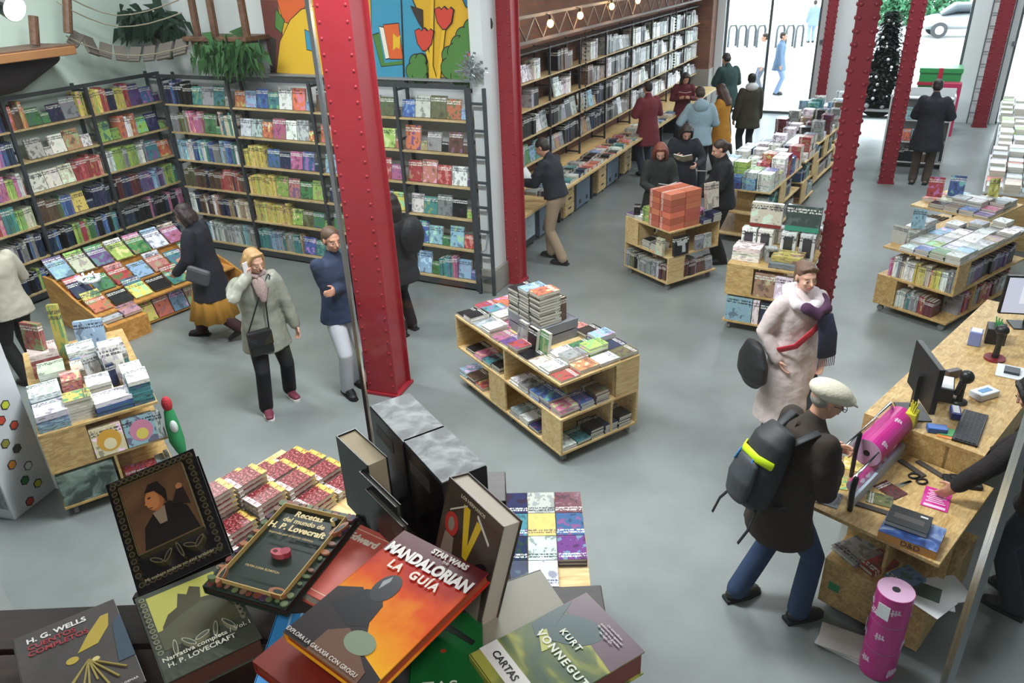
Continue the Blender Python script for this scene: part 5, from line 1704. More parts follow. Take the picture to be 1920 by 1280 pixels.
# collected tales volume one
m_gg = plain('grey_green_cover', '4a4f46', 0.35, var=0.12)
D = Cover((-1.038, 0.656, 2.808), (0.47, 0.88, -0.02), (-0.878, 0.474, 0.02), 0.17, 0.24, 0.045, m_gg, 'thick grey-green book with a yellow sky and a dark castle-like shape', page='6a4436')
D.shape('yellow_sky', [(0.10, 0.52), (0.86, 0.52), (0.86, 0.94), (0.10, 0.94)], 'b5b35a')
D.shape('shadow_mass', [(0.12, 0.36), (0.16, 0.55), (0.25, 0.66), (0.36, 0.70), (0.42, 0.85), (0.50, 0.80), (0.56, 0.88), (0.66, 0.82), (0.62, 0.70), (0.86, 0.66), (0.90, 0.40)], '4a4734')
D.shape('shadow_mass', [(0.10, 0.30), (0.9, 0.30), (0.9, 0.56), (0.6, 0.66), (0.3, 0.58), (0.1, 0.5)], '565643')
for k in range(22):
    D.disc('scroll', 0.055 if k < 11 else 0.93, 0.3 + (k % 11) * 0.062, 0.03, 0.035, '8b8b72', 10)
    D.disc('scroll', 0.055 if k < 11 else 0.93, 0.3 + (k % 11) * 0.062, 0.02, 0.022, '43483f', 10)
for x in (0.2, 0.34, 0.48, 0.62, 0.76):
    D.disc('ornament', x, 0.255, 0.085, 0.035, 'a7a68a', 14, rot=x * 7)
    D.disc('ornament', x, 0.255, 0.07, 0.024, '4a4f46', 12, rot=x * 7)
D.text('Narrativa completa / Vol. I', 0.5, 0.165, 0.085, 'c9c9b8', bold=0.0002)
D.text('H. P. LOVECRAFT', 0.42, 0.095, 0.09, 'c9c9b8', bold=0.0002)
# collected stories with a gold insect machine
m_g2 = art_mat('smoky_grey_print', [(0.3, '3a3838'), (0.55, '4b4644'), (0.75, '5a5350')], 5, 0.35)
E_ = Cover((-1.152, 0.490, 2.815), (0.441, 0.895, -0.05), (-0.896, 0.444, 0.0), 0.172, 0.245, 0.04, m_g2, 'grey book with white and red title and a gold winged shape, nearest the picture corner', page='6b625a')
E_.text('H. G. WELLS', 0.40, 0.90, 0.105, 'e4e2de', bold=0.0005)
E_.text('CUENTOS', 0.34, 0.825, 0.10, 'a5303a', bold=0.0002)
E_.text('COMPLETOS', 0.39, 0.755, 0.10, 'a5303a', bold=0.0002)
E_.shape('gold_wing', [(0.52, 0.56), (0.66, 0.72), (0.82, 0.86), (0.90, 0.86), (0.86, 0.72), (0.72, 0.58)], 'b09a3e')
E_.disc('gold_body', 0.46, 0.51, 0.06, 0.05, 'b09a3e')
E_.shape('blue_shade', [(0.84, 0.30), (1.0, 0.3), (1.0, 0.80), (0.9, 0.72)], '3d4d5c')
for k in range(9):
    x = 0.16 + k * 0.09
    E_.shape('gold_leg', [(x, 0.10 + (k % 3) * 0.06), (x + 0.02, 0.10 + (k % 3) * 0.06), (0.60, 0.45), (0.585, 0.45)], '9a8a4a')
E_.disc('gold_head', 0.66, 0.42, 0.035, 0.03, 'd0c080')
E_.text('VALDEMAR', 0.85, 0.06, 0.04, 'd8d4cc')
# writer's letters, bottom right
m_vg = art_mat('olive_teal_print', [(0.3, '39504a'), (0.5, '5b6a3c'), (0.62, 'a9a94c'), (0.8, '6a5a5c')], 2.6, 0.3, 2, 0.8, (6, 3, 3))
G = Cover((-0.372, 0.834, 2.845), (0.521, 0.853, 0), (-0.853, 0.521, 0), 0.25, 0.163, 0.055, m_vg, 'large book with green, yellow and purple drawing and a white hand-lettered label', page='7a4a48')
G.shape('purple_field', [(0.70, 0), (1, 0), (1, 1), (0.78, 1)], '5d4450')
G.disc('dark_teal_shape', 0.70, 0.66, 0.15, 0.20, '30494a', rot=0.4)
G.shape('dark_teal_shape', [(0.55, 0.62), (0.62, 0.80), (0.86, 0.98), (0.74, 1.0), (0.5, 0.98), (0.46, 0.8)], '30494a')
G.shape('pale_green_shape', [(0.42, 0.60), (0.50, 0.84), (0.56, 0.82), (0.50, 0.58)], 'b3b45e')
G.text('VONNEGUT', 0.50, 0.42, 0.085, 'd8dccc', rot=-PI / 2, space=1.25, bold=0.0006)
G.text('KURT', 0.64, 0.55, 0.07, 'd8dccc', rot=-PI / 2, space=1.3, bold=0.0005)
G.shape('white_label', [(0.08, 0.30), (0.22, 0.30), (0.22, 1.0), (0.08, 1.0)], 'dedcd8')
G.text('CARTAS', 0.15, 0.66, 0.075, '16161a', rot=-PI / 2, bold=0.0004)
for k, t_ in enumerate(('Un maravilloso', 'autorretrato epistolar', 'de uno de los grandes', 'del siglo XX')):
    G.text(t_, 0.93 - k * 0.028, 0.36, 0.026, 'd8d0d4', rot=-PI / 2)

# tall black boxed sets, light reflected on their tops painted into the colour
m_glare = art_mat('speckled_top_glare', [(0.38, '202326'), (0.48, '53585b'), (0.62, '8f9496')], 14, 0.5, 8, 1.8)
m_side = art_mat('smoky_box_side', [(0.4, '17171b'), (0.6, '2a2426'), (0.8, '473a3a')], 5, 0.2, 4, 1.0)
for k, (cx, cy, lab) in enumerate(((-0.875, 1.162, 'tall black boxed set with speckled glare painted on its top, farther of the two'), (-0.727, 1.075, 'tall black boxed set with speckled glare painted on its top, nearer of the two'))):
    ang = math.atan2(-0.083, 0.136)
    r = empty('boxed_set', M=RZ((cx, cy, 2.76), ang), label=lab, cat='boxed set', group='tall black boxed sets')
    MB().box(-0.0905, 0.0905, -0.051, 0.051, 0, 0.240, 0.002).build('slipcase', m_side, r)
    MB().box(-0.0885, 0.0885, -0.049, 0.049, 0.2395, 0.2425).build('silver_top', m_glare, r)
    MB().box(-0.06, 0.03, -0.0522, -0.0510, 0.18, 0.21).build('faint_title', plain('ash_print', '4b4444', 0.4), r)
    MB().box(0.0905, 0.0915, -0.03, 0.03, 0.18, 0.21).build('faint_title', plain('ash_print', '4b4444', 0.4), r)
# thick paperback with a yellow V
V_ = Cover((-0.5865, 0.900, 2.925), (0.90, -0.428, -0.082), (0.174, 0.182, 0.968), 0.163, 0.2415, 0.045, art_mat('dim_brown_photo_print', [(0.3, '241f1c'), (0.55, '4a4038'), (0.8, '6d6254')], 7, 0.3), 'thick paperback standing up with a large yellow V between two small figures', page='d5ccbd')
V_.shape('yellow_letter', [(0.34, 0.90), (0.46, 0.90), (0.56, 0.48), (0.48, 0.48)], 'd9b92a')
V_.shape('yellow_letter', [(0.70, 0.86), (0.60, 0.86), (0.50, 0.48), (0.56, 0.48)], 'd9b92a')
V_.text('ON', 0.52, 0.37, 0.15, 'd9b92a', rot=-PI / 2, bold=0.0006)
V_.disc('red_disc', 0.20, 0.66, 0.12, 0.15, 'b5352f')
V_.disc('grey_figure', 0.20, 0.66, 0.055, 0.09, '8d8478')
V_.shape('grey_figure', [(0.08, 0.2), (0.12, 0.56), (0.28, 0.56), (0.34, 0.2)], '8d8478')
V_.disc('dark_oval', 0.80, 0.50, 0.13, 0.10, '1f1a20', rot=0.6)
V_.shape('grey_figure', [(0.66, 0.1), (0.72, 0.40), (0.90, 0.40), (0.95, 0.1)], '7c7468')
V_.text('LOS HERMANOS', 0.5, 0.955, 0.06, 'cfc5a8')
for k in (-1, 1):
    V_.shape('white_line', [(0.5 + k * 0.10, 0.90), (0.5 + k * 0.36, 0.76), (0.5 + k * 0.36, 0.775), (0.5 + k * 0.10, 0.915)], 'cfcbc0')
# salmon, blue and green books under the orange guide
K1 = Cover((-0.836, 0.868, 2.838), (0.93, -0.10, 0), (0.10, 0.93, 0), 0.15, 0.20, 0.03, plain('salmon_cloth', 'c75f52', 0.5, var=0.08), 'salmon book with a cream border peeping out under the orange guide', page='cfc3ae')
K1.frame('cream_frame', 0.08, 0.92, 0.06, 0.94, 0.012, 'e3c9b0')
K1.text('Edward', 0.36, 0.82, 0.17, 'eadfce', bold=0.0012)
K2 = Cover((-0.795, 0.665, 2.812), (0.86, 0.45, 0), (-0.45, 0.86, 0), 0.13, 0.20, 0.045, plain('bright_blue_card', '3f8fce', 0.4, var=0.08), 'bright blue book with pale stripes under the orange guide', page='a7c7e0')
for x in (0.2, 0.35):
    K2.shape('pale_stripe', [(x, 0), (x + 0.03, 0), (x + 0.03, 1), (x, 1)], '8fc0e4')
K3 = Cover((-0.545, 0.757, 2.83), (0.87, 0.49, 0), (-0.49, 0.87, 0), 0.125, 0.20, 0.03, art_mat('deep_green_print', [(0.3, '0f4a26'), (0.6, '1e6a34'), (0.8, '2c8040')], 4, 0.25), 'deep green book with white capitals, partly under the orange guide', page='2c5a38')
K3.text('TAS', 0.42, 0.20, 0.28, 'cfd6c8')
K3.disc('red_dot', 0.45, 0.58, 0.04, 0.03, 'a33a28')
K3.shape('black_curve', [(0.1, 0.9), (0.5, 0.80), (0.85, 0.62), (0.9, 0.66), (0.55, 0.86), (0.1, 0.96)], '16241a')
K4 = Cover((-0.70, 0.70, 2.870), (0.98, -0.18, 0.02), (0.18, 0.98, 0.02), 0.20, 0.26, 0.028, plain('brick_red_cover', '7c2a20', 0.4), 'brick-red book directly under the orange guide', page='a8482a')
K5 = Cover((-0.500, 0.92, 2.815), (0.75, -0.62, 0), (0.62, 0.75, 0), 0.13, 0.18, 0.03, plain('putty_cover', '8f8a7c', 0.5, var=0.1), 'plain putty-grey book behind the book of letters', page='b3aa98')
for k, (cx, cy, zt, ang, w_, h_, lab) in enumerate(((-0.945, 1.080, 2.955, -0.45, 0.148, 0.195, 'black hardback standing up with a beige page top, beside the tall boxes'), (-0.800, 0.960, 2.925, -0.45, 0.155, 0.165, 'thin dark book standing in front of the tall black boxes'),
                                                    (-0.835, 0.990, 2.94, -0.45, 0.155, 0.18, 'second thin dark book standing in front of the tall black boxes'))):
    th = 0.05 if k == 0 else 0.014
    cn = Vector((cx, cy, zt - h_ / 2))
    Xv = Vector((math.cos(ang), math.sin(ang), 0))
    nb = Cover(cn + Vector((math.sin(ang), -math.cos(ang), 0)) * th / 2, Xv, (0, 0, 1), w_, h_, th, art_mat('dark_teal_print', [(0.3, '1a1f1f'), (0.6, '26302e'), (0.8, '3c4a46')], 6, 0.3), lab, page='c9b99c' if k == 0 else '55504a')
# dark spine at the very left edge
K6 = Cover((-1.36, 0.36, 2.80), (0.441, 0.895, 0), (-0.896, 0.444, 0), 0.12, 0.18, 0.035, plain('black_cover', '171416', 0.3), 'black book cut by the bottom corner of the picture', page='2a2624')

# ------------------------------------------------------------------ the glazed screen: panes of clear glass between thin steel posts
GH = 1.64
gp = []
for (px, py) in ((577, 0), (1845, 1060)):
    d = ray(px, py)
    t = GH / (d.dot(HX))
    p = Vector((0, 0, CAM_H)) + d * t
    gp.append(p.dot(RX))
rs = empty('glass_screen', M=axes(HX * GH, RX, HX, (0, 0, 1)), label='tall glazed screen of clear panes with thin bright posts in front of the near books', cat='glass screen')
MB().box(gp[0] - 0.004, gp[0] + 0.004, -0.012, 0.012, 2.3, 5.0).build('post', M_CHROME, rs)
MB().box(gp[1] - 0.011, gp[1] + 0.011, -0.015, 0.015, 1.6, 5.0).build('post', M_CHROME, rs)
for a, b_ in ((gp[0] - 1.1, gp[0] - 0.005), (gp[0] + 0.005, gp[1] - 0.012), (gp[1] + 0.012, gp[1] + 0.9)):
    MB().box(a, b_, -0.004, 0.004, 2.2 if b_ < 0 else 1.5, 5.0).build('pane', M_GLASS, rs)


def last(prefix):
    return bpy.data.objects[[o.name for o in bpy.data.objects if o.name.startswith(prefix)][-1]]


# ------------------------------------------------------------------ mural over the back wall shelves
INK = '241f1e'
mur_cols = ['d9a828', '6f3a34', 'd9622e', 'd6a42c', INK, '3f93b4', '4f7f3c', 'cf4433', 'e8e2d0', 'e3b52e', '2f6f8f', '3a2f2a']
mur_m = [plain('mural_' + c, c, 0.8) for c in mur_cols]
mm = MB()
YM = 8.30
_lay = [0]


def mural(pts, ci, outline=True, pad=0.012, raw=False):
    P3 = [at_y(x, y, YM) for x, y in pts] if not raw else None
    q = [(p.x, p.z) for p in P3] if not raw else pts
    cx, cz = sum(a for a, _ in q) / len(q), sum(b for _, b in q) / len(q)
    _lay[0] += 1
    for rr, c in (((1, 4),) if outline else ()) + ((0, ci),):
        _lay[0] += 1
        qq = [(a + (a - cx) / max(0.05, math.hypot(a - cx, b - cz)) * pad, b + (b - cz) / max(0.05, math.hypot(a - cx, b - cz)) * pad) for a, b in q] if rr else q
        y1 = YM - 0.0004 * _lay[0]
        lo = [mm.bm.verts.new((a, YM, b)) for a, b in qq]
        hi = [mm.bm.verts.new((a, y1, b)) for a, b in qq]
        fs = [mm.bm.faces.new(lo), mm.bm.faces.new(hi[::-1])]
        n = len(qq)
        for i in range(n):
            fs.append(mm.bm.faces.new((lo[i], lo[(i + 1) % n], hi[(i + 1) % n], hi[i])))
        for f in fs:
            f.material_index = c


def mdisc(px, py, rx, ry, ci, outline=True, n=18):
    p = at_y(px, py, YM)
    mural([(p.x + rx * math.cos(2 * PI * k / n), p.z + ry * math.sin(2 * PI * k / n)) for k in range(n)], ci, outline, raw=True)


mural([(-7.8, 2.64), (-4.57, 2.64), (-4.57, 4.4), (-7.8, 4.4)], 0, False, raw=True)
mural([(488, 0), (520, 0), (530, 60), (530, 136), (508, 136)], 1, False)
mural([(520, 0), (575, 0), (560, 50), (532, 40)], 2)
mural([(518, 18), (533, 38), (528, 62), (516, 50)], 6)
mural([(503, 66), (518, 74), (516, 136), (508, 136)], 11, False)
mural([(566, 18), (545, 38), (526, 78), (519, 136), (690, 146), (690, 60), (640, 20), (600, 10)], 9)
mural([(572, 56), (592, 66), (590, 96), (576, 92)], 5)
mural([(696, -20), (765, -20), (782, 20), (796, 70), (802, 151), (700, 148)], 5)
mural([(700, 66), (712, 62), (722, 118), (756, 113), (757, 120), (716, 124)], 6)
mural([(712, 50), (720, 52), (732, 108), (724, 110)], 8)
mural([(720, 47), (748, 44), (756, 110), (732, 110)], 2)
mural([(738, 62), (746, 70), (752, 66), (750, 92), (744, 88), (738, 94)], 9, False)
mural([(752, -10), (754, -10), (760, 150), (757, 150)], 4, False)
mural([(770, 10), (793, 18), (794, 56), (786, 44), (776, 24)], 11, False)
for x0, x1, y0 in ((800, 813, 90), (812, 804, -10), (833, 818, 56)):
    mural([(x0 - 3, y0), (x0 + 3, y0), (x1 + 8, 152), (x1 + 1, 152)], 9)
for cx, cy, s_ in ((834, 36, 1.0), (797, 76, 1.0), (895, 112, 1.15)):
    mural([(cx - 17 * s_, cy - 18 * s_), (cx - 9 * s_, cy - 22 * s_), (cx - 5 * s_, cy - 17 * s_), (cx, cy - 23 * s_), (cx + 6 * s_, cy - 17 * s_), (cx + 11 * s_, cy - 22 * s_), (cx + 17 * s_, cy - 17 * s_), (cx + 13 * s_, cy + 6 * s_), (cx + 3 * s_, cy + 18 * s_), (cx - 3 * s_, cy + 18 * s_), (cx - 12 * s_, cy + 5 * s_)], 7)
for (x, y, r_) in ((905, 44, .12), (888, 56, .12), (872, 70, .11), (862, 84, .10), (880, 90, .16), (898, 76, .16), (845, 104, .10), (856, 98, .10), (846, 128, .12), (868, 122, .14), (862, 143, .10), (784, 118, .10), (792, 112, .07), (778, 134, .10), (790, 142, .10), (900, 140, .12), (884, 146, .12)):
    mdisc(x, y, r_, r_, 6)
for (x, y, r_) in ((890, 74, .17), (872, 96, .16), (860, 118, .15), (788, 128, .12), (880, 128, .16), (896, 110, .12)):
    mdisc(x, y, r_, r_, 6, False)
mural([(880, 100), (888, 96), (896, 100), (904, 96), (913, 100), (908, 116), (898, 132), (888, 118)], 7)
mural([(868, -10), (900, -14), (912, 6), (905, 22), (878, 12)], 10)
tag(mm.build('mural', mur_m), 'large painted mural of readers, books, red tulips and green leaves above the back wall shelves', 'mural')
m = MB().box(-7.85, -4.60, 8.18, 8.32, 2.605, 2.625)
tag(m.build('ledge_rail', plain('grey_rail', '8c9092', 0.5)), 'grey rail running under the mural along the shelf tops', 'rail')

# ------------------------------------------------------------------ ladder against the end of the shelves, silver star on it
r = empty('ladder', (-4.56, 7.96, 0), label='dark grey steel ladder standing at the end of the back wall bookcases', cat='ladder')
for sx in (-0.0, 0.20):
    MB().box(sx - 0.018, sx + 0.018, -0.02, 0.02, 0, 2.58).build('ladder_rail', M_STEEL, r)
for k in range(8):
    MB().box(0.018, 0.182, -0.012, 0.012, 0.22 + k * 0.31, 0.25 + k * 0.31).build('rung', M_STEEL, r)
p = at_y(879, 130, 7.9)
m = MB()
rs_ = random.Random(5)
for k in range(70):
    d = Vector((rs_.gauss(0, 1), rs_.gauss(0, 0.6), rs_.gauss(0, 1))).normalized()
    m.cyl((0, 0, 0), d * rs_.uniform(0.10, 0.21), 0.010, 0.003, 5)
for k in range(60):
    d = Vector((rs_.gauss(0, 1), rs_.gauss(0, 0.6), rs_.gauss(0, 1.1))).normalized() * rs_.uniform(0.05, 0.20)
    m.box(d.x - 0.02, d.x + 0.02, d.y - 0.002, d.y + 0.002, d.z - 0.012, d.z + 0.012)
m.cyl((0, 0.0, -0.20), (0, 0, 0), 0.012)
tag(m.build('tinsel_star', plain('silver_tinsel', 'c9ced2', 0.2, 0.9), M=Matrix.Translation((p.x, 7.93, 2.78))), 'spiky silver tinsel star on top of the shelf ladder', 'decoration')
m = MB().loft([(-4.40, 8.04, 2.4), (-4.41, 8.0, 1.6), (-4.42, 8.0, 0.9), (-4.47, 7.99, 0.6), (-4.55, 7.99, 0.55)], [0.008] * 5, seg=6)
tag(m.build('electric_cable', plain('grey_cable', 'a0a4a6', 0.6)), 'grey cable looping down the white wall end beside the ladder', 'cable')

# ------------------------------------------------------------------ hanging bridge and jungle decoration above the shelves
r = empty('rope_bridge', (-9.0, 7.2, 3.0), label='small sagging plank and rope bridge hung across the room corner', cat='decoration')
inv = Matrix.Translation((9.0, -7.2, -3.0))
pts = [at_x(128, 66, -9.9), at_x(155, 80, -9.8)] + [at_y(x, y, Y_) for x, y, Y_ in ((183, 90, 7.30), (213, 99, 7.45), (240, 102, 7.6), (267, 102, 7.7), (294, 99, 7.8), (325, 92, 7.85), (354, 84, 7.9))]
for a, b_ in zip(pts[:-1], pts[1:]):
    d = (b_ - a)
    mid = (a + b_) / 2
    X = d.normalized()
    Y_ = Vector((-0.60, 0.55, 0.62))
    Y_ = (Y_ - X * Y_.dot(X)).normalized()
    MB().box(-d.length * 0.40, d.length * 0.40, -0.13, 0.13, -0.018, 0.018, 0.006).build('plank', plain('grey_plank', '6f6760', 0.7, var=0.2), r, M=inv @ axes(mid, X, Y_, X.cross(Y_)))
for dz in (0.0, 0.36, 0.5):
    m = MB().loft([p_ + Vector((0.1, -0.1, dz * (1.0 + 0.12 * abs(i - 4) / 4))) for i, p_ in enumerate(pts)], [0.009] * len(pts), seg=6)
    m.xf(inv).build('rope', plain('rope', '8f8775', 0.8), r, smooth=True)
# decks at both ends
r = empty('wooden_deck', (-9.9, 6.0, 3.0), label='weathered timber platform with posts over the mint wall shelves', cat='decoration')
inv = Matrix.Translation((9.9, -6.0, -3.0))
MB().box(-10.3, -9.55, 4.6, 6.75, 3.08, 3.14, 0.01).xf(inv).build('deck_boards', M_OWOOD, r)
MB().box(-9.56, -9.50, 4.6, 6.7, 3.02, 3.12, 0.01).xf(inv).build('front_beam', plain('orange_timber', '9c6c44', 0.7, var=0.2), r)
for px, py0, py1 in ((128, -30, 62), (66, 30, 85)):
    a, b_ = at_x(px - 4, py0, -9.75), at_x(px, py1, -9.75)
    MB().cyl(a, b_, 0.055, seg=10).xf(inv).build('post', M_OWOOD, r)
m = MB().loft([(-10.0, 4.7, 2.86), (-10.0, 5.4, 2.84), (-10.0, 6.1, 2.86), (-10.05, 6.7, 2.98)], [(0.28, 0.26), (0.28, 0.26), (0.24, 0.22), (0.12, 0.10)], seg=14)
m.xf(inv).build('rock_underside', plain('dark_purple_cloth', '2b2429', 0.9, bump=0.8, bscale=6, var=0.3), r, smooth=True)
r = empty('wooden_deck', (-8.6, 8.0, 3.0), label='weathered timber platform with leaning posts over the back wall shelves', cat='decoration')
inv = Matrix.Translation((8.6, -8.0, -3.0))
a, b_ = at_y(352, 72, 7.95), at_y(470, 72, 7.95)
MB().box(a.x, b_.x, 7.85, 8.31, a.z - 0.03, a.z + 0.03, 0.01).box(a.x + 0.1, b_.x - 0.1, 7.9, 7.95, a.z - 0.22, a.z - 0.03).xf(inv).build('deck_boards', M_OWOOD, r)
for x0, x1 in ((352, 372), (386, 405), (445, 464)):
    MB().cyl(at_y(x0, -35, 7.95), at_y(x1, 72, 7.95), 0.05, seg=10).xf(inv).build('post', M_OWOOD, r)
M_LEAFD = plain('dark_leaf', '1d3a2a', 0.6, var=0.3, vscale=9)
M_LEAF = plain('mid_leaf', '3f6b3c', 0.6, var=0.35, vscale=9)


def foliage(name, c, n, rad, ln, mat, seed, droop=1.0, M=None, width=0.02):
    rg = random.Random(seed)
    m = MB()
    for k in range(n):
        a = rg.uniform(0, 2 * PI)
        o = Vector((rg.gauss(0, rad[0]), rg.gauss(0, rad[1]), rg.gauss(0, rad[2])))
        L = ln * rg.uniform(0.5, 1.1)
        d = Vector((math.cos(a), math.sin(a), 0.3 - droop * rg.random()))
        e = o + d.normalized() * L * 0.5
        f = e + Vector((d.x * 0.3, d.y * 0.3, -droop)).normalized() * L * 0.5
        s = d.cross(Vector((0, 0, 1))).normalized() * width
        v = [m.bm.verts.new(x) for x in (o - s * .3, o + s * .3, e + s, f, e - s)]
        m.bm.faces.new(v)
    return m


c = at_x(268, 38, -9.9)
c = at_y(280, 40, 8.1)
m = foliage('palm', c, 300, (0.24, 0.05, 0.08), 0.42, M_LEAFD, 3, 0.7, width=0.009)
m.box(0.2, 0.28, -0.04, 0.04, -0.5, 0.9)
tag(m.build('hanging_palm', M_LEAFD, M=Matrix.Translation(c)), 'dark green artificial palm hanging behind the rope bridge', 'plant')
c = at_y(428, 100, 7.9)
m = foliage('fern', c, 1100, (0.20, 0.05, 0.07), 0.34, M_LEAF, 8, 2.4, width=0.004)
tag(m.build('hanging_fern', M_LEAF, M=Matrix.Translation(c + Vector((0, 0, 0.06)))), 'green trailing fern hanging from the platform over the back wall shelves', 'plant')
# spotlight, top left corner
p = Vector((0, 0, CAM_H)) + ray(22, 14) * 4.2
r = empty('spotlight', M=Matrix.Translation(p), label='round track spotlight glowing white in the top left corner', cat='spotlight')
d = (Vector((0.2, -0.1, CAM_H)) - p).normalized()
q = (d * 0.8 + Vector((0.3, 0.5, -0.35))).normalized().to_track_quat('Z', 'Y').to_matrix().to_4x4()
MB().cyl((0, 0, -0.12), (0, 0, 0.02), 0.05, 0.07, 24).xf(q).build('housing', M_BLACK, r)
MB().cyl((0, 0, 0.0201), (0, 0, 0.024), 0.066, seg=24).xf(q).build('lens', emis('lamp_lens', 'ffffff', 12), r)
MB().cyl((0, 0, 0), (0, 0, 5.6 - p.z), 0.01, seg=8).build('rod', M_BLACK, r)

# ------------------------------------------------------------------ near left cart of games and boxed sets
r, ML = cart((-5.46, 2.66), (0.50, 0.865), (-0.865, 0.50), 1, 2, [(1, 'R', 0, .30), (1, 'x', .30, .3), (0, 'x', .44, .3), (1, 'y', .84, .3)], 'pine and flake board cart of puzzle boxes and books at the left', M_OSB)
GLF = 'boxes on the left cart'
BXD = (0.24, 0.17, 0.055)


PCN = {'8aa67c': 'sage green', 'd7e0c8': 'pale green', 'b9584a': 'red-brown', 'e0c4b8': 'pale pink', '8fb4d8': 'pale blue'}


def boxpile(M, x, y, z, n, dims, c, place, seed, rot=0.0, top=None, mesh=None, word='box', cat='box', name='puzzle_box', group=None):
    rg = random.Random(seed)
    zz_ = z
    for k in range(n):
        lvl = '' if n == 1 else (', top' if k == n - 1 else (', bottom' if k == 0 else f', {ORD[k + 1]} up'))
        cn = c if not (top and k == n - 1) else top
        book(name, mesh or ME_BOX, M @ Matrix.Translation((x + rg.uniform(-.006, .006), y + rg.uniform(-.006, .006), zz_)) @ Matrix.Rotation(rot + rg.uniform(-.03, .03), 4, 'Z'), (dims[0], dims[1], dims[2] - 0.001), cn, rg,
             f'{PCN.get(cn, cw(cn))} {word}{lvl}, {place}', cat, group)
        zz_ += dims[2]
    return zz_


boxpile(ML, 0.13, 0.14, 0.80, 3, (0.22, 0.24, 0.05), 'sky', 'front corner pile of the left cart', 40, top='white', group=GLF)
boxpile(ML, 0.12, 0.40, 0.80, 4, (0.22, 0.24, 0.05), 'sky', 'pile behind the front corner, left cart', 41, top='white', group=GLF)
boxpile(ML, 0.33, 0.14, 0.80, 7, (0.17, 0.19, 0.027), 'cream', 'cream pile at the front of the left cart', 42, mesh=ME_SOFT, word='book', cat='book', name='small_book', top='yellow', rot=-PI / 2, group=GLF)
boxpile(ML, 0.56, 0.12, 0.80, 3, (0.27, 0.20, 0.04), 'blue', 'front middle of the left cart', 43, top='white', group=GLF)
boxpile(ML, 0.77, 0.14, 0.80, 6, (0.16, 0.24, 0.036), 'teal', 'right end pile of the left cart', 44, top='white', group=GLF)
boxpile(ML, 0.76, 0.40, 0.80, 5, (0.16, 0.20, 0.036), 'white', 'second pile at the right end, left cart', 45, group=GLF)
boxpile(ML, 0.50, 0.38, 0.80, 6, (0.18, 0.22, 0.027), 'cream', 'middle pile of the left cart', 46, top='white', mesh=ME_SOFT, word='book', cat='book', name='small_book', group=GLF)
boxpile(ML, 0.32, 0.58, 0.80, 3, (0.15, 0.20, 0.055), 'salmon', 'salmon pile, left cart', 47, group=GLF)
boxpile(ML, 0.20, 0.86, 0.80, 3, (0.20, 0.26, 0.055), '8aa67c', 'green pile, left cart', 48, top='d7e0c8', group=GLF)
boxpile(ML, 0.44, 0.86, 0.80, 2, (0.20, 0.26, 0.055), 'cream', 'low cream pile at the back, left cart', 60, group=GLF)
boxpile(ML, 0.68, 0.88, 0.80, 3, (0.22, 0.26, 0.055), 'teal', 'teal pile at the back, left cart', 61, top='silver', group=GLF)
boxpile(ML, 0.46, 1.14, 0.80, 3, (0.22, 0.22, 0.055), '8fb4d8', 'pale blue pile at the far end, left cart', 62, top='white', group=GLF)
boxpile(ML, 0.70, 1.16, 0.80, 2, (0.20, 0.22, 0.055), 'white', 'white pile at the far end, left cart', 63, group=GLF)
boxpile(ML, 0.12, 0.62, 0.80, 2, (0.20, 0.16, 0.055), 'sky', 'low blue pile at the outer edge, left cart', 64, top='white', group=GLF)
boxpile(ML, 0.18, 1.18, 0.80, 4, (0.22, 0.26, 0.055), 'b9584a', 'red-brown pile, left cart', 49, top='e0c4b8', group=GLF)
standing('puzzle_box', ML, 0.16, 1.20, 1.021, 0.20, 0.24, 0.05, 'b9584a', -0.9, 'red-brown box standing on its pile on the left cart', 'box', ME_BOX, GLF, 0.1, 3)
standing('puzzle_box', ML, 0.34, 1.34, 0.80, 0.09, 0.52, 0.04, 'yellow', -0.5, 'tall narrow yellow box standing at the far end of the left cart', 'box', ME_BOX, GLF, 0.1, 4)
standing('puzzle_box', ML, 0.58, 1.42, 0.80, 0.24, 0.28, 0.05, '8fb4d8', -0.3, 'pale blue box standing at the far end of the left cart', 'box', ME_BOX, GLF, 0.1, 5)
standing('puzzle_box', ML, 0.66, 0.66, 0.80, 0.16, 0.34, 0.10, 'white', 0.0, 'tall white box standing at the back of the left cart', 'box', ME_BOX, GLF, 0.0, 6)
standing('puzzle_box', ML, 0.50, 0.68, 0.80, 0.12, 0.24, 0.03, 'd8d2e2', 0.2, 'white and lilac book standing in the middle of the left cart', 'box', ME_HARD, GLF, 0.2, 7)
standing('puzzle_box', ML, 0.62, 0.52, 0.80, 0.06, 0.20, 0.04, 'navy', 0.2, 'small navy box standing beside the white piles, left cart', 'box', ME_BOX, GLF, 0.1, 9)
standing('puzzle_box', ML, 0.44, 0.04, 0.463, 0.23, 0.25, 0.05, 'ecd7a8', 0, 'pale blue and yellow puzzle box on the left cart shelf, beside the board panel', 'box', ME_BOX, GLF, 0.06, 10)
standing('puzzle_box', ML, 0.68, 0.04, 0.463, 0.23, 0.25, 0.05, '8fb9d4', 0, 'blue puzzle box with a pink round picture on the left cart shelf', 'box', ME_BOX, GLF, 0.06, 11)
standing('puzzle_box', ML, 0.825, 0.04, 0.463, 0.06, 0.24, 0.05, 'b9c4d0', 0, 'narrow blue and orange box at the right end of the left cart shelf', 'box', ME_BOX, GLF, 0.06, 12)
for o, col, cc in ((last('puzzle_box'), 'd9805a', 0.2), ):
    pass
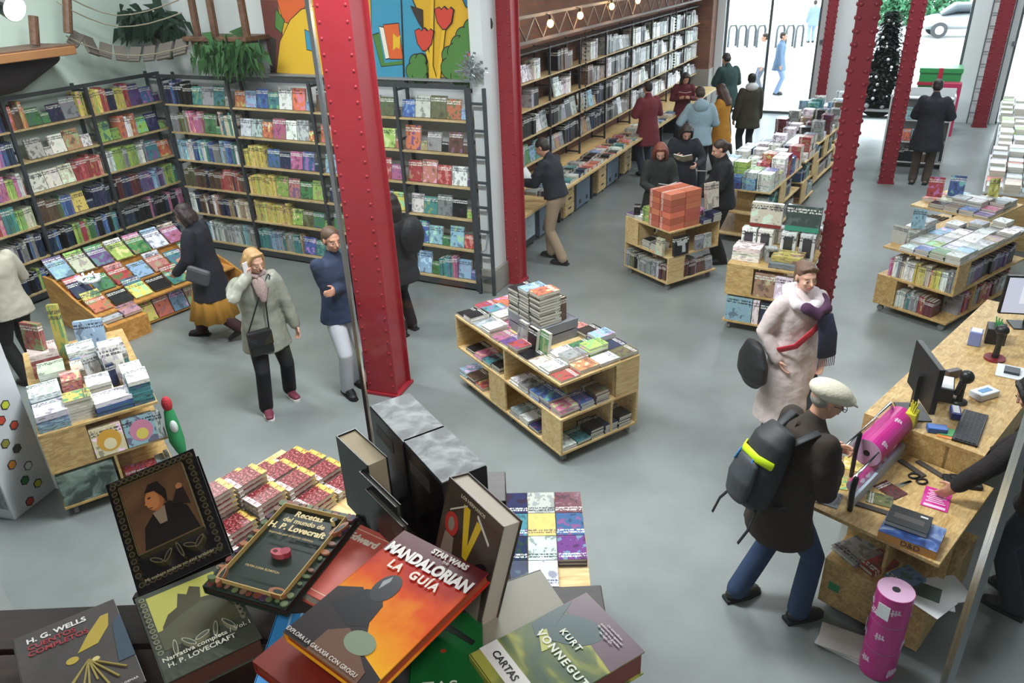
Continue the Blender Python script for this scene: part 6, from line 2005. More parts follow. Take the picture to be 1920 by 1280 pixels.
for nm, col, ring_ in (('pale blue and yellow', 'dfa63c', 'f0e2b8'), ('pink round', 'd98ca8', 'e8d36a')):
    o = [o for o in bpy.data.objects if nm in o.get('label', '')][0]
    m = MB()
    m.cyl((0.03, 0, 1.0), (0.03, 0, 1.03), 0.38, seg=28)
    m.build('round_print', plain('print_' + col, col, 0.4), o)
    m = MB()
    m.cyl((0.03, -0.12, 1.03), (0.03, -0.12, 1.05), 0.2, seg=24)
    m.build('round_print', plain('print_' + ring_, ring_, 0.4), o)
fill_row('small_figure_box', 'box', 'small box', ML @ Vector((0.48, 0.02, 0.12)), ML.to_3x3() @ Vector((1, 0, 0)), ML.to_3x3() @ Vector((0, -1, 0)), 0.36, parse('s1 silver grey white red silver'), 'bottom shelf of the left cart', 'board panel', 2300, hmax=0.14, depth=0.12, tmin=0.07, tmax=0.1, mesh=ME_BOX)
tag(MB().box(0.01, 0.42, 0.005, 0.27, 0.1205, 0.41, 0.006).build('storage_chest', art_mat('camouflage_print', [(0.4, '3f4a44'), (0.5, '6d8077'), (0.62, '8fa198')], 7, 0.3), M=ML), 'grey-green camouflage box on the bottom board of the left cart', 'box')
# red and green toy hanging on the end
c = ML @ Vector((0.92, 0.0, 0.66))
m = MB()
m.mi = 0
m.loft([(0, 0, 0.02), (0.01, -0.01, -0.10), (0.03, -0.02, -0.24), (0.05, -0.02, -0.34)], [0.04, 0.055, 0.06, 0.04], seg=12)
m.mi = 1
m.ball((0.0, 0, 0.09), (0.045, 0.04, 0.07), 12)
m.mi = 2
m.ball((0.05, -0.03, -0.10), (0.035, 0.03, 0.06), 12)
tag(m.build('plush_toy', [plain('toy_green', '2f8a54', 0.8), plain('toy_red', 'b8323a', 0.8), plain('toy_white', 'd5dad6', 0.8)], M=Matrix.Translation(c)), 'green, red and white soft toy hanging at the end of the left cart', 'toy')
# white display with puzzle cube stickers
dc = at(0, 965)
r = empty('display_box', (-6.30, 2.62, 0), 0.0, label='tall white cardboard display dotted with coloured cube stickers at the left edge', cat='display')
A0, A1 = at(28, 975), at(105, 915)
v_ = (A1 - A0).normalized()
u_ = Vector((-v_.y, v_.x, 0))
MD = axes(A0, v_, u_, (0, 0, 1))
r.matrix_world = MD
Wd = (A1 - A0).length
MB().box(0, Wd, 0, 0.5, 0, 1.42, 0.004).build('carton', plain('white_card', 'd3d6da', 0.5), r)
MB().box(-0.012, 0, 0.0, 0.5, 0.9, 1.5, 0.003).box(0, Wd * 0.9, 0.2, 0.5, 1.42, 1.5).build('red_edge', plain('red_card', 'b02a30', 0.5), r)
MB().box(-0.003, 0, 0.02, 0.46, 0.1, 0.55).build('printed_side', plain('cube_print', '8f9298', 0.5, var=0.9, vscale=30), r)
rg = random.Random(2)
for k in range(14):
    x, z = Wd * (0.62 if k % 2 else 0.40) + 0.03 * math.sin(k), 0.06 + k * 0.096
    cc = ['c64a3a', 'c9cf3a', '3f7f4a', 'd9dadc', 'd98a2a', '2b2d33', '8d8a3a', 'c64a3a'][k % 8]
    m = MB()
    m.cyl((x, -0.001, z), (x, -0.0045, z), 0.042, seg=6).build('cube_sticker', plain('sticker_rim', '2e3034', 0.5), r)
    MB().cyl((x, -0.0045, z), (x, -0.006, z), 0.033, seg=6).build('cube_sticker', plain('sticker_' + cc, cc, 0.5), r)

# ------------------------------------------------------------------ stepped children's display in the middle of the left floor
c0 = at(212, 652)
e1, e2 = Vector((-0.985, 0.17, 0)).normalized(), Vector((0.17, 0.985, 0)).normalized()
MS = axes(c0, e2, e1, (0, 0, 1))
r = empty('book_display', M=MS, label="low stepped pine display of children's books between the bookcases", cat='display')
prof = [(0, 0), (1.35, 0), (1.35, 0.62), (1.10, 0.62), (0.60, 0.44), (0.35, 0.38), (0.0, 0.26)]


def yz(m, pts, x0, x1):
    lo = [m.bm.verts.new((x0, a, b)) for a, b in pts]
    hi = [m.bm.verts.new((x1, a, b)) for a, b in pts]
    m.bm.faces.new(lo)
    m.bm.faces.new(hi[::-1])
    for i in range(len(pts)):
        m.bm.faces.new((lo[i], lo[(i + 1) % len(pts)], hi[(i + 1) % len(pts)], hi[i]))
    return m


M_WARM = wood_material('warm_ply', 'c98f48', 'a8722f', 'd9a863', 2.2, 0.5, along='Y')
yz(MB(), prof, 0, 0.025).build('end_panel', M_WARM, r)
yz(MB(), prof, 1.9, 1.925).build('end_panel', M_WARM, r)
MB().box(0.025, 0.50, 0.0, 0.025, 0, 0.25).build('front_board', M_WARM, r)
MB().box(0.025, 0.50, 0.025, 0.30, 0.23, 0.25).build('front_step', M_WARM, r)
MB().box(0.50, 1.9, 0.20, 0.60, 0.02, 0.04).box(0.50, 1.9, 0.40, 0.42, 0.04, 0.32).build('lower_shelf', M_WARM, r)
MB().box(0.025, 1.9, 0.20, 0.62, 0.32, 0.34).build('middle_step', M_WARM, r)
MB().box(0.025, 1.9, 0.62, 0.64, 0.34, 0.42).box(0.025, 1.9, 0.62, 1.05, 0.42, 0.44).build('upper_step', M_WARM, r)
MB().box(0.025, 1.9, 1.05, 1.07, 0.44, 0.60).box(0.025, 1.9, 1.05, 1.35, 0.58, 0.60).build('top_step', M_WARM, r)
GS = "children's books on the stepped display"


def leaner(x, y, z, w, h, c, lab, tilt, seed, t=0.02, rot=-PI / 2, mesh=None):
    Mx = MS @ Matrix.Translation((x, y, z)) @ Matrix.Rotation(rot + PI / 2, 4, 'Z') @ Matrix.Rotation(tilt, 4, 'X') @ Matrix.Translation((0, h / 2, 0))
    book('display_book', mesh or ME_HARD, Mx, (w, h, t), c, random.Random(seed), lab, 'book', GS)


disp = [  # step, y, z, tilt, colours
    (0.30, 0.342, 0.45, ['dark', 'black/brown', 'yellow', 'black', 'teal', 'white', 'red'], 'lowest step'),
    (0.66, 0.442, 0.50, ['navy', 'green', 'red', 'sky', 'salmon', 'teal', 'white'], 'middle step'),
    (1.08, 0.602, 0.60, ['sky', 'cream', 'purple', 'lime', 'green', 'white', 'pink'], 'top step')]
for li, (y, z, tl, cols, nm) in enumerate(disp):
    for k, c in enumerate(cols):
        c = {'dark': 'orange', 'black/brown': 'black'}.get(c, c)
        leaner(0.16 + k * 0.255, y, z + 0.001, 0.225, 0.27 if li else 0.24, c, f"{c} children's book, {ORD[k + 1]} from the near end of the {nm}", tl, 300 + li * 10 + k)
        if li == 2 or k % 2 == 0:
            leaner(0.16 + k * 0.255, y + 0.10, z + 0.001, 0.22, 0.27, cols[(k + 2) % 7].replace('dark', 'orange').replace('/brown', ''), f"book leaning behind the {ORD[k + 1]} one on the {nm}", min(1.2, tl + 0.25), 340 + li * 10 + k)
leaner(0.14, 0.10, 0.26, 0.24, 0.20, 'silver', 'grey and white book on the front step of the stepped display', 0.12, 371, 0.04)
leaner(0.38, 0.09, 0.26, 0.22, 0.20, 'c98aa6', 'pink and grey book on the front step of the stepped display', 0.30, 372, 0.04)
for k, c in enumerate(('yellow', 'orange', '7fb2d2', 'tan', 'tan', 'red')):
    leaner(0.62 + k * 0.215, 0.22, 0.041, 0.20, 0.26, c, f"{dict(zip(('7fb2d2',), ('sky blue',))).get(c, c)} book at floor level, {ORD[k + 1]} from the near end", 1.15, 380 + k)
# round lamp toy with little lights
p = MS @ Vector((0.30, 0.80, 0.56))
r = empty('light_ring', M=Matrix.Translation(p), label='shiny ring of little white lights lying on the stepped display', cat='lamp')
m = MB()
for k in range(40):
    a = 2 * PI * k / 40
    m.ball((0.13 * math.cos(a) + random.Random(k).uniform(-.03, .03), 0.10 * math.sin(a), 0.05 + random.Random(k + 50).uniform(-.02, .04)), 0.011, 6)
m.build('light_beads', emis('bead_lights', 'f4f8ff', 5), r)
MB().loft([(0.13 * math.cos(a), 0.10 * math.sin(a), 0.03) for a in [2 * PI * k / 16 for k in range(17)]], [0.022] * 17, seg=8).build('ring_body', plain('pearl', 'd5dbe2', 0.2), r, smooth=True)

# ------------------------------------------------------------------ tables directly below: red books, and a cart of paperbacks
UVb = ((0.43, -0.903), (0.903, 0.43))
r, MQ = cart((-1.86, 2.66), (0.43, -0.90), (0.90, 0.43), 1, 1, [(1, 'R', 0, .3), (0, 'L', 0, .3)], 'pine cart of face-up paperbacks directly below the near books')
o_ = Vector((-1.44, 3.65, 0))
u_, v_ = Vector((-0.90, -0.43, 0)), Vector((0.43, -0.90, 0))
MQ2 = axes(o_, -u_, v_ * -1, (0, 0, 1))   # x to the right, y away; origin at the far right corner
r.matrix_world = MQ2 @ Matrix.Translation((-S, -S, 0))
r.rotation_mode = 'XYZ'
GQ = 'face-up paperbacks on the cart below'
colsq = [['6b3d4c', 'silver', 'navy'], ['2f5fa0', 'yellow', 'teal'], ['7a2f8f', 'silver', 'navy'], ['-', 'silver', 'navy']]
nmq = {'6b3d4c': 'dusky pink', '2f5fa0': 'blue starry', '7a2f8f': 'magenta and purple'}
for i, rw in enumerate(colsq):
    for j, c in enumerate(rw):
        for k in range(2 if c != '-' else 0):
            book('paperback', ME_SPARE if c == 'yellow' else (ME_GLOSS if i < 3 else ME_SOFT), MQ2 @ Matrix.Translation((-0.09 - j * 0.17, -0.12 - i * 0.205, 0.80 + k * 0.025)) @ Matrix.Rotation(PI, 4, 'Z'), (0.165, 0.20, 0.0245), c, random.Random(i * 7 + j), f"{nmq.get(c, cw(c))} paperback, {('lower', 'upper')[k]}, {ORD[i + 1]} row from far side, {ORD[j + 1]} from the open floor", 'book', GQ)
ot = empty('table', (-3.16, 2.62, 0), -0.16, label='low wooden table under the red books below the glass', cat='table')
MB().box(-0.55, 0.55, -0.60, 0.58, 0.76, 0.80, 0.003).build('table_top', M_PINE, ot)
for sx in (-1, 1):
    for sy in (-1, 1):
        MB().box(sx * 0.5 - 0.03, sx * 0.5 + 0.03, sy * 0.53 - 0.03, sy * 0.53 + 0.03, 0, 0.76).build('leg', M_PINE, ot)
TM = RZ((-3.16, 2.62, 0.80), -0.16)
# red novels with white and gold lettering, heaped in steps
m_rn, nt, b = newmat('red_spray_cover')
tc = nt.nodes.new('ShaderNodeTexCoord')
sp = nt.nodes.new('ShaderNodeSeparateXYZ')
nt.links.new(tc.outputs['Generated'], sp.inputs[0])
n1 = nt.nodes.new('ShaderNodeTexNoise')
n1.inputs['Scale'].default_value = 14
n1.inputs['Detail'].default_value = 4
nt.links.new(tc.outputs['Generated'], n1.inputs['Vector'])
base = ramp(nt, n1.outputs['Fac'], [(0.38, '2e0f16'), (0.52, '84262f'), (0.68, 'c98a84')])
mp = nt.nodes.new('ShaderNodeMapping')
mp.inputs['Scale'].default_value = (18, 5, 1)
nt.links.new(tc.outputs['Generated'], mp.inputs['Vector'])
n2 = nt.nodes.new('ShaderNodeTexNoise')
n2.inputs['Scale'].default_value = 1.0
nt.links.new(mp.outputs['Vector'], n2.inputs['Vector'])
mk = math_(nt, 'GREATER_THAN', n2.outputs['Fac'], 0.45)
yb = math_(nt, 'MULTIPLY', math_(nt, 'GREATER_THAN', sp.outputs['Y'], 0.82), mk)
wb = math_(nt, 'MULTIPLY', math_(nt, 'LESS_THAN', sp.outputs['Y'], 0.16), mk)
base = mixc(nt, yb, base, lin('d8b85a'))
base = mixc(nt, wb, base, lin('e6dcd8'))
nt.links.new(base, b.inputs['Base Color'])
b.inputs['Roughness'].default_value = 0.3
ME_RED = book_mesh('red_novel', True, m_rn)
hs_ = [[2, 3, 2, 1], [3, 9, 4, 2], [5, 8, 6, 3], [3, 5, 5, 3], [2, 3, 3, 2]]
for i in range(5):
    for j in range(4):
        nn = hs_[i][j]
        for k in range(nn):
            lvl = 'only one there' if nn == 1 else ('top' if k == nn - 1 else ('bottom' if k == 0 else ORD[k + 1] + ' up'))
            rg = random.Random(i * 100 + j * 10 + k)
            book('novel', ME_RED, TM @ Matrix.Translation((-0.33 + j * 0.17 + rg.uniform(-.004, .004), -0.44 + i * 0.235, k * 0.034)) @ Matrix.Rotation(rg.uniform(-.03, .03), 4, 'Z'), (0.15, 0.22, 0.0335), 'red', rg,
                 f"red speckled novel, {lvl}, {ORD[i + 1]} row {ORD[j + 1]} pile, table below", 'book', 'red speckled novels heaped on the table below')

# ------------------------------------------------------------------ carts and tables towards the street
GB = 'boxes and books on the long row of carts'
BK = [((-1.50, 11.0), 1, 2, 'near'), ((-1.28, 12.95), 1, 1, 'second'), ((-1.25, 14.3), 1, 2, 'third'), ((-1.12, 16.3), 1, 2, 'far')]
rows = [
    [['blue*6 white/white*9 white*3', 'lime*5 grey*8 white*3', 'sky*5 red/white*7 sky*2', 'red*6 red*5 sky*2', 'green*4 brown*3 silver*2']],
]
for q, ((x, y), nx, ny, nm) in enumerate(BK):
    v_, u_ = (0.12, 0.993), (-0.993, 0.12)
    r, MK_ = cart((x, y), v_, u_, ny, 1, [(0, 'R', 0.0, .3), (1, 'R', .55, .86)], f'wooden cart of boxed books in the long row to the street, {nm} one')
    if q % 2 == 1:
        pass
    G_ = [(0, ['blue*4', 'white*8/silver', 'red*6', 'sky*4'])]
    rg = random.Random(60 + q)
    nxg, nyg = int(ny * S / 0.215), 4
    pal = [['blue', 'white', 'lime', 'sky', 'white', 'red', 'orange', 'sky'], ['red', 'silver', 'navy', 'brown', 'white'], ['black', 'olive', 'grey', 'tan', 'maroon', 'white', 'orange'], ['brown', 'grey', 'sky', 'teal', 'sky', 'silver', 'white']][q]
    for i in range(nxg):
        for j in range(nyg):
            c = pal[rg.randrange(len(pal))]
            n_ = rg.choice((2, 3, 4)) if q == 0 else rg.choice((1, 2, 3))
            if q > 1 and (i + j) % 3 == 0:
                continue
            boxpile(MK_, 0.11 + i * 0.215, 0.11 + j * 0.21, 0.80, n_, (0.195, 0.19, 0.085 if q == 0 else 0.115), c, f'{ORD[i + 1]} pile back, {ORD[j + 1]} across, {nm} cart of long row', 3000 + q * 100 + i * 10 + j, mesh=ME_BOX if rg.random() < 0.6 else ME_SOFT,
                    top=rg.choice((None, 'white', None)), name='boxed_book', group=GB)
    dX_, dY_ = MK_.to_3x3() @ Vector((1, 0, 0)), MK_.to_3x3() @ Vector((0, 1, 0))
    fill_row('boxed_book', 'box', 'boxed book', MK_ @ Vector((0.02, 0.01, 0.46)), dX_, -dY_, 0.5 if ny == 1 else 1.3, parse('s1 teal blue navy grey black'), f'middle shelf, {nm} cart of long row', 'near corner', 3500 + q, hmax=0.26, tmin=0.07, tmax=0.13, mesh=ME_BOX, group=GB)
    fill_row('boxed_book', 'box', 'boxed book', MK_ @ Vector((0.32, 0.01, 0.12)), dX_, -dY_, 0.5 if ny == 1 else 1.2, parse('s1 black grey brown'), f'bottom shelf, {nm} cart of long row', 'near corner', 3550 + q, hmax=0.26, tmin=0.09, tmax=0.16, mesh=ME_BOX, group=GB)

# far right: pale tables stacked with white books
M_WL = plain('white_laminate', 'c9ced0', 0.5)
x = [(1.15, 12.0), (1.42, 14.6), (1.60, 17.2)]
for q, (x0, y0) in enumerate(x):
    v_ = Vector((0.085, 0.996, 0))
    u_ = Vector((-0.996, 0.085, 0))
    MT = axes((x0, y0, 0), -u_, v_, (0, 0, 1))
    r = empty('table', M=MT, label=f'white two-level table stacked with pale books on the far right, {("nearest", "middle", "farthest")[q]} one', cat='table')
    MB().box(0, 1.6, 0, 2.35, 0.77, 0.80, 0.003).build('table_top', M_WL, r)
    MB().box(0.45, 1.6, 0.5, 2.35, 1.0, 1.03, 0.003).box(0.45, 0.48, 0.5, 2.35, 0.80, 1.0).box(0.45, 1.6, 0.5, 0.53, 0.80, 1.0).build('raised_level', M_WL, r)
    MB().box(0.03, 0.06, 0.02, 2.3, 0.02, 0.77).box(0.03, 0.7, 0.02, 0.05, 0.02, 0.77).build('side_board', M_PINE if q == 0 else M_WL, r)
    rg = random.Random(90 + q)
    for i in range(8):
        for j in range(5):
            lx, ly = 0.12 + j * 0.22, 0.15 + i * 0.285
            if j > 4 or (q == 2 and j > 3):
                continue
            up_ = lx > 0.42 and ly > 0.45
            if up_:
                lx, ly = max(lx, 0.60), max(ly, 0.66)
            c = rg.choice(('white', 'white', 'silver', 'white', 'c9dde4', 'white', 'ddd', 'lime') if q else ('white', 'silver', 'white', 'c9dde4', 'cream', 'salmon'))
            c = 'white' if c == 'ddd' else c
            cnm = 'pale blue' if c == 'c9dde4' else cw(c)
            n_ = rg.choice((2, 3, 4, 5))
            if up_ and (i % 2 or j == 2 and False):
                continue
            zz_ = 1.03 if up_ else 0.80
            if up_:
                lx, ly = 0.62 + (j - 2) * 0.24, 0.70 + (i - 2) * 0.28
            for k in range(n_):
                lvl = 'top' if k == n_ - 1 else ('bottom' if k == 0 else ORD[k + 1] + ' up')
                book('pale_book', ME_SPARE, MT @ Matrix.Translation((lx + rg.uniform(-.01, .01), ly, zz_ + k * 0.04)), (0.19, 0.25, 0.039), c, rg,
                     f"{cnm} book, {lvl}, {ORD[i + 1]} row {ORD[j + 1]} pile, {('nearest', 'middle', 'farthest')[q]} white table", 'book', 'pale books piled on the white tables')
# white free-standing shelf by the man in the parka
fp = at(1682, 305)
r = empty('shelf_rack', (-0.15, 16.7, 0), 0.0, label='white rack of bright books in front of the man in the navy parka', cat='shelf')
MB().box(-0.10, 0.95, -0.0, 0.02, 0, 1.45).box(-0.12, -0.09, -0.3, 0.3, 0, 1.35).box(0.93, 0.96, -0.3, 0.3, 0, 1.35).build('rack_frame', M_WL, r)
for k, z in enumerate((0.12, 0.5, 0.9, 1.3)):
    MB().box(-0.09, 0.93, -0.28, 0.28, z - 0.02, z).build('shelf', M_WL, r)
fill_row('rack_book', 'book', 'book', Vector((-0.22, 16.42, 0.50)), (1, 0, 0), (0, -1, 0), 0.95, parse('f1 blue orange sky'), 'middle shelf of the white rack', 'tree side', 3700, hmax=0.3, group='books on the white rack')
fill_row('rack_book', 'book', 'book', Vector((-0.22, 16.42, 0.90)), (1, 0, 0), (0, -1, 0), 0.95, parse('f1 sky sky blue'), 'upper shelf of the white rack', 'tree side', 3710, hmax=0.3, group='books on the white rack')
fill_row('rack_book', 'book', 'book', Vector((-0.22, 16.42, 0.12)), (1, 0, 0), (0, -1, 0), 0.95, parse('s1 grey brown black'), 'bottom shelf of the white rack', 'tree side', 3720, hmax=0.28, tmin=0.05, tmax=0.09, group='books on the white rack')

# ------------------------------------------------------------------ decorated tree on a white stand, gift box in the window
TP = (-0.58, 19.8)
r = empty('tree_stand', (TP[0], TP[1], 0), label='white low table under the decorated tree', cat='table')
MB().box(-0.62, 0.5, -0.4, 0.4, 0.50, 0.55, 0.005).build('table_top', M_WL, r)
for sx in (-0.56, 0.44):
    for sy in (-0.35, 0.35):
        MB().box(sx - 0.025, sx + 0.025, sy - 0.025, sy + 0.025, 0, 0.50).build('leg', M_WL, r)
r = empty('christmas_tree', (TP[0], TP[1], 0.55), label='dark artificial fir tree with white baubles in front of the street window', cat='tree')
MB().cyl((0, 0, 0), (0, 0, 1.95), 0.035, 0.01).box(-0.2, 0.2, -0.03, 0.03, 0, 0.04).box(-0.03, 0.03, -0.2, 0.2, 0, 0.04).build('trunk', plain('tree_stem', '2a2420', 0.8), r)
rg = random.Random(12)
MB().loft([(0, 0, 0.10), (0, 0, 0.5), (0, 0, 1.0), (0, 0, 1.5), (0, 0, 1.9)], [0.36, 0.34, 0.27, 0.17, 0.05], seg=18, wave=lambda t, an: 0.12 * math.sin(an * 5 + t * 30)).build('dark_core', plain('fir_shade', '101a16', 0.9, bump=0.8, bscale=30), r)  # solid dark core added to keep street light from showing through
m = MB()
for k in range(5200):
    z = rg.uniform(0.12, 2.02) ** 1.0
    R_ = 0.54 * (1 - z / 2.15) ** 0.75 + 0.05
    a = rg.uniform(0, 2 * PI)
    rr = R_ * rg.uniform(0.35, 1.0)
    o = Vector((rr * math.cos(a), rr * math.sin(a), z))
    d = Vector((math.cos(a + rg.uniform(-.7, .7)), math.sin(a + rg.uniform(-.7, .7)), rg.uniform(-0.7, 0.2))).normalized() * rg.uniform(0.06, 0.12)
    s = d.cross(Vector((0, 0, 1))).normalized() * 0.018
    m.bm.faces.new([m.bm.verts.new(v) for v in (o - s, o + d * 0.5 - s * 1.2, o + d, o + d * 0.5 + s * 1.2, o + s)])
m.build('needles', plain('fir_needles', '16241f', 0.8, var=0.4, vscale=9), r)
mw = plain('bauble_white', 'dcdfe2', 0.15)
for k in range(60):
    z = rg.uniform(0.15, 1.85)
    R_ = 0.54 * (1 - z / 2.15) ** 0.75 + 0.05
    a = rg.uniform(PI * 0.95, PI * 2.05)
    MB().ball((R_ * math.cos(a), R_ * math.sin(a), z), rg.choice((0.022, 0.03, 0.036)), 10).build('bauble', mw, r, smooth=True)
for sx in (-0.22, 0.10):
    MB().ball((sx, -0.3, 0.065), 0.065, 12).build('bauble', mw, r, smooth=True)
r = empty('gift_box', (0.53, 20.25, 0.0), label='large green gift box with red ribbon standing in the street window', cat='gift box')
MB().box(-0.42, 0.50, -0.3, 0.5, 0.0, 0.82).build('pedestal', M_WL, r)
MB().box(-0.36, 0.46, -0.26, 0.4, 0.82, 1.36, 0.01).build('box_body', plain('gift_green', '2f8a4c', 0.4), r)
MB().box(-0.38, 0.48, -0.28, 0.42, 1.28, 1.38, 0.005).build('lid', plain('gift_green', '2f8a4c', 0.4), r)
MB().box(0.0, 0.09, -0.29, 0.43, 0.83, 1.385).box(-0.385, 0.485, -0.287, -0.28, 1.02, 1.09).build('ribbon', plain('ribbon_red', 'a3243a', 0.4), r)
tag(MB().box(0.62, 1.02, 19.6, 19.9, 0.0, 1.12, 0.005).build('gift_box', plain('gift_pink', 'b02a55', 0.35, var=0.2)), 'dark pink present with a white edge beside the green one', 'gift box')
# wall ladder
a, b_ = at_y(1812, 232, FY - 0.06), at_y(1866, 0, FY - 0.06)
r = empty('wall_ladder', ((a.x + 0.22), FY - 0.06, 0), label='thin grey metal ladder fixed to the white pier behind a dark red column', cat='ladder')
for sx in (-0.22, 0.22):
    MB().cyl((sx, 0, 0), (sx, 0, 3.9), 0.014, seg=8).build('ladder_rail', plain('grey_metal', '6d7072', 0.5, 0.5), r)
for k in range(14):
    MB().cyl((-0.22, 0, 0.25 + k * 0.27), (0.22, 0, 0.25 + k * 0.27), 0.010, seg=8).build('rung', plain('grey_metal', '6d7072', 0.5, 0.5), r)
for z in (0.6, 3.2):
    MB().box(-0.23, -0.2, 0, 0.06, z, z + 0.02).box(0.2, 0.23, 0, 0.06, z, z + 0.02).build('bracket', plain('grey_metal', '6d7072', 0.5, 0.5), r)

# ------------------------------------------------------------------ the street: bicycle hoops, a parked car, greenery
for k in range(9):
    px = 1375 + k * 18
    p = at(px, 50, 0.0)
    d = ray(px, 50)
    p = Vector((d.x / d.y * 37, 37, 0))
    if k in (4, 8):
        continue
    m = MB().loft([(-0.3, 0, 0), (-0.3, 0, 0.7), (-0.2, 0, 0.85), (0.2, 0, 0.85), (0.3, 0, 0.7), (0.3, 0, 0)], [0.05] * 6, seg=8)
    tag(m.build('bicycle_hoop', plain('steel_hoop', '4d5256', 0.4, 0.6), M=Matrix.Translation(p) @ Matrix.Rotation(1.2, 4, 'Z'), smooth=True), f'metal bicycle hoop in the street, {ORD[k + 1]} from the brick pilaster', 'bicycle hoop', 'bicycle hoops in the street')
p = Vector((ray(1783, 50).x / ray(1783, 50).y * 42, 42, 0))
r = empty('car', (p.x + 0.7, p.y, 0), 0.15, label='pale parked car with dark windows seen through the street window', cat='car')
m = MB().loft([(-2.1, 0, 0.55), (-1.5, 0, 0.62), (0, 0, 0.65), (1.5, 0, 0.62), (2.1, 0, 0.55)], [(0.75, 0.22), (0.85, 0.32), (0.88, 0.36), (0.86, 0.33), (0.75, 0.24)], side=(0, 1, 0), seg=18)
m.build('body', plain('car_silver', 'b7bdc2', 0.3, 0.3), r, smooth=True)
MB().loft([(-1.2, 0, 0.95), (-0.7, 0, 1.2), (0.5, 0, 1.22), (1.2, 0, 0.95)], [(0.6, 0.1), (0.65, 0.22), (0.65, 0.22), (0.6, 0.1)], side=(0, 1, 0), seg=16).build('cabin', plain('car_glass', '3b4248', 0.15), r, smooth=True)
for sx in (-1.3, 1.3):
    for sy in (-0.78, 0.78):
        wh = MB().cyl((sx, sy - 0.1, 0.33), (sx, sy + 0.1, 0.33), 0.33, seg=24).build('wheel', plain('tyre', '3a3c3f', 0.8), r)
        MB().cyl((sx, sy - 0.11, 0.33), (sx, sy + 0.11, 0.33), 0.18, seg=16).build('hub', M_CHROME, wh)
for k, (px, py, sc_, lab) in enumerate(((1760, -10, 1.3, 'leafy green street shrub seen above the gift box'), (1680, -16, 0.9, 'leafy green street shrub behind the top of the fir tree'))):
    p = at(px, py, 0.6)
    p = Vector((p.x / p.y * 48, 48, 0))
    m = foliage('s', p, 900, (0.9 * sc_, 0.5, 0.5), 0.5, None, 70 + k, 0.6, width=0.08)
    m.cyl((0, 0, -1.0), (0, 0, 0.2), 0.06)
    tag(m.build('street_shrub', plain('street_leaf', '4f8a62', 0.7, var=0.3), M=Matrix.Translation((p.x, p.y, 1.0))), lab, 'shrub')

# ------------------------------------------------------------------ the counter
v_, u_ = Vector((0.33, 0.944, 0)), Vector((-0.944, 0.33, 0))
MC2 = axes((0.58, 3.82, 0), v_, u_, (0, 0, 1))
r = empty('packing_counter', M=MC2, label='wooden packing counter of stacked open boxes at the lower right', cat='counter')
MB().box(0.08, 1.02, 0, 0.82, 0.765, 0.79, 0.002).build('counter_top', M_OSB, r)
MB().box(0.12, 0.98, 0.0, 0.62, 0.07, 0.09).box(0.12, 0.14, 0.0, 0.62, 0.09, 0.40).box(0.14, 0.98, 0.0, 0.02, 0.09, 0.40).box(0.14, 0.98, 0.60, 0.62, 0.09, 0.40).box(0.12, 0.98, 0.0, 0.62, 0.40, 0.42).build('lower_box', M_OSB, r)
MB().box(0.22, 0.96, 0.30, 0.32, 0.42, 0.765).box(0.42, 0.44, 0.02, 0.30, 0.42, 0.765).box(0.42, 0.44, 0.32, 0.62, 0.42, 0.765).build('upper_divider', M_OSB, r)
for xx in (0.2, 0.9):
    for yy in (0.08, 0.54):
        MB().cyl((xx - 0.016, yy, 0.035), (xx + 0.016, yy, 0.035), 0.035).box(xx - 0.02, xx + 0.02, yy - 0.015, yy + 0.015, 0.055, 0.07).build('caster', M_RUBBER, r)
tag(MB().box(0.1175, 0.1200, 0.50, 0.57, 0.20, 0.26).build('green_sticker', plain('sticker_green', '3f8a5a', 0.5), r), None)
r = empty('counter', M=MC2 @ Matrix.Translation((1.03, 0, 0)), label='long raised wooden till counter behind the packing counter', cat='counter')
MB().box(0, 2.6, 0.10, 0.86, 0.95, 0.98, 0.002).build('counter_top', M_OSB, r)
MB().box(0, 2.6, 0.10, 0.12, 0.79, 0.95).box(0, 2.6, 0.84, 0.86, 0.0, 0.95).box(0, 0.02, 0.12, 0.84, 0.0, 0.95).box(2.58, 2.6, 0.12, 0.84, 0.0, 0.95).box(0.0, 2.6, 0.3, 0.32, 0.0, 0.95).build('counter_boards', M_OSB, r)


def onC(x, y, z, rot=0.0):
    return MC2 @ Matrix.Translation((x, y, z)) @ Matrix.Rotation(rot, 4, 'Z')


M_PINK = plain('magenta_film', 'c22a86', 0.3, var=0.15, vscale=12)
M_PINKE = plain('pale_pink_paper_edge', 'd0a5c4', 0.6)
M_WPR = plain('white_print_ink', 'e2c6da', 0.5)


